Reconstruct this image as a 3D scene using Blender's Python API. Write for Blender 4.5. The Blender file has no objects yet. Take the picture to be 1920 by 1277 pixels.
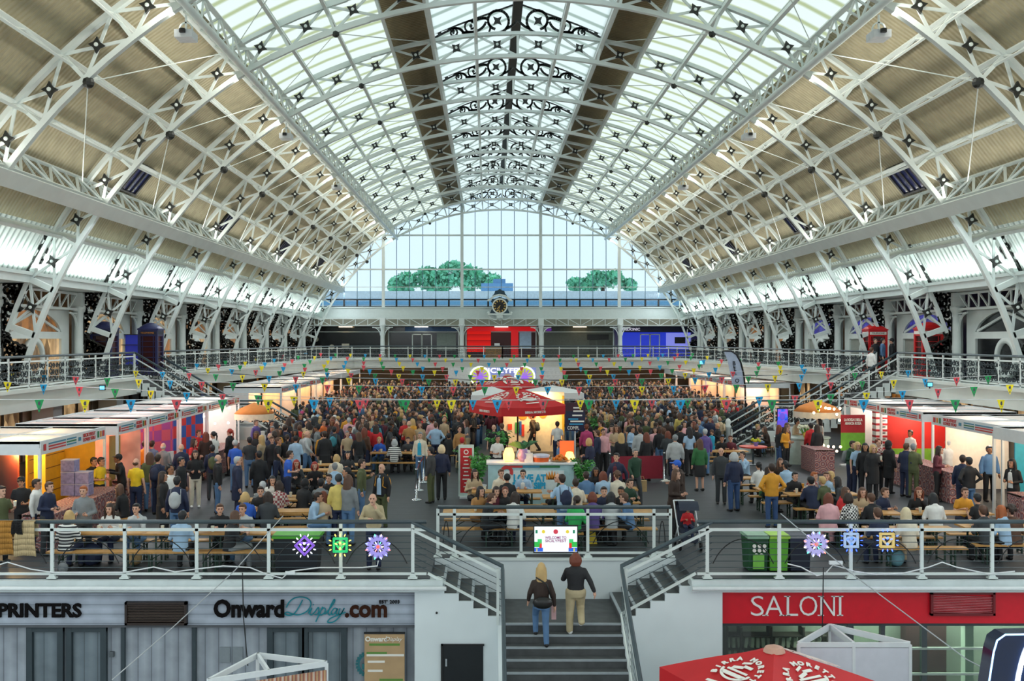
import bpy, bmesh, math, random
from math import sin, cos, pi, radians, sqrt, atan2, floor
from mathutils import Vector, Matrix
random.seed(7)
D = bpy.data
C = bpy.context.scene.collection
F, CX, CY, H = 1900.0, 914.0, 636.0, 5.1      # camera: focal length and principal point in pixels, eye height
X0 = 1.28                                     # centre line of the hall
def V(*a): return Vector(a)
def px(x, y, Y):                              # a pixel at a known depth
    s = F/Y
    return V((x-CX)/s, Y, H-(y-CY)/s)
def pz(x, y, z=0.0):                          # a pixel on a horizontal plane
    s = (y-CY)/(H-z)
    return V((x-CX)/s, F/s, z)
def lin(c):
    return c/12.92 if c <= .04045 else ((c+.055)/1.055)**2.4
def rgb(h):
    if isinstance(h, str):
        h = h.lstrip('#'); return tuple(lin(int(h[i:i+2], 16)/255) for i in (0, 2, 4))
    return tuple(h)
# ---------------------------------------------------------------- materials
MATS = {}
def mat(name, c, rough=.6, metal=0.0, emit=0.0, ec=None, var=.08, scale=6.0, bump=0.0, spec=None):
    if name in MATS: return MATS[name]
    m = D.materials.new(name); m.use_nodes = True; nt = m.node_tree; N = nt.nodes; L = nt.links
    b = N['Principled BSDF']; c = rgb(c)
    b.inputs['Roughness'].default_value = rough; b.inputs['Metallic'].default_value = metal
    if spec is not None: b.inputs['Specular IOR Level'].default_value = spec
    if var > 0:
        tc = N.new('ShaderNodeTexCoord'); nz = N.new('ShaderNodeTexNoise'); nz.inputs['Scale'].default_value = scale; nz.inputs['Detail'].default_value = 2
        r = N.new('ShaderNodeValToRGB')
        r.color_ramp.elements[0].position = .3; r.color_ramp.elements[1].position = .7
        r.color_ramp.elements[0].color = (*[max(0, x*(1-var)) for x in c], 1); r.color_ramp.elements[1].color = (*[min(1, x*(1+var)) for x in c], 1)
        L.new(tc.outputs['Object'], nz.inputs['Vector']); L.new(nz.outputs['Fac'], r.inputs['Fac']); L.new(r.outputs['Color'], b.inputs['Base Color'])
        if bump > 0:
            bp = N.new('ShaderNodeBump'); bp.inputs['Strength'].default_value = bump; bp.inputs['Distance'].default_value = .02
            L.new(nz.outputs['Fac'], bp.inputs['Height']); L.new(bp.outputs['Normal'], b.inputs['Normal'])
    else:
        b.inputs['Base Color'].default_value = (*c, 1)
    if emit > 0:
        b.inputs['Emission Color'].default_value = (*(rgb(ec) if ec else c), 1); b.inputs['Emission Strength'].default_value = emit
    MATS[name] = m
    return m
def nodes(name):
    m = D.materials.new(name); m.use_nodes = True; MATS[name] = m
    return m, m.node_tree.nodes, m.node_tree.links, m.node_tree.nodes['Principled BSDF']
def ramp(N, stops, const=False):
    r = N.new('ShaderNodeValToRGB'); cr = r.color_ramp
    if const: cr.interpolation = 'CONSTANT'
    while len(cr.elements) < len(stops): cr.elements.new(.5)
    for e, (p, c) in zip(cr.elements, stops): e.position = p; e.color = (*rgb(c), 1)
    return r
def stripes(name, stops, axis, period, rough=.7, const=False, bump=0, metal=0, noise=0, emit=0):
    """repeat a colour ramp along one object axis"""
    if name in MATS: return MATS[name]
    m, N, L, b = nodes(name)
    tc = N.new('ShaderNodeTexCoord'); sp = N.new('ShaderNodeSeparateXYZ'); L.new(tc.outputs['Object'], sp.inputs[0])
    mu = N.new('ShaderNodeMath'); mu.operation = 'DIVIDE'; mu.inputs[1].default_value = period; L.new(sp.outputs[axis], mu.inputs[0])
    fr = N.new('ShaderNodeMath'); fr.operation = 'FRACT'; L.new(mu.outputs[0], fr.inputs[0])
    r = ramp(N, stops, const); L.new(fr.outputs[0], r.inputs['Fac'])
    out = r.outputs['Color']
    if noise:
        nz = N.new('ShaderNodeTexNoise'); nz.inputs['Scale'].default_value = 2.2; nz.inputs['Detail'].default_value = 5; L.new(tc.outputs['Object'], nz.inputs['Vector'])
        r2 = ramp(N, [(.3, (1-noise,)*3), (.7, (1, 1, 1))]); L.new(nz.outputs['Fac'], r2.inputs['Fac'])
        mx = N.new('ShaderNodeMixRGB'); mx.blend_type = 'MULTIPLY'; mx.inputs[0].default_value = 1
        L.new(out, mx.inputs[1]); L.new(r2.outputs['Color'], mx.inputs[2]); out = mx.outputs[0]
    L.new(out, b.inputs['Base Color']); b.inputs['Roughness'].default_value = rough; b.inputs['Metallic'].default_value = metal
    if emit: L.new(out, b.inputs['Emission Color']); b.inputs['Emission Strength'].default_value = emit
    if bump:
        sn = N.new('ShaderNodeMath'); sn.operation = 'SINE'; m2 = N.new('ShaderNodeMath'); m2.operation = 'MULTIPLY'; m2.inputs[1].default_value = 2*pi
        L.new(mu.outputs[0], m2.inputs[0]); L.new(m2.outputs[0], sn.inputs[0])
        bp = N.new('ShaderNodeBump'); bp.inputs['Strength'].default_value = bump; bp.inputs['Distance'].default_value = .04
        L.new(sn.outputs[0], bp.inputs['Height']); L.new(bp.outputs['Normal'], b.inputs['Normal'])
    return m
def glow(name, c, e):
    if name in MATS: return MATS[name]
    m, N, L, b = nodes(name); c = rgb(c)
    b.inputs['Base Color'].default_value = (*[x*.5 for x in c], 1); b.inputs['Emission Color'].default_value = (*c, 1); b.inputs['Emission Strength'].default_value = e
    return m
def thin_glass(name, tint, gl=.06, rough=.05):
    if name in MATS: return MATS[name]
    m, N, L, b = nodes(name); N.remove(b)
    t = N.new('ShaderNodeBsdfTransparent'); t.inputs[0].default_value = (*rgb(tint), 1)
    g = N.new('ShaderNodeBsdfGlossy'); g.inputs['Roughness'].default_value = rough
    mx = N.new('ShaderNodeMixShader'); mx.inputs[0].default_value = gl
    L.new(t.outputs[0], mx.inputs[1]); L.new(g.outputs[0], mx.inputs[2]); L.new(mx.outputs[0], N['Material Output'].inputs['Surface'])
    return m
def litwin(name, dark, bright, e, sx=1.6):
    m, N, L, b = nodes(name); tc = N.new('ShaderNodeTexCoord'); mp = N.new('ShaderNodeMapping'); mp.inputs['Scale'].default_value = (sx, sx, .8); L.new(tc.outputs['Object'], mp.inputs[0])
    vo = N.new('ShaderNodeTexVoronoi'); vo.inputs['Scale'].default_value = 1.3; L.new(mp.outputs[0], vo.inputs['Vector'])
    nz = N.new('ShaderNodeTexNoise'); nz.inputs['Scale'].default_value = 1.7; nz.inputs['Detail'].default_value = 4; L.new(mp.outputs[0], nz.inputs['Vector'])
    mu = N.new('ShaderNodeMath'); mu.operation = 'MULTIPLY'; L.new(vo.outputs['Color'], mu.inputs[0]); L.new(nz.outputs['Fac'], mu.inputs[1])
    r = ramp(N, [(.05, dark), (.5, bright)]); L.new(mu.outputs[0], r.inputs['Fac']); L.new(r.outputs[0], b.inputs['Emission Color']); b.inputs['Emission Strength'].default_value = e
    b.inputs['Base Color'].default_value = (.02, .02, .02, 1); b.inputs['Roughness'].default_value = .15
    return m
def translucent(name, c1, c2, axis=None, period=1, thru=.85, lo=.35, hi=.6):
    if name in MATS: return MATS[name]
    m, N, L, b = nodes(name); N.remove(b)
    t = N.new('ShaderNodeBsdfTranslucent'); d = N.new('ShaderNodeBsdfDiffuse')
    mx = N.new('ShaderNodeMixShader'); mx.inputs[0].default_value = 1-thru
    if axis is not None:
        tc = N.new('ShaderNodeTexCoord'); sp = N.new('ShaderNodeSeparateXYZ'); L.new(tc.outputs['Object'], sp.inputs[0])
        mu = N.new('ShaderNodeMath'); mu.operation = 'DIVIDE'; mu.inputs[1].default_value = period; L.new(sp.outputs[axis], mu.inputs[0])
        fr = N.new('ShaderNodeMath'); fr.operation = 'PINGPONG'; fr.inputs[1].default_value = 1; L.new(mu.outputs[0], fr.inputs[0])
        r = ramp(N, [(lo, c1), (hi, c2)]); L.new(fr.outputs[0], r.inputs['Fac'])
        L.new(r.outputs[0], t.inputs[0]); L.new(r.outputs[0], d.inputs[0])
    else:
        t.inputs[0].default_value = (*rgb(c1), 1); d.inputs[0].default_value = (*rgb(c1), 1)
    L.new(t.outputs[0], mx.inputs[1]); L.new(d.outputs[0], mx.inputs[2]); L.new(mx.outputs[0], N['Material Output'].inputs['Surface'])
    return m
# ---------------------------------------------------------------- mesh building
class MB:
    def __init__(s): s.v = []; s.f = []; s.m = []; s.cur = 0
    def quadv(s, *idx): s.f.append(tuple(idx)); s.m.append(s.cur)
    def add(s, pts, faces):
        n = len(s.v); s.v += [tuple(p) for p in pts]
        for f in faces: s.f.append(tuple(n+i for i in f)); s.m.append(s.cur)
        return s
    def box(s, c, d, rz=0.0, M=None):
        x, y, z = d[0]/2, d[1]/2, d[2]/2
        P = [V(a*x, b*y, e*z) for e in (-1, 1) for b in (-1, 1) for a in (-1, 1)]
        if rz: R = Matrix.Rotation(rz, 3, 'Z'); P = [R@p for p in P]
        if M is not None: P = [M@p for p in P]
        c = V(*c)
        return s.add([p+c for p in P], [(0, 2, 3, 1), (4, 5, 7, 6), (0, 1, 5, 4), (2, 6, 7, 3), (0, 4, 6, 2), (1, 3, 7, 5)])
    def bb(s, x0, x1, y0, y1, z0, z1): return s.box(((x0+x1)/2, (y0+y1)/2, (z0+z1)/2), (abs(x1-x0), abs(y1-y0), abs(z1-z0)))
    def frame(s, p, q, up=(0, 0, 1)):
        d = (V(*q)-V(*p)).normalized(); u = V(*up)
        if abs(d.dot(u)) > .98: u = V(1, 0, 0) if abs(d.x) < .9 else V(0, 1, 0)
        a = d.cross(u).normalized(); return d, a, a.cross(d).normalized()
    def bar(s, p, q, w, h=None, up=(0, 0, 1)):
        h = w if h is None else h; p, q = V(*p), V(*q); d, a, b = s.frame(p, q, up)
        P = [o+a*(i*w/2)+b*(j*h/2) for o in (p, q) for i, j in ((-1, -1), (1, -1), (1, 1), (-1, 1))]
        return s.add(P, [(0, 1, 5, 4), (1, 2, 6, 5), (2, 3, 7, 6), (3, 0, 4, 7), (3, 2, 1, 0), (4, 5, 6, 7)])
    def tube(s, pts, r, n=6, cap=True):
        pts = [V(*p) for p in pts]; k = len(pts); n0 = len(s.v); rs = r if isinstance(r, (list, tuple)) else [r]*k
        a = None
        for i, p in enumerate(pts):
            d = (pts[min(i+1, k-1)]-pts[max(i-1, 0)]).normalized()
            if a is None:
                u = V(0, 0, 1) if abs(d.z) < .95 else V(1, 0, 0); a = d.cross(u).normalized()
            else: a = (a-d*a.dot(d)).normalized()
            b = d.cross(a)
            for j in range(n): t = 2*pi*j/n; s.v.append(tuple(p+(a*cos(t)+b*sin(t))*rs[i]))
        for i in range(k-1):
            for j in range(n):
                s.f.append((n0+i*n+j, n0+i*n+(j+1) % n, n0+(i+1)*n+(j+1) % n, n0+(i+1)*n+j)); s.m.append(s.cur)
        if cap:
            s.f.append(tuple(n0+j for j in reversed(range(n)))); s.f.append(tuple(n0+(k-1)*n+j for j in range(n))); s.m += [s.cur, s.cur]
        return s
    def lathe(s, prof, c=(0, 0, 0), n=16, sx=1, sy=1):
        n0 = len(s.v); c = V(*c)
        for r, z in prof:
            for j in range(n): t = 2*pi*j/n; s.v.append((c.x+r*cos(t)*sx, c.y+r*sin(t)*sy, c.z+z))
        for i in range(len(prof)-1):
            for j in range(n):
                s.f.append((n0+i*n+j, n0+i*n+(j+1) % n, n0+(i+1)*n+(j+1) % n, n0+(i+1)*n+j)); s.m.append(s.cur)
        s.f.append(tuple(n0+j for j in reversed(range(n)))); s.f.append(tuple(n0+(len(prof)-1)*n+j for j in range(n))); s.m += [s.cur, s.cur]
        return s
    def ball(s, c, r, nu=8, nv=6, sz=1, sx=1, sy=1):
        pr = [(max(.0005, r*sin(pi*i/nv)), -r*sz*cos(pi*i/nv)) for i in range(nv+1)]
        return s.lathe(pr, c, nu, sx, sy)
    def prism(s, poly, M, depth):
        """a 2-D outline pushed out along +z of M"""
        n = len(poly); P = [M@V(x, y, 0) for x, y in poly]+[M@V(x, y, depth) for x, y in poly]
        fs = [tuple(reversed(range(n))), tuple(range(n, 2*n))]+[(i, (i+1) % n, n+(i+1) % n, n+i) for i in range(n)]
        return s.add(P, fs)
    def ring(s, c, r0, r1, depth, axis='Y', n=24, a0=0, a1=2*pi):
        full = abs(a1-a0-2*pi) < 1e-6; k = n if full else n+1; n0 = len(s.v); c = V(*c)
        def P(u, v, w): return {'Y': V(u, w, v), 'X': V(w, u, v), 'Z': V(u, v, w)}[axis]
        for w in (-depth/2, depth/2):
            for r in (r0, r1):
                for j in range(k): t = a0+(a1-a0)*j/n; s.v.append(tuple(c+P(r*cos(t), r*sin(t), w)))
        for j in range(n):
            j2 = (j+1) % k; a, b, e, g = n0, n0+k, n0+2*k, n0+3*k
            s.f += [(a+j, a+j2, b+j2, b+j), (e+j2, e+j, g+j, g+j2), (b+j, b+j2, g+j2, g+j), (a+j2, a+j, e+j, e+j2)]; s.m += [s.cur]*4
        return s
    def quad(s, a, b, c, d): return s.add([a, b, c, d], [(0, 1, 2, 3)])
    def mesh(s, name, smooth=False):
        me = D.meshes.new(name); me.from_pydata(s.v, [], s.f)
        if any(s.m): me.polygons.foreach_set('material_index', s.m)
        if smooth: me.polygons.foreach_set('use_smooth', [True]*len(s.f))
        me.update(); return me
def clean(me):
    bm = bmesh.new(); bm.from_mesh(me); bmesh.ops.recalc_face_normals(bm, faces=bm.faces); bm.to_mesh(me); bm.free()
def tag(o, label=None, cat=None, group=None, kind=None):
    if label: o['label'] = label
    if cat: o['category'] = cat
    if group: o['group'] = group
    if kind: o['kind'] = kind
    return o
def E(name, loc, label, cat, group=None, rz=0.0, kind=None):
    o = D.objects.new(name, None); C.objects.link(o); o.location = loc; o.rotation_euler = (0, 0, rz); o.empty_display_size = .1
    return tag(o, label, cat, group, kind)
def link(name, me, mats, parent=None, local=False):
    o = D.objects.new(name, me); C.objects.link(o)
    for m in (mats if isinstance(mats, (list, tuple)) else [mats]): me.materials.append(m)
    if parent is not None:
        o.parent = parent
        if not local: o.matrix_parent_inverse = (Matrix.Translation(parent.location)@Matrix.Rotation(parent.rotation_euler[2], 4, 'Z')).inverted()
    return o
def M(name, mb, mats, parent=None, local=False, smooth=False):
    return link(name, mb.mesh(name, smooth), mats, parent, local)
def S(name, mb, mats, label=None, cat=None, smooth=False):
    o = M(name, mb, mats, smooth=smooth); o['kind'] = 'structure'
    return tag(o, label, cat)
def kids(o): return [c for c in ALLKIDS.get(o.name, [])] if False else list(o.children)
def dup(root, loc, rz=0.0, label=None, group=None, name=None):
    r = root.copy(); C.objects.link(r); r.location = loc; r.rotation_euler = (0, 0, rz)
    if label: r['label'] = label
    if group: r['group'] = group
    for ch in list(root.children):
        c = ch.copy(); C.objects.link(c); c.parent = r
        for g in list(ch.children):
            d = g.copy(); C.objects.link(d); d.parent = c
    return r
def font_mesh(txt, size, depth=.01, font=None, bold=0.0, shear=0.0, sx=1.0):
    cu = D.curves.new('t', 'FONT'); cu.body = txt; cu.size = size; cu.extrude = depth/2; cu.align_x = 'CENTER'; cu.align_y = 'CENTER'
    cu.offset = bold; cu.shear = shear; cu.resolution_u = 3
    ob = D.objects.new('t', cu); C.objects.link(ob)
    dg = bpy.context.evaluated_depsgraph_get(); dg.update()
    me = D.meshes.new_from_object(ob.evaluated_get(dg)); D.objects.remove(ob)
    if sx != 1: me.transform(Matrix.Diagonal((sx, 1, 1, 1)))
    me.materials.clear()
    return me
def text(txt, size, Mx, m, parent=None, name='lettering', depth=.02, bold=0.0, shear=0.0, sx=1.0, width=None):
    me = font_mesh(txt, size, depth, None, bold, shear, sx)
    if width:
        xs = [v.co.x for v in me.vertices]; k = width/max(1e-6, max(xs)-min(xs)); me.transform(Matrix.Diagonal((k, 1, 1, 1)))
    me.transform(Mx)
    return link(name, me, m, parent)
def face_cam(c):   # text plane standing upright, facing the camera (-Y)
    return Matrix.Translation(V(*c))@Matrix.Rotation(pi/2, 4, 'X')
def lamp(name, kind, loc, energy, color, size=.3, rot=(0, 0, 0), size_y=None, spot=None):
    l = D.lights.new(name, kind); l.energy = energy; l.color = rgb(color)
    if kind == 'AREA':
        l.size = size
        if size_y: l.shape = 'RECTANGLE'; l.size_y = size_y
    else: l.shadow_soft_size = size
    if spot: l.spot_size = spot; l.spot_blend = .6
    o = D.objects.new(name, l); C.objects.link(o); o.location = loc; o.rotation_euler = rot
    return o
# common materials
WHITE = mat('painted_white_steel', '#d6dfdc', .45, var=.05, scale=1.5)
IRON = mat('dark_iron', '#1c1f1c', .5, var=.1)
BLACK = mat('black_paint', '#0d0e10', .5, var=.1)
PLASTER = mat('white_plaster', '#d9e2e4', .8, var=.04, scale=1.2)
GREYT = mat('grey_tube', '#3c4a50', .35, var=.05)
# ---------------------------------------------------------------- camera, world
cam = D.cameras.new('camera'); co = D.objects.new('camera', cam); C.objects.link(co)
co.location = (0, 0, H); co.rotation_euler = (pi/2, 0, 0); cam.sensor_width = 36; cam.lens = F*36/1920
cam.shift_x = (960-CX)/1920; cam.shift_y = -(638.5-CY)/1920; cam.clip_end = 600; cam.clip_start = .1
sc = bpy.context.scene; sc.camera = co
sc.view_settings.view_transform = 'Standard'; sc.view_settings.look = 'None'; sc.view_settings.gamma = 1; sc.view_settings.use_curve_mapping = False
sc.view_settings.exposure = 0.22
cy = sc.cycles
for k, v in (('max_bounces', 6), ('diffuse_bounces', 3), ('glossy_bounces', 2), ('transmission_bounces', 4), ('transparent_max_bounces', 12), ('sample_clamp_indirect', 4.0), ('caustics_reflective', False), ('caustics_refractive', False)):
    try: setattr(cy, k, v)
    except Exception: pass
w = D.worlds.new('overcast_sky'); sc.world = w; w.use_nodes = True
WN, WL = w.node_tree.nodes, w.node_tree.links; bg = WN['Background']
tc = WN.new('ShaderNodeTexCoord'); sp = WN.new('ShaderNodeSeparateXYZ'); WL.new(tc.outputs['Generated'], sp.inputs[0])
r = ramp(WN, [(.0, (.55, .60, .62)), (.03, (.86, .95, 1.0)), (.35, (.84, .95, 1.0)), (1, (.88, .97, 1.0))]); WL.new(sp.outputs['Z'], r.inputs['Fac']); WL.new(r.outputs[0], bg.inputs[0]); bg.inputs[1].default_value = 1.08
# ================================================================ ROOF
RI, RO, RS, ZC = 18.2, 19.15, 19.4, -0.87
TH = [5.4*i for i in range(7)]+[37.9, 43.4, 49.0, 54.6, 59.5, 65.0, 70.4, 76.3]
YR = [28.3+7.27*i for i in range(10)]
YN0, YEND = -12.0, 94.6
def arc(r, th, Y, side=1):
    t = radians(th)
    if abs(th) < 32: r -= .25*(1-(th/32)**2)
    return V(X0+side*r*sin(t), Y, ZC+r*cos(t))
def band(th0, th1, y0, y1, side, r=RS, n=4):
    mb = MB()
    for i in range(n):
        a, b = th0+(th1-th0)*i/n, th0+(th1-th0)*(i+1)/n
        q = [arc(r, a, y0, side), arc(r, b, y0, side), arc(r, b, y1, side), arc(r, a, y1, side)]
        mb.quad(*(q if side < 0 else q[::-1]))
    return mb
GLZ = translucent('fluted_white_roof_glazing', '#bcc398', '#f1f7f0', axis=1, period=.62, thru=.9, lo=.12, hi=.38)
LGLZ = translucent('white_lantern_glazing', '#a9b8ae', '#eef7f5', axis=1, period=.75, thru=.9, lo=.15, hi=.35)
BEIGE = stripes('beige_corrugated_roofing', [(0, '#a1987a'), (.5, '#b5ad91'), (1, '#a1987a')], 1, .22, .75, bump=.5, noise=.22)
BROWN = stripes('brown_corrugated_roofing', [(0, '#7a6a48'), (.5, '#93845f'), (1, '#7a6a48')], 1, .2, .75, bump=.4, noise=.2)
WCORR = stripes('white_corrugated_roofing', [(0, '#7f8a86'), (.35, '#d9e1dd'), (.7, '#e6ece8'), (1, '#7f8a86')], 1, .36, .55, bump=1.0, noise=.06)
for side, sn in ((-1, 'left'), (1, 'right')):
    def roof(nm, a, b, m, lab):
        o = S('ceiling', band(a, b, YN0, YEND, side), m, lab, 'ceiling')
    roof('strip', 10.8, 16.2, BROWN, f'brown corrugated roof strip beside the lantern on the {sn} slope')
    roof('glaz', 16.2, 32.4, GLZ, f'bright white fluted roof glazing on the {sn} slope')
    roof('beige', 32.4, 54.7, BEIGE, f'beige corrugated roof band on the {sn} slope above the big girder')
    roof('low', 54.7, 59.1, BEIGE, f'narrow beige corrugated roof band below the big girder, {sn} slope')
    roof('lit', 59.1, 65.4, WCORR, f'white floodlit corrugated roof foot along the {sn} gallery')
    # lantern slope
    mb = MB(); e0 = V(X0+side*3.62, 0, 17.95); rg = V(X0+side*.12, 0, 19.45)
    mb.quad(V(e0.x, YN0, e0.z), V(e0.x, YEND, e0.z), V(rg.x, YEND, rg.z), V(rg.x, YN0, rg.z))
    S('ceiling', mb, LGLZ, f'white glazed slope of the ridge lantern, {sn} side', 'ceiling')
    mb = MB(); mb.bb(X0+side*3.56, X0+side*3.68, YN0, YEND, 17.55, 18.05)
    S('trim_1', mb, WHITE)
mb = MB(); mb.bb(X0-.2, X0+.2, YN0, YEND, 19.05, 19.45)
S('trim_2', mb, mat('dark_ridge_beam', '#3a352c', .6))
# --- purlins: one thing per line, with its chords and its zigzag
def purlin(th, side, label, lattice=True):
    o = E('purlin', (X0+side*RO*sin(radians(th)), YR[0], ZC+RO*cos(radians(th))), label, 'roof beam', 'light longitudinal roof beams')
    up = (arc(1, th, 0, side)-arc(0, th, 0, side))
    mb = MB(); mb.bar(arc(RO+.05, th, YN0, side), arc(RO+.05, th, YEND, side), .14, .1, up)
    M('top_chord', mb, WHITE, o)
    if lattice:
        mb = MB(); mb.bar(arc(RO-.42, th, YN0, side), arc(RO-.42, th, YEND, side), .07, .07, up); M('bottom_chord', mb, WHITE, o)
        mb = MB(); y = 20.0; k = 0
        while y < YEND-1.3:
            a, b = (RO+.02, RO-.42) if k % 2 else (RO-.42, RO+.02)
            mb.bar(arc(a, th, y, side), arc(b, th, y+1.21, side), .05, .05, up); y += 1.2117; k += 1
        M('zigzag_bracing', mb, WHITE, o)
    else:
        mb = MB(); mb.bar(arc(RO-.2, th, YN0, side), arc(RO-.2, th, YEND, side), .12, .34, up); M('web', mb, WHITE, o)
    return o
for side, sn in ((-1, 'left'), (1, 'right')):
    for i, lab in ((1, 'slim white beam under the ridge lantern glazing, {} half'), (2, 'white beam along the {} lower edge of the lantern'), (3, 'white beam where brown strip meets white glazing, {} slope')):
        purlin(TH[i], side, lab.format(sn), False)
    purlin(TH[4], side, f'upper of two white beams crossing the {sn} roof glazing', False)
    purlin(TH[5], side, f'lower of two white beams crossing the {sn} roof glazing', False)
    purlin(TH[7], side, f'topmost white lattice beam on the {sn} beige roof band')
    purlin(TH[8], side, f'middle white lattice beam on the {sn} beige roof band')
    purlin(TH[9], side, f'lowest white lattice beam on the {sn} beige roof band')
    purlin(TH[11], side, f'white rail between beige and floodlit roof, {sn} slope', False)
    # upper main girder
    th = TH[6]
    o = E('roof_girder', tuple(arc(RI, th, 20, side)), f'upper white main girder with bottom tube along the {sn} glazing', 'roof girder', 'main longitudinal roof girders')
    mb = MB(); mb.tube([arc(RI-.05, th, YN0, side), arc(RI-.05, th, YEND, side)], .12, 10); M('bottom_tube', mb, WHITE, o, smooth=True)
    up = arc(1, th, 0, side)-arc(0, th, 0, side)
    for dt in (-1.1, 1.1):
        mb = MB(); mb.bar(arc(RO, th+dt, YN0, side), arc(RO, th+dt, YEND, side), .16, .14, up); M('top_chord', mb, WHITE, o)
        mb = MB(); y = 20.0; k = 0
        while y < YEND-1:
            p, q = (arc(RI, th, y, side), arc(RO, th+dt, y+.9, side)) if k % 2 else (arc(RO, th+dt, y, side), arc(RI, th, y+.9, side))
            mb.bar(p, q, .06, .06)
            if dt > 0: mb.bar(arc(RO, th-1.1, y, side), arc(RO, th+1.1, y, side), .06, .06)
            y += .909; k += 1
        M('lattice', mb, WHITE, o)
    # lower main girder with light strip
    th = TH[10]; up = arc(1, th, 0, side)-arc(0, th, 0, side)
    o = E('roof_girder', tuple(arc(RI, th, 20, side)), f'lower white main girder with lit soffit along the {sn} slope', 'roof girder', 'main longitudinal roof girders')
    mb = MB(); mb.bar(arc(RI-.1, th, YN0, side), arc(RI-.1, th, YEND, side), .5, .1, up); M('soffit_plate', mb, WHITE, o)
    for dt in (-1.4, .9):
        mb = MB(); mb.bar(arc(RI+.12, th+dt*.55, YN0, side), arc(RI+.12, th+dt*.55, YEND, side), .08, .42 if dt > 0 else .1, up); M('side_plate', mb, WHITE, o)
    mb = MB(); mb.bar(arc(RO, th-1.6, YN0, side), arc(RO, th-1.6, YEND, side), .1, .1, up); M('top_chord', mb, WHITE, o)
    mb = MB(); y = 20.0; k = 0
    while y < YEND-1:
        p, q = (arc(RI+.1, th-.7, y, side), arc(RO, th-1.6, y+1.04, side)) if k % 2 else (arc(RO, th-1.6, y, side), arc(RI+.1, th-.7, y+1.04, side))
        mb.bar(p, q, .09, .07); mb.bar(arc(RI+.1, th-.7, y, side), arc(RO, th-1.6, y, side), .05, .05); y += 1.0386; k += 1
    M('lattice', mb, WHITE, o)
# --- scroll ironwork helpers (2-D ribbons, in the plane x,z of a rib)
def ribbon(mb, pts, w, Y, d=.05):
    n = len(pts)
    for i in range(n-1):
        (a, b), (c, e) = pts[i], pts[i+1]; wa = w[i] if isinstance(w, list) else w
        mb.bar((a, Y, b), (c, Y, e), wa, d, (0, 1, 0)) if False else None
        dx, dz = c-a, e-b; l = sqrt(dx*dx+dz*dz) or 1; nx, nz = -dz/l*wa/2, dx/l*wa/2; ex, ez = dx/l*wa*.25, dz/l*wa*.25
        P = [(a-nx-ex, b-nz-ez), (c-nx+ex, e-nz+ez), (c+nx+ex, e+nz+ez), (a+nx-ex, b+nz-ez)]
        mb.add([V(x, Y-d/2, z) for x, z in P]+[V(x, Y+d/2, z) for x, z in P], [(0, 1, 2, 3), (7, 6, 5, 4), (0, 4, 5, 1), (1, 5, 6, 2), (2, 6, 7, 3), (3, 7, 4, 0)])
def spiral(cx, cz, r, a0, turns, n=18, tight=.75):
    return [(cx+r*(1-tight*i/n)*cos(a0+2*pi*turns*i/n), cz+r*(1-tight*i/n)*sin(a0+2*pi*turns*i/n)) for i in range(n+1)]
def curve2(p0, p1, p2, n=8):
    return [((1-t)**2*p0[0]+2*t*(1-t)*p1[0]+t*t*p2[0], (1-t)**2*p0[1]+2*t*(1-t)*p1[1]+t*t*p2[1]) for t in [i/n for i in range(n+1)]]
def star_poly(r, k=.42, n=4):
    return [((r if i % 2 == 0 else r*k)*cos(pi*i/n+pi/4), (r if i % 2 == 0 else r*k)*sin(pi*i/n+pi/4)) for i in range(2*n)]
ribbon0 = ribbon
def lantern_scroll(mb, s, Y):
    def ribbon(m_, p_, w_, y_): return ribbon0(m_, p_, w_*1.4, y_)
    """scrollwork over one half of the lantern; s = side"""
    def g(u, v):    # u 0..3.5 from ridge outwards, v 0..1 between rib top and lantern roof
        z0 = ZC+sqrt(max(0, (RO-.13)**2-u*u)); z1 = 19.3-u*.36
        return (X0+s*u, z0+(z1-z0)*v)
    T = lambda P: [g(*p) for p in P]
    ribbon(mb, T([(i*.3+.15, 1.0) for i in range(12)]), .045, Y)
    cx, cz = g(.86, .5)
    ribbon(mb, spiral(cx, cz, .52, -pi/2 if s > 0 else -pi/2, -s*.95, 22, .3), .075, Y)
    mb.prism(star_poly(.25), Matrix.Translation((cx, Y+.03, cz))@Matrix.Rotation(pi/2, 4, 'X'), .06)
    ribbon(mb, T(curve2((1.35, .55), (1.55, -.1), (2.35, .12), 10)), .07, Y)
    ribbon(mb, T(curve2((1.3, .75), (1.5, .95), (1.95, .86), 8)), .08, Y)
    c2 = g(1.98, .55); ribbon(mb, spiral(c2[0], c2[1], .3, -pi/2, s*1.0, 18, .6), .055, Y); mb.ring((c2[0], Y, c2[1]), .0, .07, .06)
    ribbon(mb, T(curve2((2.3, .08), (2.35, .7), (2.95, .9), 8)), .06, Y)
    ribbon(mb, T(curve2((2.3, .1), (2.6, .95), (2.75, .7), 6)), .05, Y)
    c3 = g(2.72, .28); ribbon(mb, spiral(c3[0], c3[1], .19, pi/2, s*1.1, 14, .6), .05, Y); mb.ring((c3[0], Y, c3[1]), .0, .055, .06)
    ribbon(mb, T(curve2((2.6, .75), (3.1, .75), (3.5, .1), 8)), .06, Y)
    c4 = g(3.3, .6); mb.ring((c4[0], Y, c4[1]), .0, .09, .06)
    ribbon(mb, T(curve2((.5, .1), (.3, .12), (.05, .35), 6)), .07, Y); ribbon(mb, T(curve2((1.2, .0), (1.1, .3), (1.25, .45), 5)), .06, Y)
    ribbon(mb, T(curve2((2.3, .1), (2.0, .12), (1.75, .0), 5)), .07, Y)
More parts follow.
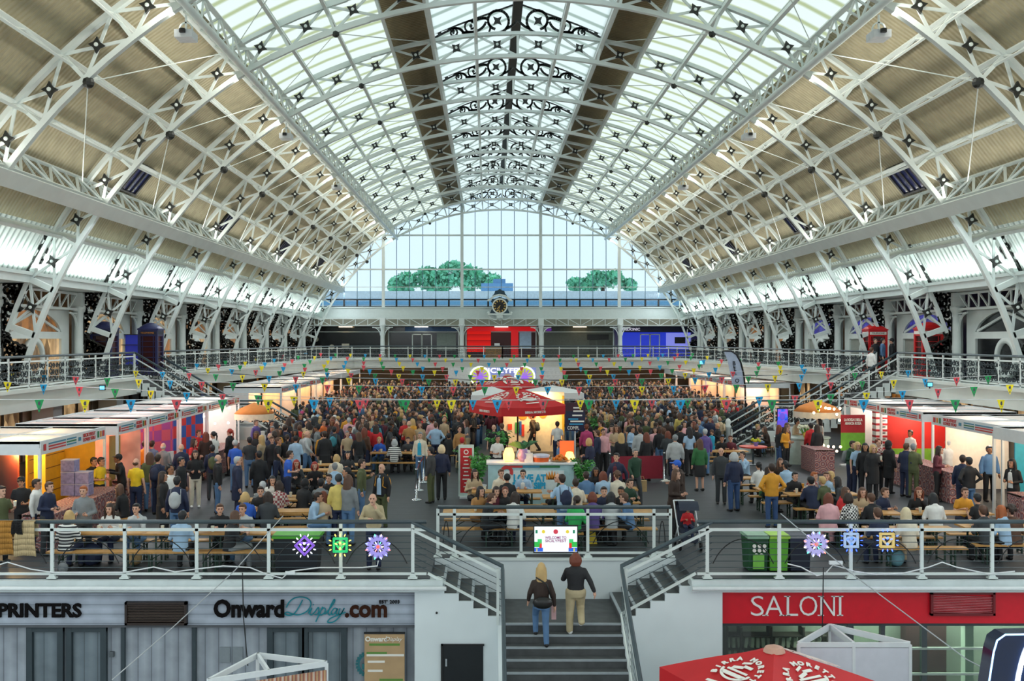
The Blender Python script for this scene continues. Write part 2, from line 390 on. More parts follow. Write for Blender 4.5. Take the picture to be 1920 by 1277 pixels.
def filigree(poly, Y, seed, r=.2):
    """dark pierced scroll panel: packed rings and curls inside a polygon of (x,z)"""
    rnd = random.Random(seed); mb = MB()
    xs = [p[0] for p in poly]; zs = [p[1] for p in poly]
    def inside(x, z):
        c = False; n = len(poly)
        for i in range(n):
            (a, b), (d, e) = poly[i], poly[(i+1) % n]
            if (b > z) != (e > z) and x < (d-a)*(z-b)/(e-b)+a: c = not c
        return c
    pts = []
    for _ in range(700):
        x, z = rnd.uniform(min(xs), max(xs)), rnd.uniform(min(zs), max(zs))
        if inside(x, z) and all((x-a)**2+(z-b)**2 > (r*1.12)**2 for a, b in pts): pts.append((x, z))
    for x, z in pts:
        q = rnd.uniform(.75, 1.1)*r
        ribbon(mb, spiral(x, z, q, rnd.uniform(0, 6), rnd.choice((-1, 1))*1.2, 10, .7), .095, Y, .04)
    n = len(poly); ribbon(mb, [poly[i % n] for i in range(n+1)], .06, Y, .05)
    return mb
STARM = MB(); STARM.prism(star_poly(.235, .5), Matrix.Translation((0, .05, 0))@Matrix.Rotation(pi/2, 4, 'X'), .1)
STARME = STARM.mesh('rosette')
STARME.materials.append(IRON)
BOSS = MB(); BOSS.lathe([(.06, 0), (.06, .03), (.03, .045)], n=8); BOSS.v = [(x, -z-.05, y) for x, y, z in BOSS.v]; BOSSME = BOSS.mesh('boss'); BOSSME.materials.append(WHITE)
ORD = ['nearest', 'second', 'third', 'fourth', 'fifth', 'sixth', 'seventh', 'eighth', 'ninth']
for k, Y in enumerate(YR):
    last = k == len(YR)-1
    lab = 'white lattice arch rib standing against the end window' if last else f'white lattice arch rib across the hall, {ORD[k]} to the viewer'
    root = E('arch_rib', (X0, Y, 0), lab, 'roof rib', 'white lattice arch ribs')
    for nm, r0, w, h in (('outer_chord', RO, .22, .14), ('inner_chord', RI, .2, .16)):
        mb = MB(); T = 76 if nm == 'inner_chord' else 71
        n = 52; pts = [arc(r0, -T+2*T*i/n, Y) for i in range(n+1)]
        for i in range(n): mb.bar(pts[i], pts[i+1], w, h, (0, 1, 0)) if False else mb.bar(pts[i], pts[i+1], h if False else w, h, pts[i]-V(X0, Y, ZC))
        M(nm, mb, WHITE, root)
    br = MB()
    for side in (-1, 1):
        for j in range(len(TH)-1):
            if j == 13: break
            a, b = TH[j], TH[j+1]
            br.bar(arc(RI, a, Y, side), arc(RO, b, Y, side), .09, .05, (0, 1, 0)); br.bar(arc(RO, a, Y+.02, side), arc(RI, b, Y+.02, side), .09, .05, (0, 1, 0))
            if j in (10, 11): continue
        for j in range(0 if side > 0 else 1, 14):
            w = .1 if j < 12 else .2
            ps = MB(); ps.bar(arc(RI, TH[j], Y, side), arc(RO, TH[j], Y, side), w, w, (0, 1, 0)); M('radial_post', ps, WHITE, root)
        # foot shoe
        ps = MB(); ps.bar(arc(RI, 76, Y, side)+V(0, 0, .2), arc(RI, 76, Y, side)-V(0, 0, .02), .34, .34); M('foot_shoe', ps, WHITE, root)
    M('diagonal_bracing', br, WHITE, root)
    for side in (-1, 1):
        for j in range(13):
            t = (TH[j]+TH[j+1])/2; p = arc((RI+RO)/2, t, Y, side)
            s_ = D.objects.new('rosette', STARME); C.objects.link(s_); s_.parent = root; s_.location = p-root.location+V(0, -.06, 0); s_.rotation_euler = (0, radians(t)*side, 0)
            b_ = D.objects.new('boss', BOSSME); C.objects.link(b_); b_.parent = s_
        if 1:
            mb = MB(); lantern_scroll(mb, side, Y); M('lantern_scrollwork', mb, IRON, root)
        # dark clamp at the mid node
        mb = MB(); mb.ball(arc(RI-.12, TH[8], Y, side), .17, 8, 6); M('tie_clamp', mb, IRON, root)
        mb = MB(); mb.ball(arc(RI-.12, TH[4], Y, side), .13, 8, 6); M('tie_clamp', mb, IRON, root)
        # scroll spandrels between leg, roof and column
        P = [(X0+side*x, z) for x, z in ((16.5, 9.0), (17.5, 7.4), (18.35, 7.3), (18.35, 4.9), (18.15, 5.3), (17.6, 6.7))]
        M('spandrel_scrollwork', filigree(P, Y, k*2+side, .2), IRON, root)
        P = [(X0+side*x, z) for x, z in ((18.3, 5.2), (17.4, 4.75), (17.75, 3.45), (18.3, 3.45))]
        M('foot_scrollwork', filigree(P, Y, 50+k*2+side, .17), IRON, root)
# thin tie rods between neighbouring ribs
for side, sn in ((-1, 'left'), (1, 'right')):
    for k in range(9):
        o = E('tie_rod', tuple(arc(RI, TH[8], YR[k], side)), f'thin crossing tie rods on the {sn} slope in bay {k+1} from the viewer' if k else f'thin crossing tie rods on the {sn} slope in the front bay', 'tie rod', 'thin roof tie rods')
        for a, b in ((TH[8], TH[6]), (TH[8], TH[10]), (TH[4], TH[6]), (TH[4], TH[2])):
            mb = MB(); mb.tube([arc(RI-.1, a, YR[k], side), arc(RO-.1, b, YR[k+1], side)], .018, 4); M('rod', mb, WHITE, o)
# roof hatches (dark blue louvred panels) low on the beige band, every second bay
HAT = mat('dark_blue_glass', '#1b2350', .15, var=.2, scale=3, spec=.8)
for side, sn in ((-1, 'left'), (1, 'right')):
    for q, yb in enumerate((39.35, 53.7, 68.2, 82.7)):
        o = E('roof_hatch', tuple(arc(RS, 50.8, yb, side)), f'dark blue louvred roof hatch low on the {sn} slope, {ORD[q]} to the viewer', 'roof hatch', 'dark louvred roof hatches')
        a, b = 48.9, 52.6
        up = arc(1, 50.8, 0, side)-arc(0, 50.8, 0, side)
        mb = MB(); mb.bar(arc(RS-.06, 50.8, yb-.95, side), arc(RS-.06, 50.8, yb+.95, side), 1.25, .06, up); M('glass_panel', mb, HAT, o)
        mb = MB()
        for t in (a, b): mb.bar(arc(RS-.1, t, yb-1, side), arc(RS-.1, t, yb+1, side), .08, .14, up)
        for y in (yb-1, yb+1): mb.bar(arc(RS-.1, a, y, side), arc(RS-.1, b, y, side), .08, .14, (0, 1, 0))
        M('frame', mb, BLACK, o)
        mb = MB()
        for i in range(1, 4): mb.bar(arc(RS-.1, a, yb-1+.5*i, side), arc(RS-.1, b, yb-1+.5*i, side), .05, .08, (0, 1, 0))
        M('louvre_bars', mb, BLACK, o)
# projectors hung from the upper girder
for side, sn in ((-1, 'left'), (1, 'right')):
    for q, yb in enumerate((28.9, 43.3, 57.8)):
        p = arc(RI-.35, TH[6]+1.2, yb, side)
        o = E('ceiling_projector', tuple(p), f'small pale projector hanging under the {sn} upper girder, {ORD[q]} to the viewer', 'projector', 'projectors under the girders')
        mb = MB(); mb.box(p+V(0, 0, -.25), (.5, .6, .22)); M('housing', mb, mat('pale_grey_plastic', '#c9cdd0', .4), o)
        mb = MB(); mb.lathe([(.09, 0), (.09, .1)], p+V(0, -.36, -.25), 10); M('lens', mb, BLACK, o)
        mb = MB(); mb.bar(p+V(0, 0, -.15), p+V(0, 0, .35), .05); mb.ring(p+V(0, 0, -.05), .16, .2, .05); M('bracket', mb, WHITE, o)
# ================================================================ FLOORS, GALLERIES, END WALL, FRONT
ZG = 3.4; YF = 21.6
FLOORM = stripes('dark_grey_board_floor', [(0, '#23272a'), (.06, '#3a3f43'), (.94, '#40454a'), (1, '#23272a')], 1, .32, .55, noise=.25)
STEPM = mat('grey_step_covering', '#4a4d4e', .7, var=.2, scale=4)
NOSE = mat('pale_step_nosing', '#9aa3a8', .5)
XL, XR = .32, 2.85                     # landing
mb = MB()
mb.bb(-26, XL-1.55, YF, 97, -.2, 0); mb.bb(XR+1.55, 30, YF, 97, -.2, 0); mb.bb(XL-1.55, XR+1.55, 23.7, 97, -.2, 0)
S('floor', mb, FLOORM, 'dark grey main hall floor under the crowd', 'floor')
mb = MB(); mb.bb(-26, 30, -12, 24, -3.6, -3.45); S('floor', mb, mat('lower_floor', '#9a9ea0', .6), 'lower ground floor in front of the shops', 'floor')  # floor tone lightened to bounce light up at the shopfronts
# landing, side flights, main stair
mb = MB(); mb.bb(XL, XR, YF, 23.7, -3.45, -.96)
o = S('floor', mb, STEPM, 'grey half landing between the two side flights', 'floor')
def flight(name, label, steps, axis_boxes):
    o = E(name, axis_boxes[0][0:3] if False else (axis_boxes[0][0], axis_boxes[0][2], axis_boxes[0][4]), label, 'stairs')
    a = MB(); n_ = MB()
    for (x0, x1, y0, y1, z0, z1, e) in axis_boxes:
        a.bb(x0, x1, y0, y1, z0, z1)
        if e == 'Y': n_.bb(x0, x1, y0-.01, y0+.05, z1-.03, z1+.006)
        elif e == 'X+': n_.bb(x1-.05, x1+.01, y0, y1, z1-.03, z1+.006)
        else: n_.bb(x0-.01, x0+.05, y0, y1, z1-.03, z1+.006)
    M('treads', a, STEPM, o); M('nosings', n_, NOSE, o)
    return o
flight('staircase', 'wide grey central stairs going down from the landing', 15, [(XL, XR, YF-.3*(i+1), YF-.3*i, -3.45, -.96-.165*(i+1)+.0, 'Y') for i in range(14)])
flight('staircase', 'short side flight rising left from the landing', 5, [(XL-1.55+.31*i, XL-1.55+.31*(i+1), YF+.02, 23.7, -3.4, -.16*(i+1), 'X+') for i in range(5)])
flight('staircase', 'short side flight rising right from the landing', 5, [(XR+1.55-.31*(i+1), XR+1.55-.31*i, YF+.02, 23.7, -3.4, -.16*(i+1), 'X-') for i in range(5)])
mb = MB(); mb.bb(XL, XR, YF-.02, YF+.04, -.995, -.955); S('trim_3', mb, NOSE)
# white walls around the stairs
def zig(s, xa, xwall):
    P = []; z = 0
    P.append((xwall, -.16)) 
    for i in range(5):
        x0 = xa+s*.31*i; P += [(x0, -.16*(i+1)), (x0+s*.31, -.16*(i+1))]
    P += [(xa+s*1.55, -3.45), (xwall, -3.45)]
    return P
for s, xa, xw, nm in ((1, XL-1.55, -1.55, 'left'), (-1, XR+1.55, 5.0, 'right')):
    mb = MB(); mb.prism(zig(s, xa, xw), Matrix.Translation((0, YF+.02, 0))@Matrix.Rotation(pi/2, 4, 'X'), .06)
    S('wall_front_'+nm, mb, PLASTER, f'white plaster wall under the {nm} side flight', 'wall')
    mb = MB(); x = XL if s > 0 else XR
    P = [(YF, -.97), (YF-4.3, -3.45), (YF, -3.45)]
    mb.prism([(y, z) for y, z in P], Matrix.Translation((x-s*.0, 0, 0))@Matrix(((0, 0, 1 if s < 0 else -1, 0), (1, 0, 0, 0), (0, 1, 0, 0), (0, 0, 0, 1))), .1)
    S('wall_stair_'+nm, mb, PLASTER, f'white stringer wall beside the central stairs, {nm} side', 'wall')
mb = MB(); mb.bb(XL-1.55, XR+1.55, 23.64, 23.72, -.97, -.02); S('wall_landing', mb, PLASTER, 'low white wall behind the landing below the screen', 'wall')
mb = MB(); mb.bb(XL-1.2, XR+1.2, 23.6, 23.7, -.06, .0); S('trim_4', mb, WHITE)
# slab edges with their pipes
PIPEM = mat('white_pipe', '#e3e9ea', .4, var=.03)
for x0, x1, nm in ((-26, -.95, 'left'), (4.33, 30, 'right')):
    mb = MB(); mb.bb(x0, x1, YF-.12, YF+.3, -.27, -.02); S('trim_5', mb, mat('white_slab_edge', '#ced8d8', .7, var=.08, scale=3), f'white concrete slab edge below the {nm} front railing', 'slab edge')
    o = mb = MB(); mb.tube([(x0, YF-.2, -.17), (x1+(.08 if nm == 'left' else 0), YF-.2, -.17)], .045, 8)
    o = M('pipe', mb, PIPEM, smooth=True); tag(o, f'white pipe running along the slab edge on the {nm}', 'pipe')
# ---------------------------------------------------------------- railings
def railing(label, pts, z, h=1.2, step=1.52, posts=None, wires=6, hoops=True, group=None, scroll=False, tr=.045, foot=True, wm=None):
    P = [V(*p) for p in pts]; cum = [0]
    for a, b in zip(P, P[1:]): cum.append(cum[-1]+(b-a).length)
    def at(d):
        for i in range(len(P)-1):
            if d <= cum[i+1]+1e-6: t = (d-cum[i])/(cum[i+1]-cum[i]); return P[i].lerp(P[i+1], t), (P[i+1]-P[i]).normalized()
        return P[-1], (P[-1]-P[-2]).normalized()
    o = E('railing', tuple(P[0]), label, 'railing', group)
    Z = V(0, 0, 1)
    mb = MB(); mb.tube([p+Z*h for p in P], tr, 8); M('handrail', mb, GREYT, o, smooth=True)
    for zz, nm, hh in ((h-.17, 'top_rail', .055), (.1, 'bottom_rail', .05)):
        mb = MB()
        for a, b in zip(P, P[1:]): mb.bar(a+Z*zz, b+Z*zz, .05, hh)
        M(nm, mb, WHITE, o)
    ds = posts if posts is not None else [cum[-1]*i/max(1, round(cum[-1]/step)) for i in range(round(cum[-1]/step)+1)]
    for i, d in enumerate(ds):
        p, t = at(d); mb = MB(); mb.box(p+Z*(h/2-.02), (.07, .05, h-.04), rz=atan2(t.y, t.x))
        if foot: mb.box(p+Z*.015, (.2, .12, .03), rz=atan2(t.y, t.x)); mb.prism([(-.08, .03), (.08, .03), (.035, .11), (-.035, .11)], Matrix.Translation(p+V(0, .03, 0))@Matrix.Rotation(pi/2, 4, 'X'), .06)
        M('post', mb, WHITE, o)
    for k in range(wires):
        zz = .1+(h-.27)*(k+1)/(wires+1); mb = MB(); mb.tube([p+Z*zz for p in P], .008, 4); M('wire', mb, wm or GREYT, o)
    if hoops:
        for i in range(len(ds)-1):
            a, _ = at(ds[i]+.12); b, _ = at(ds[i+1]-.12); mb = MB()
            q = [a.lerp(b, t)+Z*(.12+.72*max(0, sin(pi*(t*.94+.03)))**.55) for t in [j/14 for j in range(15)]]
            mb.tube(q, .012, 5); M('hoop', mb, BLACK, o)
    if scroll:
        rnd = random.Random(3); mb = MB(); d = .1
        while d < cum[-1]-.1:
            for zz in (.28, .52, .76):
                p, t = at(d+rnd.uniform(-.05, .05)); r_ = rnd.uniform(.09, .15); a0 = rnd.uniform(0, 6); sg = rnd.choice((-1, 1))
                q = [p+t*(r_*(1-.6*j/8)*cos(a0+sg*j*.9))+Z*(zz+r_*(1-.6*j/8)*sin(a0+sg*j*.9)) for j in range(9)]
                for u, v in zip(q, q[1:]): mb.bar(u, v, .034, .02, t)
            d += .27
        M('scroll_infill', mb, mat('slate_iron', '#333d41', .5), o)
    return o
def pxX(x, Y): return (x-CX)/(F/Y)
lp = [pxX(x, YF) for x in (-38, 98, 234, 369, 504, 639, 774)]
l0 = -12.0
railing('front railing left of the stairs with three light ornaments', [(l0, YF, 0), (XL-1.62, YF, 0)], 0, 1.21, posts=[x-l0 for x in lp])
rp = [pxX(x, YF) for x in (1326, 1461, 1595, 1728, 1860, 1994)]
railing('front railing right of the stairs with wheel and square lights', [(XR+1.62, YF, 0), (13.5, YF, 0)], 0, 1.21, posts=[x-(XR+1.62) for x in rp])
mp = [pxX(x, 23.72) for x in (821, 852, 977, 1102, 1226, 1257)]
railing('middle railing above the landing with the welcome screen', [(mp[0], 23.72, .0), (mp[-1], 23.72, 0)], 0, 1.17, posts=[x-mp[0] for x in mp])
def stair_rail(label, x, s):
    """handrail down the side flight, then down the central stairs"""
    A = V(x-s*1.94, YF, 1.21); B = V(x, YF-.03, .27); Cc = V(x, YF-4.2, -2.1)
    o = E('railing', (x, YF, -.96), label, 'railing')
    mb = MB(); mb.tube([A, A.lerp(B, .15), A.lerp(B, .85), B, B.lerp(Cc, .03), Cc], .045, 8); M('handrail', mb, GREYT, o, smooth=True)
    mb = MB(); mb.bar(A-V(0, 0, .17), B-V(0, 0, .17), .05, .055); mb.bar(B-V(0, 0, .17), Cc-V(0, 0, .17), .05, .055); M('top_rail', mb, WHITE, o)
    mb = MB(); mb.bar(A-V(-s*.35, 0, 1.1), B-V(s*.0, 0, 1.02), .05, .05); M('bottom_rail', mb, WHITE, o)
    mb = MB(); mb.bar(B-V(0, 0, 1.03), Cc-V(0, 0, 1.03), .05, .05); M('bottom_rail', mb, WHITE, o)
    for k in range(5):
        dz = .17+.14*(k+1); mb = MB(); mb.tube([A-V(0, 0, dz), B-V(0, 0, dz), Cc-V(0, 0, dz)], .008, 4); M('wire', mb, GREYT, o)
    for q in (B-V(s*.1, 0, 0), B.lerp(Cc, .33), B.lerp(Cc, .66)):
        mb = MB(); mb.bar(q-V(0, 0, .05), q-V(0, 0, 1.25), .06, .06); M('post', mb, WHITE, o)
stair_rail('grey handrail bending down the stairs on their left side', XL, 1)
stair_rail('grey handrail bending down the stairs on their right side', XR, -1)
# ---------------------------------------------------------------- galleries
HALF = [(17.05, 20), (17.05, 54), (16.4, 58.5), (15.7, 65), (15.15, 75), (14.7, 81.5), (13.9, 84.6), (12.6, 86), (0, 86)]
GEDGE = mat('cream_gallery_fascia', '#c6ccc6', .7, var=.06, scale=.8)
CREAM = mat('cream_lower_wall', '#b8b09c', .8, var=.08, scale=.7)
for side, sn in ((-1, 'left'), (1, 'right')):
    P = [(X0+side*h, y) for h, y in HALF]
    # slab
    outer = [(X0+side*24, 20), (X0+side*24, 97), (X0, 97)]
    poly = P+[(X0, 97)]+[(X0+side*24, 97), (X0+side*24, 20)]
    mb = MB(); n = len(poly)
    mb.add([V(x, y, ZG) for x, y in poly]+[V(x, y, ZG-.3) for x, y in poly], [tuple(range(n)) if side > 0 else tuple(reversed(range(n))), tuple(n+i for i in (reversed(range(n)) if side > 0 else range(n)))])
    S('floor', mb, mat('gallery_floor', '#8f9894', .7), f'gallery floor along the {sn} side and end of the hall', 'floor')
    mb = MB()
    for (a, b), (c, d) in zip(P, P[1:]):
        e = V(c-a, d-b, 0).normalized(); nrm = V(-side*abs(e.y), -abs(e.x), 0)*.12
        mb.bar(V(a, b, ZG-.36), V(c, d, ZG-.36), .2, .78)
        mb.bar(V(a, b, ZG-.05)+nrm, V(c, d, ZG-.05)+nrm, .2, .12)
    S('trim_6', mb, GEDGE, f'cream gallery edge beam on the {sn} side', 'gallery edge')
    # railings, interrupted for the stairs
    gp = [(X0+side*17.05, 20, ZG), (X0+side*17.05, 45.2, ZG)]
    railing(f'white gallery railing with scroll panels at the front {sn}', gp, ZG, 1.1, 1.5, wires=4, hoops=False, scroll=True, foot=False)
    gp = [(X0+side*h, y, ZG) for h, y in [(17.05, 48.0)]+HALF[1:]]
    railing(f'white gallery railing curving round the far {sn} corner', gp, ZG, 1.1, 1.6, wires=4, hoops=False, scroll=True, foot=False)
    # lower side wall with openings under the gallery
    mb = MB(); mb.bb(X0+side*20.6, X0+side*20.9, 20, 97, 0, 3.1); S('wall_lower_'+sn, mb, CREAM, f'cream wall under the {sn} gallery', 'wall')
    mb = MB(); mb.bb(X0+side*24, X0+side*24.2, 20, 97, 3.1, 8.5); S('wall_'+sn, mb, mat('gallery_back_wall', '#a8a294', .8), f'wall behind the {sn} gallery', 'wall')
    mb = MB(); mb.bb(X0+side*18.3, X0+side*24.2, 20, 97, 7.15, 7.3); S('ceiling', mb, mat('gallery_ceiling', '#9a8f7a', .8), f'gallery ceiling behind the {sn} columns', 'ceiling')
    mb = MB(); mb.bb(X0+side*17.3, X0+side*18.75, 20, 97, 7.08, 7.42); mb.bb(X0+side*17.2, X0+side*18.7, 20, 97, 7.34, 7.46)
    S('trim_7', mb, WHITE, f'white cornice over the {sn} columns', 'cornice')
AMB = [litwin('warm_lit_window', '#3a2413', '#f0c890', .75), litwin('amber_lit_window', '#20140b', '#c9843c', .6), mat('dark_window_glass', '#1a1d20', .15, spec=.7), mat('pale_window', '#8f948c', .3), litwin('blue_lit_window', '#14143a', '#4a48c0', .6)]
# columns, girders, shopfronts per bay
def column_proto():
    t = E('gallery_column', (0, 0, ZG), 'white cast iron gallery column', 'column', 'white gallery columns')
    mb = MB(); mb.lathe([(.3, 0), (.3, .25), (.24, .32), (.21, .4), (.19, 2.6), (.21, 2.65), (.21, 2.8), (.3, 2.95), (.3, 3.1)], (0, 0, 0), 12); M('shaft', mb, WHITE, t, True, True)
    mb = MB(); mb.box((0, 0, 3.35), (.5, .5, .6)); M('capital_block', mb, WHITE, t, True)
    mb = MB()
    for s in (-1, 1):
        ribbon3(mb, [(s*(.2+.75*(1-cos(a))), 2.05+.75*sin(a)) for a in [pi/2*j/8 for j in range(9)]], .07)
        mb.bar((0, s*.2, 2.78), (0, s*.95, 2.78), .06, .06)
        mb.ring((0, s*.36, 2.62), .06, .1, .06, 'X', 10)
    M('curved_bracket', mb, WHITE, t, True)
    return t
def ribbon3(mb, pts, w):   # ribbon in the y,z plane
    for (a, b), (c, d) in zip(pts, pts[1:]): mb.bar((0, a, b), (0, c, d), w, w, (1, 0, 0))
def girder(label, a, b, z0, z1, n, group):
    o = E('lattice_girder', (a[0], a[1], z0), label, 'girder', group); A, B = V(a[0], a[1], 0), V(b[0], b[1], 0); Z = V(0, 0, 1)
    for nm, z in (('top_chord', z1), ('bottom_chord', z0)):
        mb = MB(); mb.bar(A+Z*z, B+Z*z, .1, .1); M(nm, mb, WHITE, o)
    mb = MB()
    for i in range(n):
        p, q = A.lerp(B, i/n), A.lerp(B, (i+1)/n)
        if i < n/2: mb.bar(p+Z*z1, q+Z*z0, .07, .05)
        else: mb.bar(p+Z*z0, q+Z*z1, .07, .05)
        if i: mb.bar(p+Z*z0, p+Z*z1, .07, .05)
    M('web_members', mb, WHITE, o)
    return o
def shopfront_proto(ring=True, length=6.7):
    """built along +Y from 0 to length, facing -X (hall side)"""
    t = E('shopfront', (0, 0, ZG), 'white shopfront', 'shopfront'); L = length
    fr = MB()
    fr.bb(0, .12, 0, .75, 0, 2.95); fr.bb(0, .12, L-.75, L, 0, 2.95); fr.bb(-.02, .14, .7, L-.7, 1.72, 2.0)
    top = [(.75, 2.95)]+[(.75+(L-1.5)*i/16, 2.0+.85*sin(pi*i/16)**.6) for i in range(17)]+[(L-.75, 2.95)]
    for (a, b), (c, d) in zip(top[1:-1], top[2:-1]):
        fr.add([V(x, y, z) for x in (0, .12) for y, z in ((a, b), (c, d), (c, 3.0), (a, 3.0))], [(0, 1, 2, 3), (7, 6, 5, 4), (0, 4, 5, 1), (3, 2, 6, 7)])
    fr.bb(0, .12, .75, L-.75, 0, .12)
    for y in (L/2-1.05, L/2+1.05): pass
    for s in (-1, 1): fr.bar((.06, L/2+s*2.5, 2.02), (.06, L/2, 2.72), .1, .1, (1, 0, 0))
    M('frame', fr, WHITE, t, True)
    g = MB(); g.bb(.1, .14, .7, L-.7, .1, 1.75); M('lower_glazing', g, AMB[2], t, True)
    g = MB(); g.bb(.1, .14, .7, L-.7, 1.98, 2.9); M('lunette_glazing', g, AMB[2], t, True)
    if ring:
        g = MB(); g.ring((-.02, L/2, .95), .6, .8, .22, 'X', 32); M('round_window_frame', g, WHITE, t, True, True)
        g = MB(); g.ring((.03, L/2, .95), .0, .61, .05, 'X', 24); M('round_window_pane', g, AMB[2], t, True)
    return t
def setmats(root, **kw):
    for ch in root.children:
        base = ch.name.split('.')[0]
        if base in kw:
            ch.material_slots[0].link = 'OBJECT'; ch.material_slots[0].material = kw[base]
colp = column_proto(); first = True
shp = shopfront_proto(); firsts = True
BAYS = {-1: {0: 0, 1: (0, 1, 0), 2: (0, 0, 1), 3: (1, 0, 0), 4: (0, 1, 0)}, 1: {0: (2, 2, 2), 1: (2, 2, 2), 2: (3, 4, 2), 3: (3, 4, 3), 4: (3, 4, 3), 5: (1, 3, 3)}}
WORDS = ['nearest the viewer', 'second from the viewer', 'third from the viewer', 'fourth from the viewer', 'fifth from the viewer', 'sixth from the viewer', 'seventh from the viewer', 'eighth from the viewer', 'farthest from the viewer']
for side, sn in ((-1, 'left'), (1, 'right')):
    for k, Y in enumerate(YR):
        lab = f'white cast iron column on the {sn} gallery, {WORDS[min(k, 8)]}' if k < 9 else f'white cast iron column at the far end of the {sn} gallery'
        if first: o = colp; o.location = (X0+side*18.55, Y, ZG); o['label'] = lab; first = False
        else: o = dup(colp, (X0+side*18.55, Y, ZG), 0, lab)
    for k in range(9):
        Ya, Yb = YR[k], YR[k+1]
        girder(f'white lattice girder over the {sn} gallery, bay {WORDS[k]}', (X0+side*18.55, Ya+.25), (X0+side*18.55, Yb-.25), 6.35, 7.0, 8, 'gallery lattice girders')
        loc = (X0+side*18.85, Ya+.3 if side > 0 else Yb-.3, ZG)
        lo, lu, rp_ = (BAYS[side].get(k) or (1, 1, 1)) if k else ((0, 1, 0) if side < 0 else (2, 2, 2))
        tone = {0: 'warmly lit', 1: 'amber lit', 2: 'dark', 3: 'pale', 4: 'blue lit'}[lo]
        lab = f'white arched shopfront with round window, {tone}, {sn} gallery, {WORDS[k]}'
        if firsts: o = shp; o.location = loc; o.rotation_euler = (0, 0, 0 if side > 0 else pi); o['label'] = lab; firsts = False
        else: o = dup(shp, loc, 0 if side > 0 else pi, lab)
        o['group'] = 'arched gallery shopfronts'
        setmats(o, lower_glazing=AMB[lo], lunette_glazing=AMB[lu], round_window_pane=AMB[rp_])
    # lower storey: piers and lit openings under the gallery
    for k in range(1, 9):
        Y = YR[k]-3.6
        mb = MB(); mb.box((X0+side*19.9, Y+3.6, 1.35), (.9, .9, 2.7)); mb.box((X0+side*19.9, Y+3.6, 2.55), (1.1, 1.1, .14)); mb.box((X0+side*19.9, Y+3.6, 1.62), (.94, .94, .06))
        S('pillar', mb, PLASTER, f'white square pillar under the {sn} gallery, {WORDS[k-1]}', 'pillar')
        o = E('lower_shop_opening', (X0+side*20.5, Y, 0), f'lit shop opening under the {sn} gallery, bay {WORDS[k-1]}', 'shop opening', 'shop openings under the gallery')
        mb = MB(); mb.bb(X0+side*20.5, X0+side*20.58, Y-2.4, Y+2.4, .1, 2.5); M('glazing', mb, AMB[(k*2+(side > 0)) % 3 if side < 0 else (1 if k % 3 else 0)] if k != 2 else AMB[0], o)
        mb = MB()
        for y in (Y-2.4, Y-.8, Y+.8, Y+2.4): mb.box((X0+side*20.46, y, 1.3), (.1, .12, 2.5))
        mb.box((X0+side*20.46, Y, 2.55), (.12, 5, .16)); M('frame', mb, mat('dark_timber_frame', '#3b342c', .6), o)
# ---------------------------------------------------------------- stairs from the galleries to the floor
def side_stairs(side, sn):
    y0, y1 = 45.3, 47.8; xe = X0+side*17.05
    o = E('gallery_staircase', (xe, 46.5, ZG), f'dark staircase with white sides coming down from the {sn} gallery', 'stairs', 'gallery staircases')
    st = MB(); whs = {y0: MB(), y1: MB()}; n1, n2 = 13, 6; r1 = 3.9/n1; x = xe; z = ZG
    for i in range(n1):
        z -= 2.3/n1; st.bb(x, x-side*r1, y0, y1, z-.18, z); 
        for y in (y0, y1): whs[y].bb(x, x-side*(r1+.05), y-.05, y+.05, z-.5, z+.08)
        x -= side*r1
    zl = z; st.bb(x, x-side*1.6, y0, y1, zl-.18, zl)
    for y in (y0, y1): whs[y].bb(x, x-side*1.6, y-.05, y+.05, zl-.5, zl+.08)
    xm = x-side*1.6; x = xm
    for i in range(n2):
        z -= zl/n2; st.bb(x, x-side*.32, y0, y1, max(0, z-.18), max(.01, z)); 
        for y in (y0, y1): whs[y].bb(x, x-side*.32, y-.05, y+.05, max(0, z-.4), z+.08)
        x -= side*.32
    M('treads', st, STEPM, o); M('white_stringer', whs[y0], WHITE, o); M('white_stringer', whs[y1], WHITE, o)
    for y in (y0, y1):
        q = [V(xe, y, ZG+1.1), V(xe-side*3.9, y, zl+1.1), V(xm, y, zl+1.1), V(x, y, 1.1)]
        mb = MB(); mb.tube(q, .05, 8); M('handrail', mb, GREYT, o, smooth=True)
        for dz in (.25, .85):
            mb = MB(); 
            for a, b in zip(q, q[1:]): mb.bar(a-V(0, 0, dz), b-V(0, 0, dz), .05, .05)
            M('side_rail', mb, WHITE, o)
        for p in (q[0], q[0].lerp(q[1], .33), q[0].lerp(q[1], .67), q[1], q[2], q[3]):
            mb = MB(); mb.bar(p, p-V(0, 0, 1.15 if p is not q[3] else 1.1), .07, .07); M('post', mb, WHITE, o)
        rnd = random.Random(5)
        for a, b in zip(q, q[1:]):
            mb = MB(); L = (b-a).length; d = .15
            while d < L:
                for dz in (.4, .65):
                    p = a.lerp(b, d/L)-V(0, 0, dz+rnd.uniform(-.05, .05)); r_ = rnd.uniform(.08, .14); a0 = rnd.uniform(0, 6)
                    w_ = [p+V(r_*(1-.6*j/7)*cos(a0+j), 0, r_*(1-.6*j/7)*sin(a0+j)) for j in range(8)]
                    for u, v in zip(w_, w_[1:]): mb.bar(u, v, .045, .02, (0, 1, 0))
                d += .24
            M('scroll_infill', mb, IRON, o)
        mb = MB(); mb.lathe([(.1, 0), (.1, 1.1), (.14, 1.15), (.14, 1.22), (.09, 1.26), (.13, 1.4), (.1, 1.5), (.02, 1.56)], (x-side*.15, y, 0), 12); M('newel_post', mb, WHITE, o, smooth=True)
side_stairs(-1, 'left'); side_stairs(1, 'right')
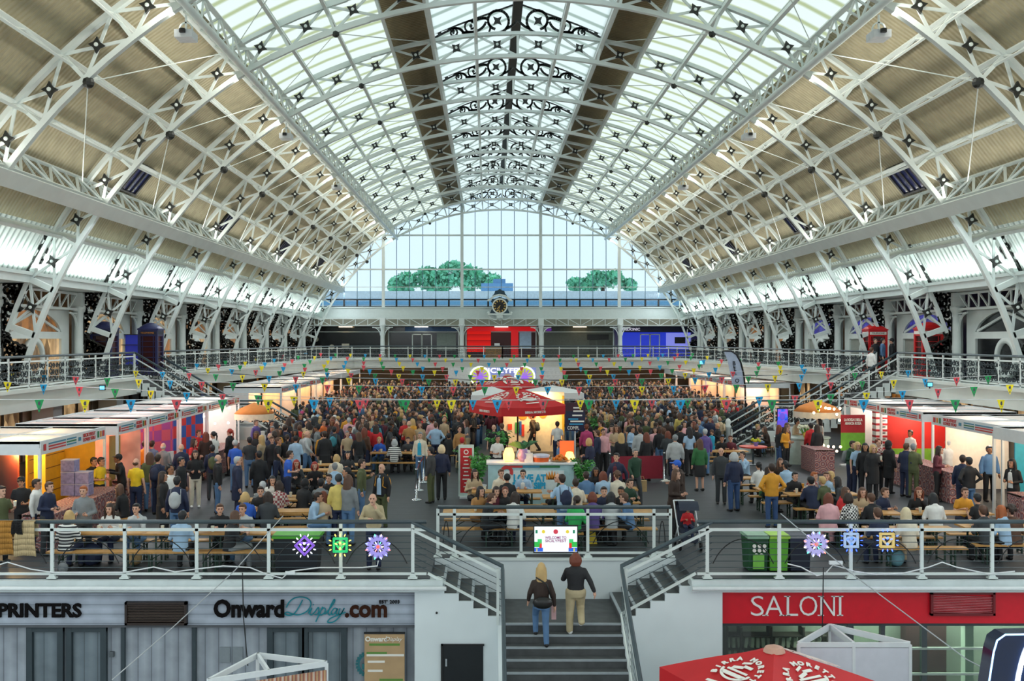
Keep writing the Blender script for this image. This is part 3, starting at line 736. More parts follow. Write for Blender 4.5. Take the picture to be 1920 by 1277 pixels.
# ---------------------------------------------------------------- end wall: columns, girders, shops, window, clock
YE = 94.0; EC = [940+148*(i-2.5) for i in range(6)]
ex = [pxX(x, YE) for x in EC]
for i, x in enumerate(ex):
    o = dup(colp, (x, YE-.3, ZG), pi/2, f'white cast iron column on the end gallery, {["first", "second", "third", "fourth", "fifth", "sixth"][i]} from the left')
for i in range(5):
    girder(f'white lattice girder over the end gallery, {["first", "second", "third", "fourth", "fifth"][i]} bay from the left', (ex[i]+.25, YE-.3), (ex[i+1]-.25, YE-.3), 6.35, 7.0, 6, 'gallery lattice girders')
mb = MB(); mb.bb(X0-18.6, X0+18.6, YE+.1, YE+.6, 7.05, 8.05); mb.bb(X0-18.6, X0+18.6, YE+.02, YE+.6, 7.05, 7.3); mb.bb(X0-18.6, X0+18.6, YE+.04, YE+.6, 7.98, 8.1)
S('wall_end', mb, mat('end_parapet', '#c7d3d0', .6, var=.03), 'white parapet beam under the end window', 'wall')
mb = MB(); mb.bb(X0-24, X0+24, 96.8, 97, 0, 7.1); S('wall_end_lower', mb, CREAM, 'wall behind the shops of the end gallery', 'wall')
mb = MB(); mb.bb(X0-18.6, X0+18.6, YE-.4, 97, 6.3, 6.36); S('ceiling', mb, mat('end_shop_ceiling', '#8c9088', .8), 'ceiling of the end gallery shops', 'ceiling')
# window
WY = 94.5
o = S('window_1', MB().bb(0, .1, 0, .1, 0, .1), WHITE, 'great arched end window with white mullions', 'window') if False else E('window_1', (X0, WY, 8.1), 'great arched end window with tall panes and white mullions', 'window', kind='structure')
def arcz(x): d = (RO+.3)**2-(x-X0)**2; return ZC+sqrt(d) if d > 0 else 0
mb = MB(); n = 40; base = 8.1
xs = [X0-17.2+34.4*i/n for i in range(n+1)]
for a, b in zip(xs, xs[1:]):
    za, zb = arcz(a)+(1.0 if abs(a-X0) < 3.6 else 0), arcz(b)+(1.0 if abs(b-X0) < 3.6 else 0)
    if za > base and zb > base: mb.quad((a, WY, base), (b, WY, base), (b, WY, zb), (a, WY, za))
M('glass', mb, thin_glass('blue_tinted_glass', '#dcecf6', .02, .25), o)
mb = MB()
for x in ex:
    if arcz(x) > base: mb.bar((x, WY-.1, base), (x, WY-.1, arcz(x)), .28, .22, (0, 1, 0))
M('main_mullions', mb, WHITE, o)
mb = MB()
for i in range(5):
    for j in range(1, 6):
        x = ex[i]+(ex[i+1]-ex[i])*j/6
        if arcz(x) > base: mb.bar((x, WY-.03, base), (x, WY-.03, arcz(x)), .06, .06, (0, 1, 0))
M('glazing_bars', mb, mat('blue_grey_glazing_bar', '#5d7f93', .5), o)
mb = MB()
for z, t in ((14.78, .16), (11.6, .14), (9.95, .06)):
    hw = sqrt(max(0, RO**2-(z-ZC)**2)); mb.bar((X0-hw, WY-.06, z), (X0+hw, WY-.06, z), .1, t)
M('transoms', mb, WHITE, o)
mb = MB(); mb.bar((X0-17, WY-.08, 8.78), (X0+17, WY-.08, 8.78), .1, .12); mb.bar((X0-17, WY-.08, 8.12), (X0+17, WY-.08, 8.12), .1, .1)
for i in range(5):
    for j in range(6):
        x = ex[i]+(ex[i+1]-ex[i])*j/6; mb.bar((x, WY-.08, 8.1), (x, WY-.08, 8.8), .16, .1, (0, 1, 0))
M('black_sill_frames', mb, BLACK, o)
# end shops
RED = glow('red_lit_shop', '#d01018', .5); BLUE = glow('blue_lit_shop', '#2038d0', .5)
def shop(i, label, build):
    a, b = ex[i]+.3, ex[i+1]-.3; o = E('end_gallery_shop', ((a+b)/2, 96, ZG), label, 'shop', 'shops on the end gallery'); build(o, a, b); return o
def fr(o, a, b, m, doorx=None):
    mb = MB(); mb.bb(a, b, 95.9, 95.95, ZG+.05, 6.3); M('glazing', mb, m, o)
    mb = MB(); mb.bb(a, b, 95.82, 95.92, 5.75, 5.83)
    for x in (a+.05, b-.05): mb.box((x, 95.87, 4.85), (.1, .1, 2.9))
    if doorx:
        for d in (-.9, -.02, .02, .9): mb.box((doorx+d, 95.85, 4.5), (.09, .1, 2.2))
        mb.box((doorx, 95.85, 5.55), (1.9, .1, .1))
    M('frame', mb, WHITE, o)
def sA(o, a, b):
    fr(o, a, b, AMB[2])
    for j, (x, z) in enumerate(((a+.5, 5.1), (a+.7, 4.3), (a+2.0, 4.35), (a+3.3, 4.5))):
        mb = MB()
        if j in (0, 2): mb.ring((x, 95.8, z), 0, .25, .04, n=16)
        else: mb.box((x, 95.8, z), (.7, .04, .35))
        M('wall_plate', mb, mat('painted_glass_light', '#b9b8a6', .6), o)  # flat pale shapes imitate reflections and round lights in the glass
def sB(o, a, b):
    fr(o, a, b, AMB[2], a+3.2)
    mb = MB(); mb.bb(a+4.6, b-.3, 95.8, 95.86, 4.0, 5.7); M('shop_screen', mb, mat('grey_green_panel', '#7f8a84', .6), o)
    mb = MB(); mb.bb(a+1.6, b, 95.8, 95.85, 5.85, 6.25); M('blue_fascia', mb, mat('slate_blue', '#3c5f8c', .5), o)
def sC(o, a, b):
    fr(o, a, b, mat('dark_red_interior', '#3a0608', .4))
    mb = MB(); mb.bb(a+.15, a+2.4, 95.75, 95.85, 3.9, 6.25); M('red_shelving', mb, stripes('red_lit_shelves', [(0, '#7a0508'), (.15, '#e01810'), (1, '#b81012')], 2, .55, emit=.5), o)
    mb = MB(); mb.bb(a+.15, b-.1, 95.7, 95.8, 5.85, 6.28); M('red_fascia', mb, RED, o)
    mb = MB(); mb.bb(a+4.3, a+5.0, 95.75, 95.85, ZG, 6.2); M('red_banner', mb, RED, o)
    mb = MB(); mb.bb(a+5.1, b-.5, 95.78, 95.84, 4.2, 5.9); M('window_reflection', mb, mat('pale_blue_poster', '#a9c4e0', .3), o)  # pale panel stands in for a reflection in the shop glass
def sD(o, a, b):
    fr(o, a, b, mat('olive_grey_shutter', '#5c6058', .6))
    mb = MB(); mb.bb(a+4.2, b-.5, 95.8, 95.86, 5.05, 5.55); M('dark_sign', mb, BLACK, o)
    for j in range(3):
        mb = MB(); mb.box((a+4.7+j*.75, 95.84, 4.4), (.6, .05, 1.2)); M('notice_panel', mb, mat('dim_panel', '#4d504a', .6), o)
    mb = MB(); mb.box((a+.55, 95.8, 6.0), (.5, .05, .25)); M('purple_sign', mb, glow('purple_sign', '#6a2a9a', .5), o)
def sE(o, a, b):
    fr(o, a, b, BLUE, a+2.8)
    mb = MB(); mb.bb(a-.2, b, 95.6, 95.8, 5.75, 6.3); M('navy_fascia', mb, mat('navy_fascia', '#15163a', .5), o)
    text('TRIDONIC', .36, face_cam((a+.95, 95.56, 6.02)), glow('glow_brightened_letters', '#d9d6e9', .6), o, bold=.01, width=1.75)  # glow added to the letters so the dark sign reads
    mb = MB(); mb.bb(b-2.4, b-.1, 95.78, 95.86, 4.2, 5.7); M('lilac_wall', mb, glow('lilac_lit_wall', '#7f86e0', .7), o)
    mb = MB(); mb.box((b-1.1, 95.74, 5.0), (1.0, .06, .6)); M('dark_screen', mb, BLACK, o)
shop(0, 'dark glazed shop with pale reflections and lights, leftmost on end gallery', sA); shop(1, 'dark shop with white double doors on the end gallery', sB)
shop(2, 'red lit shop under the clock', sC); shop(3, 'grey shuttered shop right of the red shop', sD); shop(4, 'blue lit shop with navy sign at right of end gallery', sE)
for i, (x, c) in enumerate(((648, '#ffd9a0'), (790, '#fff4e0'), (940, '#fff0e8'), (1087, '#ffd9a0'))):
    mb = MB(); p = px(x, 617, 95.2); mb.box((p.x, 95.2, 6.26), (1.25, .2, .08)); o = M('strip_light', mb, glow('warm_strip' if i in (0, 3) else 'white_strip', c, 4)); tag(o, ['warm strip light at the leftmost end shop', 'white strip light over the double doors', 'white strip light over the red shop', 'warm strip light at the grey shutter'][i], 'strip light')
o = E('reception_desk', (px(925, 660, 94.6).x, 94.6, ZG), 'light wood counter in front of the red shop', 'counter')
mb = MB(); c = px(925, 655, 94.6); mb.box((c.x, 94.6, ZG+.5), (1.5, .6, 1.0)); M('front', mb, mat('light_oak', '#8f6b3e', .5, var=.15, scale=8), o)
mb = MB(); mb.box((c.x, 94.6, ZG+1.03), (1.7, .7, .06)); M('top', mb, mat('oak_top', '#a98252', .5), o)
mb = MB(); mb.box((c.x+.35, 94.6, ZG+1.2), (.5, .3, .26)); o = M('monitor', mb, PIPEM); tag(o, 'white monitor on the wood counter', 'monitor')
# clock
def clock():
    x = px(937, 574, 93.2).x; Y = 93.2; zc = 5.1+(636-574)/20.39
    o = E('clock', (x, Y, 7.0), 'ornate dark teal wall clock with gold numerals on the parapet', 'clock')
    T = mat('dark_teal_paint', '#16394a', .4); G = mat('gold_paint', '#c9a75a', .35, metal=.4)
    mb = MB(); P = [(-.9, -.66), (-.75, -.3), (-.62, 0), (-.75, .35), (-.85, .45), (-.55, .62), (0, .85), (.55, .62), (.85, .45), (.75, .35), (.62, 0), (.75, -.3), (.9, -.66)]
    R = Matrix.Translation((x, Y+.25, zc))@Matrix.Rotation(pi/2, 4, 'X'); mb.prism(P, R, .35); M('case', mb, T, o)
    mb = MB(); mb.prism([(-.68, .95), (-.5, 1.15), (-.42, 1.4), (-.2, 1.45), (0, 1.6), (.2, 1.45), (.42, 1.4), (.5, 1.15), (.68, .95)], R, .3); M('crest', mb, T, o)
    mb = MB(); arcp = [(-1.12, .5), (-.85, .62), (-.55, .9), (0, 1.05), (.55, .9), (.85, .62), (1.12, .5)]
    for a, b in zip(arcp, arcp[1:]): mb.bar((x+a[0], Y-.02, zc+a[1]), (x+b[0], Y-.02, zc+b[1]), .3, .17, (0, 0, 1))
    M('pediment', mb, WHITE, o)
    mb = MB(); mb.ring((x, Y-.14, zc), .6, .72, .1, n=32); M('bezel', mb, WHITE, o)
    mb = MB(); mb.ring((x, Y-.12, zc), 0, .62, .06, n=32); M('dial', mb, BLACK, o)
    mb = MB()
    for i in range(12):
        a = pi/6*i; d = V(sin(a), 0, cos(a)); mb.bar(V(x, Y-.17, zc)+d*.4, V(x, Y-.17, zc)+d*.57, .09, .02, (0, 1, 0))
    mb.ring((x, Y-.16, zc), .585, .6, .02, n=32); M('numerals', mb, G, o)
    for a, l, w in ((radians(222), .34, .06), (radians(196), .48, .04)):
        d = V(sin(a), 0, cos(a)); mb = MB(); mb.bar(V(x, Y-.19, zc)-d*.08, V(x, Y-.19, zc)+d*l, w, .02, (0, 1, 0)); M('hand', mb, G, o)
    mb = MB(); mb.bb(x-1.1, x+1.1, Y-.25, Y+.3, zc-.82, zc-.68)
    for s in (-1, 1):
        for u in range(8): a, b = u/8, (u+1)/8; mb.bar((x+s*(1.0-.95*a), Y, zc-.95-.3*sin(a*pi*.9)), (x+s*(1.0-.95*b), Y, zc-.95-.3*sin(b*pi*.9)), .1, .08)
        mb.ball((x+s*1.05, Y-.15, zc-.6), .1, 8, 6)
    mb.lathe([(.05, -1.35), (.3, -1.1), (.35, -.82)], (x, Y+.05, zc), 10); M('bracket_shelf', mb, WHITE, o)
clock()
# ---------------------------------------------------------------- outdoors beyond the window
mb = MB(); mb.bb(X0-60, X0+60, 112, 150, 0, 9.6); S('exterior_block', mb, mat('pale_blue_cladding', '#d0e3ee', .7, var=.05), 'pale flat roofed building outside the end window', 'building')
mb = MB(); mb.bb(X0-60, X0+60, 111.7, 112.2, 8.9, 9.3); S('trim_8', mb, mat('blue_eaves', '#6fa9d0', .6), 'blue eaves line of the building outside', 'trim')
mb = MB(); mb.bb(X0-60, X0+60, 111.9, 114, 9.6, 10.4); S('trim_9', mb, mat('white_roof_edge', '#d7e6ef', .6), 'pale roof edge of the building outside', 'trim')
mb = MB(); mb.bb(px(902, 0, 130).x, px(962, 0, 130).x, 130, 140, 9, px(0, 540-9, 130).z); mb.bb(px(925, 0, 130).x, px(948, 0, 130).x, 131, 138, 9, px(0, 522, 130).z)
o = M('distant_building', mb, mat('hazy_blue_brick', '#6f9cc4', .8)); tag(o, 'hazy blue stepped building seen behind the clock', 'building')
def tree(label, x0, x1, ytop, ybot, Y, seed, parts):
    o = E('tree', (pxX((x0+x1)/2, Y), Y, 0), label, 'tree', 'trees outside the end window'); rnd = random.Random(seed); mb = MB()
    for cx_, cy_, r_ in parts:
        c0 = px(cx_, cy_, Y); R_ = r_/(F/Y)
        for _ in range(int(260*R_*R_/4)+160):
            d = V(rnd.gauss(0, 1), rnd.gauss(0, 1), rnd.gauss(0, 1)).normalized()*R_*rnd.uniform(.55, 1.05); d.z *= .8
            c = c0+d; s_ = rnd.uniform(.25, .5); a = V(rnd.gauss(0, 1), rnd.gauss(0, 1), rnd.gauss(0, 1)).normalized()*s_; b = a.cross(V(rnd.gauss(0, 1), rnd.gauss(0, 1), rnd.gauss(0, 1))).normalized()*s_*.7
            mb.add([c-a, c+b, c+a, c-b], [(0, 1, 2, 3)])
    M('crown', mb, mat('haze_tinted_green_leaves', '#7fd0a8', .7, var=.35, scale=.7), o)  # pale teal haze of the window glass put into the leaf colour
    mb = MB(); cx_ = pxX((x0+x1)/2, Y); mb.tube([(cx_, Y, 0), (cx_+.2, Y, 6), (cx_, Y, px(0, ybot, Y).z+1)], [.5, .4, .3], 8); M('trunk', mb, mat('bark', '#4a4036', .9), o)
tree('large teal green tree outside left of the clock', 720, 945, 497, 548, 155, 1, [(760, 530, 24), (745, 535, 18), (800, 520, 26), (850, 515, 32), (880, 522, 30), (920, 530, 22), (820, 532, 26)])
tree('smaller green tree outside right of the clock', 1060, 1200, 508, 548, 155, 2, [(1080, 532, 16), (1120, 525, 22), (1150, 522, 20), (1180, 535, 15), (1105, 534, 18)])
# ================================================================ FRONT SHOPS
YS = 21.75
PLANKH = stripes('whitewashed_planks_level', [(0, '#6f757d'), (.05, '#aab4c2'), (.5, '#b9c2d0'), (.95, '#a3adbb'), (1, '#6f757d')], 2, .2, .7, noise=.28)
PLANKV = stripes('whitewashed_planks_upright', [(0, '#5f656c'), (.05, '#97a0aa'), (.5, '#a8b0b9'), (.95, '#8f98a2'), (1, '#5f656c')], 0, .29, .7, noise=.28)
SLATE = mat('slate_grey_door_frame', '#2f3c42', .5)
zt = lambda y, Y=YS: H-(y-CY)*Y/F
o = E('wooden_shopfront', (-7, YS, -3.45), 'whitewashed plank shopfront with slate door frames below the left railing', 'shopfront')
mb = MB(); mb.bb(-14, pxX(781, YS), YS, YS+.12, zt(1172), zt(1110)); M('sign_board', mb, PLANKH, o)
mb = MB(); mb.bb(-14, pxX(781, YS), YS+.12, YS+.24, -3.45, zt(1172)); M('plank_wall', mb, PLANKV, o)
mb = MB(); mb.bb(-14, pxX(783, YS), YS-.03, YS+.14, zt(1176), zt(1172)); mb.bb(-14, pxX(783, YS), YS-.02, YS+.14, zt(1112), zt(1106)); M('sign_trim', mb, mat('grey_sign_trim', '#4f5358', .6), o)
mb = MB(); mb.bb(pxX(780, YS), pxX(785, YS), YS-.02, YS+.2, -3.45, zt(1108)); M('corner_post', mb, BLACK, o)
def doorleaf(a, b, lab=None):
    d = MB()
    for x0, x1 in ((a, a+11), (b-11, b)): d.bb(pxX(x0, YS), pxX(x1, YS), YS+.02, YS+.16, -3.45, zt(1178))
    d.bb(pxX(a, YS), pxX(b, YS), YS+.025, YS+.155, zt(1186), zt(1177))
    q = M('door_frame', d, SLATE, o)
    g = MB(); g.bb(pxX(a+11, YS), pxX(b-11, YS), YS+.1, YS+.125, -3.45, zt(1186)); M('door_glass', g, thin_glass('grey_door_glass', '#dfe5e6', .06), o)
for a, b in ((48, 117), (122, 198), (500, 570), (566, 650)): doorleaf(a, b)
for a in (225, 359): mb = MB(); mb.bb(pxX(a, YS), pxX(a+7, YS), YS+.04, YS+.14, -3.45, zt(1178)); M('mullion', mb, SLATE, o)
mb = MB(); mb.bb(pxX(203, YS), pxX(211, YS), YS+.05, YS+.14, zt(1234), zt(1224)); q = M('key_box', mb, mat('grey_key_box', '#5d6468', .4, metal=.5), o)
for a in (410, 434): mb = MB(); mb.bb(pxX(a, YS), pxX(a+19, YS), YS+.09, YS+.125, zt(1245), zt(1216)); M('leaflet_holder', mb, mat('grey_leaflet_holder', '#7d868c', .4), o)
INK = mat('black_lettering', '#120f10', .8, var=0, spec=.1); TEAL = mat('teal_lettering', '#2a8794', .8, var=0, spec=.1)
def sign(txt, x0, x1, y, size, m, lab, sx=None, Y=YS-.03, **k):
    q = text(txt, size, face_cam((pxX((x0+x1)/2, Y), Y, zt(y, Y))), m, None, 'sign_lettering', .04, width=(x1-x0)/(F/Y), **k); return tag(q, lab, 'sign')
sign('PRINTERS', -4, 152, 1146, .4, INK, 'black capital lettering at the left end of the plank sign board', bold=.012)
sign('Onward', 401, 533, 1143, .5, INK, 'bold black lettering just left of the teal script word', bold=.018)
def smooth(P, n=5):
    out = []
    for i in range(len(P)-1):
        p0, p1, p2, p3 = P[max(0, i-1)], P[i], P[i+1], P[min(len(P)-1, i+2)]
        for j in range(n):
            t = j/n; out.append(tuple(.5*((2*p1[k])+(-p0[k]+p2[k])*t+(2*p0[k]-5*p1[k]+4*p2[k]-p3[k])*t*t+(-p0[k]+3*p1[k]-3*p2[k]+p3[k])*t**3) for k in (0, 1)))
    return out+[P[-1]]
mb = MB()
for st in ([(575, 1125), (566, 1139), (556, 1150), (546, 1154), (536, 1153), (534, 1150), (540, 1148), (550, 1151), (566, 1153), (584, 1147), (594, 1136), (592, 1126), (578, 1120), (558, 1121), (544, 1129), (537, 1139)], [(588, 1150), (597, 1140), (592, 1150), (596, 1153), (604, 1147)], [(601, 1133), (600, 1135)], [(604, 1147), (612, 1139), (613, 1146), (609, 1152), (603, 1152)], [(622, 1138), (614, 1152), (606, 1166)], [(614, 1150), (622, 1141), (628, 1141), (627, 1148), (619, 1153), (613, 1151)], [(627, 1152), (640, 1140), (650, 1128), (649, 1124), (642, 1134), (635, 1149), (638, 1153), (644, 1150)], [(656, 1142), (649, 1141), (642, 1149), (645, 1153), (652, 1148), (657, 1141), (653, 1150), (656, 1153), (661, 1150)], [(663, 1141), (659, 1150), (664, 1152), (672, 1142)], [(673, 1140), (662, 1156), (648, 1166), (634, 1167), (640, 1160), (660, 1153), (676, 1148)]):
    q = [((x-536)*.8+536, y) for x, y in st]; q = smooth(q) if len(q) > 2 else q
    mb.tube([V(pxX(x, YS-.03), YS-.03, zt(y, YS-.03)) for x, y in q], .014, 5)
tag(M('sign_lettering', mb, TEAL), 'thin slanted teal script word on the plank sign board', 'sign')
sign('.com', 647, 726, 1143, .5, mat('brown_lettering', '#3a2016', .8, var=0, spec=.1), 'dark brown .com lettering on the plank sign board', bold=.016)
sign("EST' 2003", 711, 749, 1129, .1, INK, "tiny EST' 2003 lettering at the end of the sign board")
def vent(x0, x1, y0, y1, m, lab, tilt=0, n=11, sm=None):
    e = E('louvre_vent', (pxX((x0+x1)/2, YS-.1), YS-.1, zt(y1)), lab, 'vent'); a, b, lo, hi = pxX(x0, YS-.1), pxX(x1, YS-.1), zt(y1), zt(y0)
    mb = MB(); mb.bb(a, b, YS-.03, YS+.02, lo, hi); M('backing', mb, BLACK, e)
    mb = MB()
    for q in ((a, a+.05, lo, hi), (b-.05, b, lo, hi), (a, b, lo, lo+.05), (a, b, hi-.05, hi)): mb.bb(q[0], q[1], YS-.12, YS-.02, q[2], q[3])
    M('frame', mb, m, e)
    for i in range(n):
        z = lo+.06+(hi-lo-.12)*(i+.5)/n; mb = MB(); mb.bar((a+.04, YS-.08, z), (b-.04, YS-.08, z-tilt), .03, .012); M('slat', mb, sm or m, e)
vent(234, 350, 1127, 1170, mat('dark_brown_vent', '#2a1d18', .5), 'dark brown louvred vent in the plank sign board', sm=mat('brown_slat', '#4e3f36', .5))  # slats coloured lighter to stand for the light they catch
vent(1745, 1866, 1108, 1152, mat('dark_red_vent', '#6d0f18', .5), 'dark red louvred vent on the red shop sign', .04, 11, mat('highlit_red_slat', '#c06a70', .45))  # pink slat colour is a painted highlight on dark red metal
# roll-up poster and round logo sticker
o = E('poster', (pxX(721, YS-.06), YS-.06, -3.45), 'tan paper poster with green lines hung on the plank wall', 'poster')
mb = MB(); mb.bb(pxX(684, YS), pxX(759, YS), YS-.06, YS-.045, -3.2, zt(1186)); M('sheet', mb, mat('tan_paper', '#b3956f', .8, var=.12, scale=2), o)
mb = MB(); mb.bb(pxX(683, YS), pxX(760, YS), YS-.08, YS-.04, zt(1187), zt(1184)); M('top_rail', mb, BLACK, o)
PW = mat('white_print', '#e9e6dd', .7, var=0); PG = mat('green_print', '#5d8a3c', .7, var=0)
text('Onward', .14, face_cam((pxX(706, YS), YS-.065, zt(1197))), PW, o, bold=.005); text('Display', .12, face_cam((pxX(738, YS), YS-.065, zt(1197))), PW, o, shear=.4)
for x0, x1, y, m in ((693, 750, 1207, PG), (688, 726, 1223, PG), (688, 758, 1227, PW), (690, 722, 1239, PW), (690, 718, 1256, PW), (712, 756, 1273, PG)):
    mb = MB(); mb.bb(pxX(x0, YS), pxX(x1, YS), YS-.066, YS-.06, zt(y+2), zt(y-2)); M('printed_line', mb, m, o)
mb = MB(); c = (pxX(692, YS), YS-.02, zt(1245)); mb.ring(c, .2, .24, .02, n=28)
for i in range(24): t = 2*pi*i/24; mb.box((c[0]+.26*cos(t), c[1], c[2]+.26*sin(t)), (.05, .02, .05))
mb.box((c[0]-.05, c[1], c[2]-.05), (.2, .02, .12)); q = M('round_sticker', mb, mat('teal_sticker', '#1f6a72', .5)); tag(q, 'round teal toothed sticker half behind the tan poster', 'sticker')
# black door in the white wall
o = E('door_1', (pxX(867, YF), YF-.03, -3.45), 'plain black door in the white wall left of the stairs', 'door', kind='structure')
mb = MB(); mb.bb(pxX(828, YF), pxX(906, YF), YF-.06, YF-.02, -3.45, zt(1208, YF)); M('leaf', mb, mat('black_door', '#0b1318', .35), o)
mb = MB(); mb.bb(pxX(827, YF), pxX(831, YF), YF-.09, YF-.02, -3.45, zt(1206, YF)); mb.bb(pxX(827, YF), pxX(908, YF), YF-.09, YF-.02, zt(1209, YF), zt(1206, YF)); M('frame', mb, BLACK, o)
mb = MB(); mb.box((pxX(837, YF), YF-.1, zt(1239, YF)), (.035, .05, .16)); M('handle', mb, mat('chrome', '#c9ced2', .2, metal=1), o)
mb = MB(); mb.ball((pxX(819, YF), YF-.05, zt(1148, YF)), .025, 8, 6); tag(M('wall_stud', mb, BLACK), 'small black stud on the white wall', 'stud')
# right shop: red sign, glazing, shelves with rolls, boxes
o = E('red_shopfront', (9, YS, -3.45), 'shop with red sign board and glazing below the right railing', 'shopfront')
x0 = pxX(1354, YS)
mb = MB(); mb.bb(x0, 14, YS-.04, YS+.1, zt(1168), zt(1104)); M('sign_board', mb, mat('red_sign_board', '#d0021f', .5, var=.05), o)
LW = mat('white_lettering', '#eef0ee', .5, var=0)
for ch, xa, xb in (('S', 1408, 1432), ('A', 1434, 1468), ('L', 1475, 1496), ('O', 1499, 1532), ('N', 1538, 1565), ('I', 1573, 1577)):
    me = font_mesh(ch, .5, .03, None, -.006); xs = [v.co.x for v in me.vertices]; ys = [v.co.y for v in me.vertices]; Yt = YS-.06
    kx = (xb-xa)/(F/Yt)/(max(xs)-min(xs)); ky = 37/(F/Yt)/(max(ys)-min(ys)); me.transform(Matrix.Translation((-(max(xs)+min(xs))/2, -(max(ys)+min(ys))/2, 0))); me.transform(Matrix.Diagonal((kx, ky, 1, 1)))
    c = V(pxX((xa+xb)/2, Yt), Yt, zt(1136, Yt)); me.transform(face_cam(c)); link('sign_letter', me, LW, o)
    mb = MB(); hh = 18.5/(F/Yt); sw = .03
    for lx, top, bot in {'A': ((xa+1, 0, 1), (xb-1, 0, 1)), 'L': ((xa+1, 1, 1),), 'N': ((xa+1, 1, 1), (xb-1, 1, 0)), 'I': (((xa+xb)/2, 1, 1),)}.get(ch, ()):
        for on, z in ((top, c.z+hh-.008), (bot, c.z-hh+.008)):
            if on: mb.box((pxX(lx, Yt), Yt, z), (.13, .03, .018))
    if mb.v: M('letter_serif', mb, LW, o)
lamp('shop_light', 'AREA', (10, YS+.9, -.95), 260, '#e9f2e4', .5, (0, 0, 0), 6).rotation_euler = (0, 0, pi/2)
mb = MB(); mb.bb(x0, 14, YS+1.6, YS+1.7, -3.45, -.9); M('back_wall', mb, mat('shop_back_wall', '#6f7a70', .7, var=.25, scale=1), o)
mb = MB(); mb.bb(x0, 14, YS+.1, YS+.12, -3.45, zt(1168)); M('glass', mb, thin_glass('shop_glass', '#d9e2dc', .07), o)
mb = MB()
for a, b in ((1354, 1357), (1590, 1602), (1653, 1661), (1730, 1740)): mb.bb(pxX(a, YS), pxX(b, YS), YS+.04, YS+.16, -3.45, zt(1168))
mb.bb(x0, 14, YS+.05, YS+.14, zt(1175), zt(1168)); M('mullions', mb, mat('graphite_frame', '#3d4549', .5), o)
mb = MB()
for y in (1217, 1265): mb.bb(pxX(1700, YS), 14, YS+.02, YS+.08, zt(y+2), zt(y-2))
M('rails', mb, mat('grey_green_rail', '#8d9a92', .4), o)
mb = MB(); mb.bb(pxX(1742, YS), pxX(1822, YS), YS+1.2, YS+1.5, -3.45, zt(1170)); M('dark_display_wall', mb, mat('dark_brown_display', '#2a0f0c', .6), o)
mb = MB(); mb.bb(pxX(1822, YS), pxX(1838, YS), YS+.3, YS+.5, -3.45, zt(1168)); M('green_white_post', mb, mat('mint_post', '#a9bcae', .5), o)
o = E('shelving_unit', (pxX(1425, YS+1.2), YS+1.2, -3.45), 'dark shelf rack of pale sample folders inside the red shop', 'shelf')
mb = MB()
for y in (1188, 1212, 1236): mb.bb(pxX(1358, YS+1.2), pxX(1545, YS+1.2), YS+1.0, YS+1.35, zt(y+2, YS+1.2), zt(y, YS+1.2))
for x in (1358, 1384, 1440, 1500, 1545): mb.bb(pxX(x, YS+1.2), pxX(x+4, YS+1.2), YS+1.0, YS+1.35, -3.45, zt(1172, YS+1.2))
M('frame', mb, mat('dark_rack', '#231f1b', .6), o)
rnd = random.Random(4); FM = mat('pale_folder', '#c3c7b8', .7, var=.12)
proto = None; nth = 0
WH = ['leftmost', 'second', 'third', 'fourth', 'fifth', 'sixth', 'seventh', 'eighth', 'ninth', 'tenth', 'eleventh', 'twelfth', 'thirteenth', 'fourteenth', 'fifteenth', 'sixteenth', 'seventeenth', 'eighteenth']
for row, yb in (('upper', 1188), ('middle', 1212)):
    x = 1364; i = 0
    while x < 1536:
        p = V(pxX(x, YS+1.15), YS+1.15, zt(yb+24-2 if False else (1212 if row == 'upper' else 1236), YS+1.15)+.0)
        if proto is None:
            mb = MB(); mb.box((0, 0, .11), (.07, .2, .22)); proto = M('sample_folder', mb, FM); tag(proto, '', 'folder', 'sample folders on the rack'); q = proto
        else: q = proto.copy(); C.objects.link(q)
        q.location = p; q.rotation_euler = (0, rnd.uniform(-.15, .15), 0); q['label'] = f'{WH[min(i, 17)]} pale folder from the left on the {row} shelf of the rack'
        x += rnd.uniform(10, 13); i += 1
# ================================================================ LOWER FLOOR: booths, parasol, glowing arch
PANEL = mat('white_booth_panel', '#d3d5de', .5, var=.03)
ALU = mat('pale_booth_frame', '#dfe4e6', .35, var=.03)
o = E('exhibition_booth', (7.2, 20.1, -3.45), 'white panel booth with open pitched top beams in front of the red shop', 'booth')
za = -.96; A, B, Cm, Dk = V(6.17, 20.1, za), V(8.38, 20.1, za), V(7.26, 20.1, za), V(7.2, 21.3, za+.02)
mb = MB(); mb.bb(A.x, Cm.x, 20.08, 20.12, -3.45, za-.06); M('wall_panel', mb, PANEL, o)
mb = MB(); mb.bb(Cm.x, B.x, 20.08, 20.12, -3.45, za-.06); M('wall_panel', mb, PANEL, o)
for p in (A, Cm, B, Dk): mb = MB(); mb.bar(p, V(p.x, p.y, -3.45), .06, .06); M('post', mb, ALU, o)
mb = MB(); mb.bar(A, B, .05, .09); M('front_beam', mb, ALU, o)
for p in (A, Cm, B): mb = MB(); mb.bar(p, Dk, .05, .12); M('top_beam', mb, ALU, o)
mb = MB(); mb.bar(V(Cm.x, 20.13, -2.2), V(Dk.x, 21.2, -2.2), .03, 2.5); M('inner_panel', mb, PANEL, o)
o = E('exhibition_booth', (-4, 18.9, -3.45), 'white booth top with mosaic fascia at the bottom left of the stairs', 'booth')
A, B, Dk = V(-4.94, 17.9, -.95), V(-3.0, 18.9, -.95), V(-4.4, 19.4, -.95)
for p in (A, B, Dk): mb = MB(); mb.bar(p, V(p.x, p.y, -3.45), .06, .06); M('post', mb, ALU, o)
for p, q in ((A, B), (B, Dk), (Dk, A), (Dk, A.lerp(B, .5))): mb = MB(); mb.bar(p, q, .05, .1); M('top_beam', mb, ALU, o)
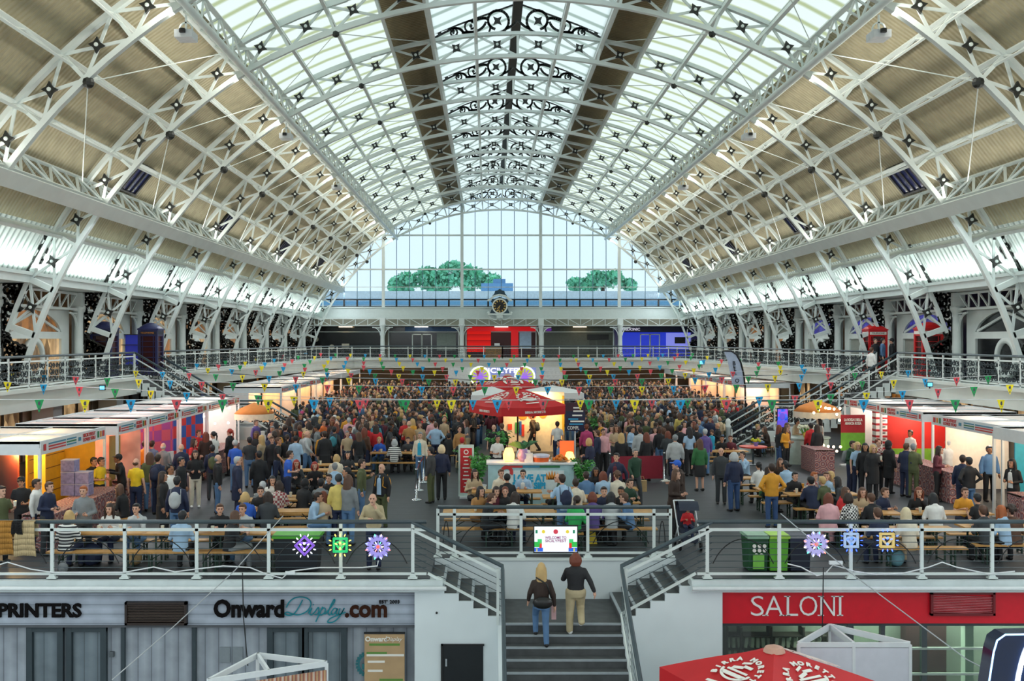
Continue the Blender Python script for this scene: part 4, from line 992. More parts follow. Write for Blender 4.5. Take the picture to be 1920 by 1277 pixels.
MOS = stripes('orange_mosaic_print', [(0, '#c9763a'), (.3, '#e7d9c9'), (.5, '#a8442a'), (.7, '#d9b98a'), (1, '#8f3a52')], 0, .13, .6, noise=.4)
mb = MB(); mb.bar(A-V(0, .03, .32), B-V(0, .03, .32), .02, .42); M('mosaic_fascia', mb, MOS, o)
mb = MB(); mb.bar(A-V(0, .05, .45), B-V(0, .05, .45), .02, .25); M('pale_print', mb, mat('pale_pink_print', '#d9cdd6', .6), o)
PRED = mat('parasol_red', '#c1131c', .6, var=.06, scale=2)
PWHT = mat('parasol_white_print', '#f1eee6', .6, var=0)
def curved_text(word, R, c, Mx, size, m, parent, a0, a1, bold=.0):
    n = len(word)
    for i, ch in enumerate(word):
        if ch == ' ': continue
        a = a0+(a1-a0)*(i/(max(1, n-1)))
        me = font_mesh(ch, size, .012, None, bold)
        me.transform(Mx@Matrix.Translation((c[0]+R*cos(a), c[1]+R*sin(a), 0))@Matrix.Rotation(a-pi/2, 4, 'Z'))
        link('print_letter', me, m, parent)
def parasol(label, apex, half, drop, valance, rot, poleh, print_=True, big=True, word='BIRRA MORETTI'):
    ax = V(*apex); o = E('parasol', (ax.x, ax.y, ax.z-poleh), label, 'parasol', 'red printed parasols')
    cor = [ax+V(half*1.414*cos(rot+pi/4+pi/2*i), half*1.414*sin(rot+pi/4+pi/2*i), -drop) for i in range(4)]
    mb = MB(); n = 6
    for i in range(4):
        a, b = cor[i], cor[(i+1) % 4]
        for u in range(n):
            def pt(t, s): q = ax.lerp(a.lerp(b, s), t); q.z += -.05*sin(pi*s)*t+.03*sin(pi*t); return q
            for s in range(4):
                t0, t1, s0, s1 = u/n, (u+1)/n, s/4, (s+1)/4
                mb.add([pt(t0, s0), pt(t1, s0), pt(t1, s1), pt(t0, s1)], [(0, 1, 2, 3)])
        for s in range(4):
            p, q = pt(1, s/4), pt(1, (s+1)/4); mb.quad(p, p-V(0, 0, valance), q-V(0, 0, valance), q)
    M('canopy', mb, PRED, o)
    mb = MB(); mb.lathe([(.2, -.05), (.16, .03), (.04, .07)], ax, 12); M('finial', mb, mat('tan_cap', '#c79a86', .5), o)
    mb = MB(); mb.tube([ax-V(0, 0, .05), ax-V(0, 0, poleh)], .035, 8); M('pole', mb, mat('dark_pole', '#4a2322', .4), o)
    mb = MB()
    for c in cor: mb.bar(ax-V(0, 0, .2), c-V(0, 0, .03), .025, .025)
    M('ribs', mb, mat('rib_metal', '#8a8a8a', .4, metal=.6), o)
    if print_:
        for i in range(4):
            a, b = cor[i], cor[(i+1) % 4]; mid = (a+b)/2
            nrm = (a-ax).cross(b-ax).normalized(); nrm = nrm if nrm.z > 0 else -nrm
            if (mid-ax).y > half*.6: continue
            up = (ax-mid).normalized(); rt = up.cross(nrm).normalized(); cen = ax.lerp(mid, .6)+nrm*.032
            Mx = Matrix(((rt.x, up.x, nrm.x, cen.x), (rt.y, up.y, nrm.y, cen.y), (rt.z, up.z, nrm.z, cen.z), (0, 0, 0, 1)))
            sc_ = half/1.5
            if big:
                curved_text(word, .44*sc_, (0, 0), Mx, .15*sc_, PWHT, o, radians(205), radians(-25), .008)
            else:
                mb = MB(); 
                for j in range(22):
                    a0 = radians(205-230*j/21)
                    if j == 8: continue
                    P_ = [(0, 0), (.09, 0), (.09, .16), (0, .16)]
                    mb.prism([(x_-.045, y_) for x_, y_ in P_], Mx@Matrix.Rotation(a0-pi/2, 4, 'Z')@Matrix.Translation((0, .46*sc_, 0)), .01)
                M('ring_print', mb, PWHT, o)
            mb = MB()
            r_ = [(.31*sc_*cos(t)*1.15, .26*sc_*sin(t)) for t in [pi+pi*j/12 for j in range(13)]]
            mb.prism(r_+[(x*.85, y*.8) for x, y in reversed(r_)], Mx, .01)
            for k_, (x_, y_, w_, h_) in enumerate(((0, .02, .5, .05), (-.08, .12, .22, .08), (.1, .2, .2, .07), (-.02, .3, .16, .06), (0, -.1, .56, .09), (0, -.42, .62, .06))):
                mb.prism([((x_+sx*w_/2)*sc_, (y_+sy*h_/2+.04*sx*(k_ % 2))*sc_) for sx, sy in ((-1, -1), (1, -1), (1, 1), (-1, 1))], Mx, .01)
            M('emblem_print', mb, PWHT, o)
            hrt = (b-a).normalized(); c2 = mid-V(0, 0, .03+valance/2)
            out = V(mid.x-ax.x, mid.y-ax.y, 0).normalized(); hr = V(0, 0, 1).cross(out)
            Mv = Matrix(((hr.x, 0, out.x, c2.x+out.x*.02), (hr.y, 0, out.y, c2.y+out.y*.02), (hr.z, 1, out.z, c2.z-.03), (0, 0, 0, 1)))
            if big or i % 2 == 0: text('BIRRA MORETTI', .13*sc_, Mv, PWHT, o, 'valance_lettering', .01, bold=.004)
    return o
parasol('big red parasol with white round beer lettering in front of the red shop', (5.15, 18.2, -.46), 1.45, .52, .28, radians(28), 2.9)
parasol('front red parasol with round emblem over the central bar', (1.28, 43, 3.05), 1.55, .72, .35, radians(26), 3.05, True, True)
parasol('rear red parasol partly hidden behind the front one', (1.15, 58, 3.05), 1.4, .62, .3, radians(20), 3.05, True, False)
# glowing arch thing at the right edge
o = E('light_arch', (9.6, 18.4, -3.45), 'glossy dark blue slab with a glowing white curved tube at the right edge', 'light installation')
mb = MB(); c = px(1905, 1277, 17.5)
prof = [(-.75, -2.3), (-.62, -1.2), (-.42, .1), (-.36, .3), (-.22, .4), (.9, .42), (.9, -2.3)]
Rm = Matrix.Translation((c.x, 17.8, c.z+.42))@Matrix.Rotation(pi/2, 4, 'X'); mb.prism(prof, Rm, .35); M('slab', mb, mat('glossy_navy', '#0a1c3c', .12, spec=.9), o)
mb = MB(); mb.tube([(c.x-.14+.42*(1-cos(t)), 17.42, c.z-1.9+2.6*sin(t)) for t in [pi/2*j/14 for j in range(15)]], .025, 8); M('glowing_tube', mb, glow('white_neon', '#eaf4ff', 14), o)
mb = MB(); mb.tube([V(c.x+x, 17.43, c.z+.42+z) for x, z in prof[:6]], .015, 6); M('edge_light', mb, glow('blue_neon', '#8fc0ff', 3), o)
# ================================================================ MARKET STALLS
STR = stripes('festival_stripe_print', [(0, '#dfe6e2'), (.25, '#8d97a0'), (.4, '#e0e6e2'), (.6, '#b05a5e'), (.75, '#e0e6e2'), (.85, '#4f8aa8'), (1, '#dfe6e2')], 1, 2.4, .6)
TEALP = mat('teal_print', '#3f86a3', .6, var=0); REDP = mat('red_print', '#c03a3a', .6, var=0); GRNP = mat('green_print2', '#2f7a4a', .6, var=0); ORP = mat('orange_print', '#d98a2f', .6, var=0)
ROOFW = translucent('white_stall_ceiling', '#f6f2ee', '#f6f2ee', thru=.4)
def stall(label, side, xf, xb, y0, y1, walls=None, printed=True, beams=2, end=None, endm=None, glowc='#ffdcae', e=60, group='market stalls'):
    """open market stall; xf = aisle face, xb = back; side -1 left row, +1 right row"""
    z = 2.42; o = E('market_stall', (xf, y0, 0), label, 'stall', group)
    for x, y in ((xf, y0), (xf, y1), (xb, y0), (xb, y1)):
        mb = MB(); mb.box((x, y, z/2), (.07, .07, z)); M('post', mb, ALU, o)
    for nm, a, b in (('side_fascia', (xf, y0), (xb, y0)), ('side_fascia', (xf, y1), (xb, y1)), ('back_fascia', (xb, y0), (xb, y1)), ('front_fascia', (xf, y0), (xf, y1))):
        mb = MB(); mb.bar((*a, z), (*b, z), .06, .34); M(nm, mb, ALU, o)
    mb = MB()
    for i in range(beams+1):
        y = y0+(y1-y0)*i/beams; mb.bar((xf, y, z+.13), (xb, y, z+.13), .06, .06)
    mb.bar(((xf+xb)/2, y0, z+.13), ((xf+xb)/2, y1, z+.13), .06, .06); M('roof_beams', mb, ALU, o)
    mb = MB()
    for i in range(beams):
        a, b = y0+(y1-y0)*i/beams+.06, y0+(y1-y0)*(i+1)/beams-.06; m_ = (xf+xb)/2
        for xa, xc in ((xf, m_), (m_, xb)): mb.quad((xa, a-.05, z+.11), (xc, a-.05, z+.125), (xc, b+.05, z+.125), (xa, b+.05, z+.11))
    M('ceiling_cloth', mb, ROOFW, o)
    if printed:
        xq = xf-side*.045; L = y1-y0
        for nm, lo, hi, zz, hh, m in [('stripe_print', .1, .34, .07, .035, TEALP), ('stripe_print', .1, .34, -.0, .035, REDP), ('stripe_print', .1, .34, -.07, .035, REDP), ('stripe_print', .36, .5, .07, .035, TEALP), ('stripe_print', .36, .5, 0, .035, GRNP), ('stripe_print', .36, .5, -.07, .035, TEALP), ('badge_print', .03, .06, 0, .16, REDP), ('badge_print', .94, .97, 0, .16, REDP), ('badge_print', .9, .92, 0, .16, ORP), ('badge_print', .855, .875, 0, .18, GRNP), ('badge_print', .54, .575, 0, .1, TEALP)]:
            if side > 0: lo, hi = 1-hi, 1-lo
            lo, hi = (lo, hi) if side < 0 else (1-hi, 1-lo)
            mb = MB(); mb.bb(xq-.006, xq+.006, y0+L*lo, y0+L*hi, z+zz-hh/2, z+zz+hh/2); M(nm, mb, m, o)
        for t_, dz in (('SICILYFEST', .06), ('LOVES YOU', -.06)):
            R = Matrix.Translation((xq-side*.005, y0+L*(.71), z+dz))@Matrix.Rotation(side*-pi/2 if side > 0 else pi/2, 4, 'Z')@Matrix.Rotation(pi/2, 4, 'X')
            text(t_, .13, R, REDP, o, 'fascia_lettering', .01, bold=.003, width=L*.2)
    for (nm, a, b, z0_, z1_, m) in (walls or []):
        mb = MB(); mb.bar((a[0], a[1], (z0_+z1_)/2), (b[0], b[1], (z0_+z1_)/2), .05, z1_-z0_); M(nm, mb, m, o)
    if e:
        for q in (.28, .72): lamp('stall_spotlight', 'POINT', (xf+(xb-xf)*.4, y0+(y1-y0)*q, z-.3), e*.95, glowc, .15)
        mb = MB(); mb.bb((xf+xb)/2-.05, (xf+xb)/2+.05, y0+.3, y1-.3, z-.12, z-.07); M('light_track', mb, ALU, o)
    return o
YEL = mat('yellow_banner', '#e3a21a', .6, var=.06); CHK = stripes('checked_panel', [(0, '#2f5fb0'), (.5, '#c9363a')], 2, .5, .6, const=True)
def checker(name, c1, c2, s):
    if name in MATS: return MATS[name]
    m, N, L, b = nodes(name); tc = N.new('ShaderNodeTexCoord'); ck = N.new('ShaderNodeTexChecker'); ck.inputs['Scale'].default_value = s
    ck.inputs['Color1'].default_value = (*rgb(c1), 1); ck.inputs['Color2'].default_value = (*rgb(c2), 1); L.new(tc.outputs['Object'], ck.inputs['Vector']); L.new(ck.outputs['Color'], b.inputs['Base Color']); return m
CHK = checker('red_blue_check', '#2c5fb5', '#d23a3c', 2.2)
PINKCHK = checker('pink_violet_check', '#b04a9a', '#e05a70', 2.6)
REDPH = mat('red_lit_photo_panel', '#e8b09a', .6, var=.35, scale=1.5); DARKPH = stripes('dark_red_photo', [(0, '#2a0f0c'), (.45, '#5a1a12'), (.6, '#e0582a'), (.7, '#5a1a12'), (1, '#2a0f0c')], 0, .9, .5, noise=.4)
PALEW = mat('pale_stall_wall', '#e4ddda', .7, var=.04); CREAMW = mat('cream_stall_wall', '#f0e2cf', .7, var=.05)
s1 = stall('front left market stall with yellow banner wall and printed fascia', -1, -11.0, -14.0, 24.9, 29.1, [('yellow_wall', (-12.1, 26.6), (-12.1, 29.0), .5, 2.25, YEL), ('yellow_end_wall', (-12.1, 29.0), (-11.25, 29.05), .5, 2.25, YEL), ('dark_photo_wall', (-13.4, 26.3), (-12.15, 26.3), .6, 2.2, DARKPH), ('yellow_post_panel', (-11.85, 26.5), (-11.55, 26.5), 0, 2.25, YEL)], glowc='#ffcf7a', e=130)
text('PALERMO', .22, Matrix.Translation((-12.13, 26.27, 1.4))@Matrix.Rotation(pi/2, 4, 'X')@Matrix.Rotation(pi/2, 4, 'Z'), PWHT, s1, 'banner_lettering') if False else None
mb = MB()
for z in (.9, 1.2, 1.55, 1.9): mb.bb(-12.07, -12.06, 26.7, 28.9, z, z+.02)
M('wall_grooves', mb, mat('brown_groove', '#7a4a10', .7), s1)
stall('second left market stall with glowing red photo wall', -1, -11.0, -14.0, 30.1, 32.6, [('photo_wall', (-12.6, 31.2), (-11.1, 32.4), .3, 2.2, REDPH), ('gold_panel', (-11.3, 30.3), (-11.1, 30.6), .3, 2.2, mat('gold_panel', '#9a8446', .5))], e=60, glowc='#ff9a70')
stall('third left market stall with pink and violet checked wall', -1, -11.0, -14.0, 32.8, 36.0, [('checked_wall', (-12.4, 33.4), (-11.15, 35.9), .3, 2.2, PINKCHK), ('white_counter_wall', (-12.3, 33.4), (-11.1, 35.8), .3, 1.15, PALEW)], e=55, glowc='#ffd0c0')
stall('fourth left market stall with red and blue checked wall', -1, -11.0, -14.0, 36.3, 39.6, [('checked_wall', (-12.3, 37.0), (-11.1, 39.5), .4, 2.25, CHK), ('gold_wall', (-12.3, 36.5), (-12.0, 36.6), .3, 2.2, mat('gold_panel', '#9a8446', .5))], e=55, glowc='#ff9080')
stall('fifth left market stall with plain white walls and hanging bulbs', -1, -11.0, -14.0, 39.8, 44.8, [('white_wall', (-13.9, 39.9), (-13.9, 44.7), .1, 2.4, PALEW), ('white_end_wall', (-13.9, 44.75), (-11.1, 44.75), .1, 2.4, PALEW)], e=80, glowc='#fff0e6')
stall('nearest right market stall with blue backdrop at the right edge', 1, 14.55, 18.2, 25.2, 29.1, [('blue_backdrop', (15.4, 29.6), (18.4, 29.6), .1, 2.1, mat('turquoise_backdrop', '#2ea6c4', .6))], printed=False, e=60)
stall('second right market stall with cream wall and small photographs', 1, 14.9, 18.2, 29.3, 33.9, [('cream_wall', (15.3, 33.85), (17.4, 33.85), .1, 2.35, CREAMW)], e=75, glowc='#ffe6cc')
stall('third right market stall with red and green mural', 1, 15.0, 18.2, 34.9, 38.6, [('red_mural', (15.2, 38.5), (17.6, 38.5), .9, 2.3, mat('red_mural', '#d02a20', .6, var=.25, scale=1)), ('green_mural', (15.2, 38.45), (17.6, 38.45), .1, .95, mat('lime_mural', '#7ab838', .6, var=.1))], e=60, glowc='#ffd8c0')
stall('fourth right market stall with stacked fruit crates', 1, 15.3, 18.4, 39.4, 43.4, [('white_wall', (15.5, 43.3), (18.2, 43.3), .1, 2.4, PALEW)], e=60, glowc='#fff0e0')
# far rows, warm interiors
FARW = mat('warm_cream_wall', '#f0d2b0', .7, var=.08, scale=1)
for k in range(6):
    y = 53.5+5.2*k; xf = -10.9+.05*k
    stall(f'{ORD[k]} stall of the far left row with warm lit wall', -1, xf, xf-3, y, y+5, [('back_wall', (xf-2.2, y+.1), (xf-2.2, y+4.9), .1, 2.35, FARW if k % 2 else PALEW)]+([('end_wall', (xf-3, y), (xf-1.7, y), 0, 2.4, PALEW)] if k == 0 else []), printed=k < 3, e=90, glowc='#ffc48a', group='far market stalls')
    xf = 15.0-.04*k; y = 59+5.2*k
    if k < 5: stall(f'{ORD[k]} stall of the far right row with warm lit wall', 1, xf, xf+2.6, y, y+5, [('back_wall', (xf+2.0, y+.1), (xf+2.0, y+4.9), .1, 2.35, FARW)]+([('end_wall', (xf+.2, y+2), (xf+2.5, y+2), 0, 2.3, PALEW)] if k == 0 else []), printed=k < 3, e=90, glowc='#ffc49a', group='far market stalls')
# string-light bulbs in the fifth left stall and by the right orange umbrella: countable lamps
bm_ = MB(); bm_.ball((0, 0, 0), .05, 8, 6); BULB = bm_.mesh('light_bulb', True); BULB.materials.append(glow('warm_bulb', '#ffe2b0', 9))
def bulb(p, lab, grp):
    q = D.objects.new('light_bulb', BULB); C.objects.link(q); q.location = p; tag(q, lab, 'light bulb', grp)
for i, (x, y) in enumerate(((365, 781), (379, 777), (382, 781), (388, 779), (394, 772), (403, 794), (428, 793), (420, 762), (430, 765))):
    bulb(px(x, y, 41.5), f'warm bulb hanging in the white left stall, {WH[i]} of nine', 'bulbs in the white stall')
for i, (x, y) in enumerate(((1535, 769), (1538, 762), (1548, 765), (1553, 766), (1556, 766), (1564, 767), (1575, 766), (1569, 777), (1526, 774), (1574, 788), (1544, 835), (1553, 837), (1563, 838), (1569, 846), (1576, 838))):
    bulb(px(x, y, 40.5), f'warm bulb strung round the right orange umbrella, {WH[i]} of fifteen', 'bulbs by the right orange umbrella')
# ================================================================ COUNTERS, TABLES, GOODS
def medallion(name):
    m, N, L, b = nodes(name); tc = N.new('ShaderNodeTexCoord'); vo = N.new('ShaderNodeTexVoronoi'); vo.inputs['Scale'].default_value = 3.4; vo.inputs['Randomness'].default_value = .35; L.new(tc.outputs['Object'], vo.inputs['Vector'])
    mu = N.new('ShaderNodeMath'); mu.operation = 'MULTIPLY'; mu.inputs[1].default_value = 4.2; L.new(vo.outputs['Distance'], mu.inputs[0]); fr = N.new('ShaderNodeMath'); fr.operation = 'FRACT'; L.new(mu.outputs[0], fr.inputs[0])
    r = ramp(N, [(.0, '#6e2f34'), (.3, '#a2605c'), (.45, '#cbb3a6'), (.6, '#7a4044'), (.8, '#8f7f86'), (1, '#5a2a30')]); L.new(fr.outputs[0], r.inputs['Fac']); L.new(r.outputs[0], b.inputs['Base Color']); b.inputs['Roughness'].default_value = .8; return m
PAT = medallion('red_patterned_cloth')
def patterned_table(label, pts, h=.9, d=.7, drop=True):
    (xa, ya), (xb, yb) = pts; o = E('trestle_table', ((xa+xb)/2, (ya+yb)/2, 0), label, 'table', 'stall tables')
    A, B = V(xa, ya, 0), V(xb, yb, 0); Z = V(0, 0, 1)
    mb = MB(); mb.bar(A+Z*(h-.02), B+Z*(h-.02), d, .04); M('tabletop', mb, mat('plain_board', '#8a7a64', .7), o)
    mb = MB(); mb.bar(A+Z*(h/2), B+Z*(h/2), d+.04, h-.02); mb.bar(A+Z*(h+.005), B+Z*(h+.005), d+.06, .02); M('cloth', mb, PAT, o)
    return o
patterned_table('long table with patterned red cloth before the front left stall', ((-10.75, 24.2), (-10.75, 28.8)))
patterned_table('short table with patterned red cloth by the second left stall', ((-10.6, 29.6), (-10.6, 31.4)), .95)
patterned_table('patterned cloth table under red mural on the right', ((14.7, 31.4), (14.7, 36.4)), .95)
patterned_table('patterned cloth table at the nearest right stall', ((14.2, 27.3), (17.6, 27.3)), .92)
patterned_table('patterned cloth table lit red near the right orange umbrella', ((12.75, 38.3), (12.75, 40.0)), .9)
patterned_table('red lit table in the fourth left stall', ((-10.4, 37.0), (-10.4, 41.0)), .9)
def goods(name, lab, cat, p, build, group=None):
    o = E(name, p, lab, cat, group); build(o, V(*p)); return o
# stacked purple boxes
for i, (dx, dz) in enumerate(((0, 0), (0, .32), (0, .64), (.38, 0), (.38, .32))):
    p = px(140, 918, 27.6); 
    def bx(o, q):
        mb = MB(); mb.box(q+V(0, 0, .155), (.36, .36, .3)); M('carton', mb, mat('lilac_print_carton', '#8a82a6', .6, var=.25, scale=12), o)
        mb = MB(); mb.box(q+V(0, 0, .305), (.37, .37, .02)); M('lid_flaps', mb, mat('carton_top', '#b9b3c4', .6), o)
    goods('cardboard_box', f'lilac printed carton, {["bottom", "middle", "top"][int(dz/.32+.1)]} of the {"taller" if dx == 0 else "shorter"} stack on the front left table', 'box', (-11.2+dx, 27.2, .92+dz), bx, 'lilac cartons')
# red and white fruit crates (three columns of six)
CRW = mat('white_crate', '#e9e5e0', .6, var=.03); CRR = mat('red_crate_band', '#b3232a', .6)
cp = E('fruit_crate', (0, 0, 0), '', 'crate', 'red and white fruit crates')
mb = MB(); mb.box((0, 0, .12), (.56, .4, .22)); M('crate_body', mb, CRW, cp, True)
mb = MB(); mb.box((0, 0, .025), (.57, .41, .05)); mb.box((0, 0, .225), (.57, .41, .03)); M('red_bands', mb, CRR, cp, True)
mb = MB(); mb.box((0, -.205, .15), (.2, .02, .035)); M('handle_slot', mb, BLACK, cp, True)
fc = True
for c_ in range(3):
    for r_ in range(8):
        p = (16.0+c_*.62, 41.2, .42+r_*.245); lab = f'red and white fruit crate, {["left", "middle", "right"][c_]} stack, {["lowest", "second", "third", "fourth", "fifth", "sixth", "seventh", "topmost"][r_]}'
        if fc: cp.location = p; cp['label'] = lab; fc = False; q = cp
        else: q = dup(cp, p, 0, lab)
mb = MB(); mb.bb(15.65, 17.65, 40.9, 41.5, 0, .41); tag(M('low_plinth', mb, CRW), 'low white plinth carrying the fruit crates', 'plinth')
# red/green rollup board left of crates, blackboards etc.
def board(label, x0, x1, y0, y1, Y, m1, m2=None, split=.55, txt=None, name='display_board', cat='display board', tsize=.16, tcol=None, foot=True):
    a, b = px(x0, y1, Y), px(x1, y0, Y); o = E(name, ((a.x+b.x)/2, Y, 0), label, cat)
    zm = a.z+(b.z-a.z)*(1-split) if m2 else a.z
    mb = MB(); mb.bb(a.x, b.x, Y, Y+.05, zm, b.z); M('upper_print', mb, m1, o)
    if m2: mb = MB(); mb.bb(a.x, b.x, Y-.003, Y+.05, a.z, zm); M('lower_print', mb, m2, o)
    if foot: mb = MB(); mb.bb(a.x-.02, b.x+.02, Y-.1, Y+.15, 0, .06); mb.bb((a.x+b.x)/2-.03, (a.x+b.x)/2+.03, Y+.05, Y+.1, 0, b.z); M('stand', mb, ALU, o)
    for i, (t, fx, fz, w) in enumerate(txt or []):
        text(t, tsize, face_cam((a.x+(b.x-a.x)*fx, Y-.015, a.z+(b.z-a.z)*fz)), tcol or PWHT, o, width=(b.x-a.x)*w, bold=.003)
    return o
board('red and green board with white heading beside the crates', 1577, 1622, 778, 845, 40.8, mat('crimson_print', '#a3202a', .6), mat('lime_print', '#72b03a', .6, var=.1), .5, [('LA ROSSA DI SICILIA', .5, .88, .8), ('ARANCIA ROSSA', .5, .76, .7)], tsize=.14) if False else board('red and green board with white heading beside the crates', 1577, 1622, 778, 845, 40.8, mat('crimson_print', '#a3202a', .6), mat('lime_print', '#72b03a', .6, var=.1), .5, [('LA ROSSA E BELLA', .5, .86, .75), ('ARANCIA ROSSA', .5, .76, .68)])
m_ = mat('crimson_print', '#a3202a', .6)
o = board('tall red menu board with white lines left of the bar', 863, 885, 840, 924, 32.5, mat('menu_red', '#c9252c', .6), None, 1, None, 'menu_board', 'menu board')
a = px(863, 924, 32.5); b = px(885, 840, 32.5)
mb = MB(); mb.bb(a.x-.06, b.x+.06, 32.51, 32.57, a.z-.12, b.z+.1); M('white_border', mb, mat('pale_border', '#c9ddd5', .6), o)
for i in range(9):
    w_ = (.5, .3, .42, .6, .35, .5, .6, .3, .45)[i]; mb = MB(); mb.box(((a.x+b.x)/2, 32.49, b.z-.28-i*.12), ((b.x-a.x)*w_, .01, .035)); M('white_line', mb, PWHT, o)
mb = MB(); mb.ring(((a.x+b.x)/2, 32.49, b.z-.13), .05, .08, .01, n=16); M('round_badge', mb, PWHT, o)
CYP = mat('cyan_print', '#3a9ac8', .6, var=0)
o = board('dark purple banner with white and blue lettering right of the parasol', 1060, 1097, 755, 808, 41, mat('dark_plum_print', '#3a1224', .5), mat('navy_print', '#171a3c', .5), .3, [('COMPL', .4, .1, .6)], 'roll_up_banner', 'banner', .2)
a = px(1060, 808, 41); b = px(1097, 755, 41)
for i, (fx, fz, w_, c_) in enumerate(((.6, .82, .4, PWHT), (.65, .7, .5, PWHT), (.6, .55, .5, PWHT), (.4, .42, .5, CYP), (.6, .34, .7, PWHT), (.55, .24, .7, CYP))):
    mb = MB(); mb.box((a.x+(b.x-a.x)*fx, 40.98, a.z+(b.z-a.z)*fz), ((b.x-a.x)*w_, .01, .06)); M('printed_line', mb, c_, o)
o = board('white stage screen wall with lit festival wheels at the far end', 840, 1055, 689, 735, 83, mat('white_stage_wall', '#d9e1e4', .6), None, 1, None, 'stage_wall', 'stage wall')
a = px(840, 735, 83); b = px(1055, 689, 83); SCR = glow('stage_screen', '#8d98d8', .45)
mb = MB(); mb.bb(px(889, 0, 83).x, px(1005, 0, 83).x, 82.9, 83, px(0, 722, 83).z, b.z); M('screen', mb, SCR, o)
text('SICILYFEST', .55, face_cam((px(948, 0, 83).x, 82.85, px(0, 695, 83).z)), glow('white_glow_letters', '#ffffff', 1.3), o, width=3.6, bold=.01)
for cx_ in (900, 984):
    c = px(cx_, 706, 82.8); mb = MB(); mb.ring(c, 0, .74, .04, n=28); M('wheel_disc', mb, glow('yellow_wheel', '#c9d84a', .6), o)
    mb = MB(); mb.ring(c-V(0, .04, 0), .72, .86, .04, n=28); M('wheel_rim', mb, glow('white_wheel', '#f4fff4', 1.0), o)
    mb = MB()
    for k in range(12): t = pi/6*k; mb.bar(c-V(0, .05, 0), c+V(.62*cos(t), -.05, .62*sin(t)), .12, .03, (0, 1, 0))
    M('wheel_spokes', mb, glow('violet_wheel', '#a070e0', .7), o)
# central bar
o = E('bar_counter', (1.3, 31, 0), 'central bar counter with LOVE AT FIRST SIP! front panel', 'counter')
bx0, bx1, YB = pxX(915, 31), pxX(1076, 31), 31.0; zt_ = px(0, 867, YB).z
mb = MB(); mb.bb(bx0, bx1, YB, YB+.7, 0, zt_-.06); M('front_panel', mb, mat('pale_teal_panel', '#a9cdd2', .6), o)
mb = MB(); mb.bb(bx0-.05, bx1+.1, YB-.08, YB+.75, zt_-.06, zt_); M('countertop', mb, mat('white_laminate', '#eef0f0', .3), o)
mb = MB(); mb.bb(bx0+.3, bx1-.3, YB-.01, YB, .25, zt_-.25); M('white_print_area', mb, mat('print_white', '#d9e6e6', .6), o)
CY_ = mat('cyan_lettering', '#1fa3cf', .5, var=0)
text('LOVE AT', .3, face_cam((px(993, 0, YB).x, YB-.02, px(0, 897, YB).z)), CY_, o, bold=.014, width=61/(F/YB)); text('FIRST SIP!', .26, face_cam((px(992, 0, YB).x, YB-.02, px(0, 911, YB).z)), CY_, o, bold=.014, width=62/(F/YB))
for x0, x1, y, m in ((955, 980, 875, REDP), (980, 1012, 875, TEALP), (1012, 1050, 875, GRNP)):
    mb = MB(); mb.bb(px(x0, 0, YB).x, px(x1, 0, YB).x, YB-.02, YB, px(0, y+2, YB).z, px(0, y-2, YB).z); M('stripe_print', mb, m, o)
mb = MB(); c = px(950, 885, YB); mb.ring((c.x, YB-.02, c.z), .1, .2, .02, n=20, a0=-.5, a1=3.6); M('red_swirl_print', mb, REDP, o)
mb = MB(); c = px(1035, 893, YB)
for k in range(5): mb.prism([(-.06, 0), (.06, 0), (.03*(k-2), .3-.04*abs(k-2))], Matrix.Translation((c.x+.06*(k-2), YB-.005, c.z-.1))@Matrix.Rotation(pi/2, 4, 'X'), .015)
M('gold_leaf_print', mb, ORP, o)
mb = MB(); mb.bb(bx0+.1, bx1-.2, 33.6, 34.3, 0, .95); mb.bb(bx1-1.6, bx1-.1, 32.6, 33.2, 0, 1.02); q = M('back_counter', mb, mat('white_back_counter', '#d5d9da', .5)); tag(q, 'white back counter with bottles behind the bar staff', 'counter')
def table_lamp(lab, p, s=1.0, orange=False):
    o = E('table_lamp', p, lab, 'lamp'); mb = MB(); mb.lathe([(.1*s, 0), (.16*s, .06*s), (.17*s, .2*s), (.11*s, .38*s), (.09*s, .4*s)], p, 14); M('glowing_shade', mb, glow('amber_lamp', '#ffb45a', 3.5), o, smooth=True)
    mb = MB(); mb.lathe([(.11*s, -.0), (.11*s, .02)], p, 12); M('base', mb, mat('lamp_base', '#c9622a', .5), o)
    lamp('bar_lamp', 'POINT', (p[0], p[1]-.3, p[2]+.3), 14, '#ffb060', .12)
table_lamp('glowing amber lamp on the left of the bar counter', (px(954, 0, YB+.2).x, YB+.2, zt_), 1.05)
table_lamp('glowing amber lamp behind the right end of the bar', (px(1068, 0, 33.0).x, 33.0, 1.03), 1.0)
mb = MB(); c = px(1062, 0, 33.4); mb.bb(c.x-.22, c.x+.25, 33.4, 33.44, 1.03, 1.75); tag(M('orange_panel', mb, glow('orange_backlit', '#f0622a', .7)), 'orange backlit panel behind the right bar lamp', 'panel')
def vase(lab, p):
    o = E('vase', p, lab, 'vase'); mb = MB(); mb.lathe([(.1, 0), (.17, .1), (.18, .22), (.12, .32), (.14, .38)], p, 14); M('body', mb, mat('lilac_glaze', '#a387b8', .3, var=.2, scale=14), o, smooth=True)
    lf = MB()
    for k in range(7):
        t = 2*pi*k/7+.3; d = V(cos(t), sin(t)*.5, 0); tip = V(*p)+d*.5+V(0, 0, .62-.1*(k % 2)); mid = V(*p)+d*.25+V(0, 0, .6); n_ = V(-d.y, d.x, 0)*.16+V(0, 0, .03)
        lf.add([V(*p)+V(0, 0, .36), mid+n_, tip, mid-n_], [(0, 1, 2, 3)])
    M('monstera_leaves', lf, mat('deep_green_leaf', '#2f6b3e', .5, var=.2), o)
vase('lilac vase of broad green leaves on the bar counter', (px(981, 0, YB+.25).x, YB+.25, zt_))
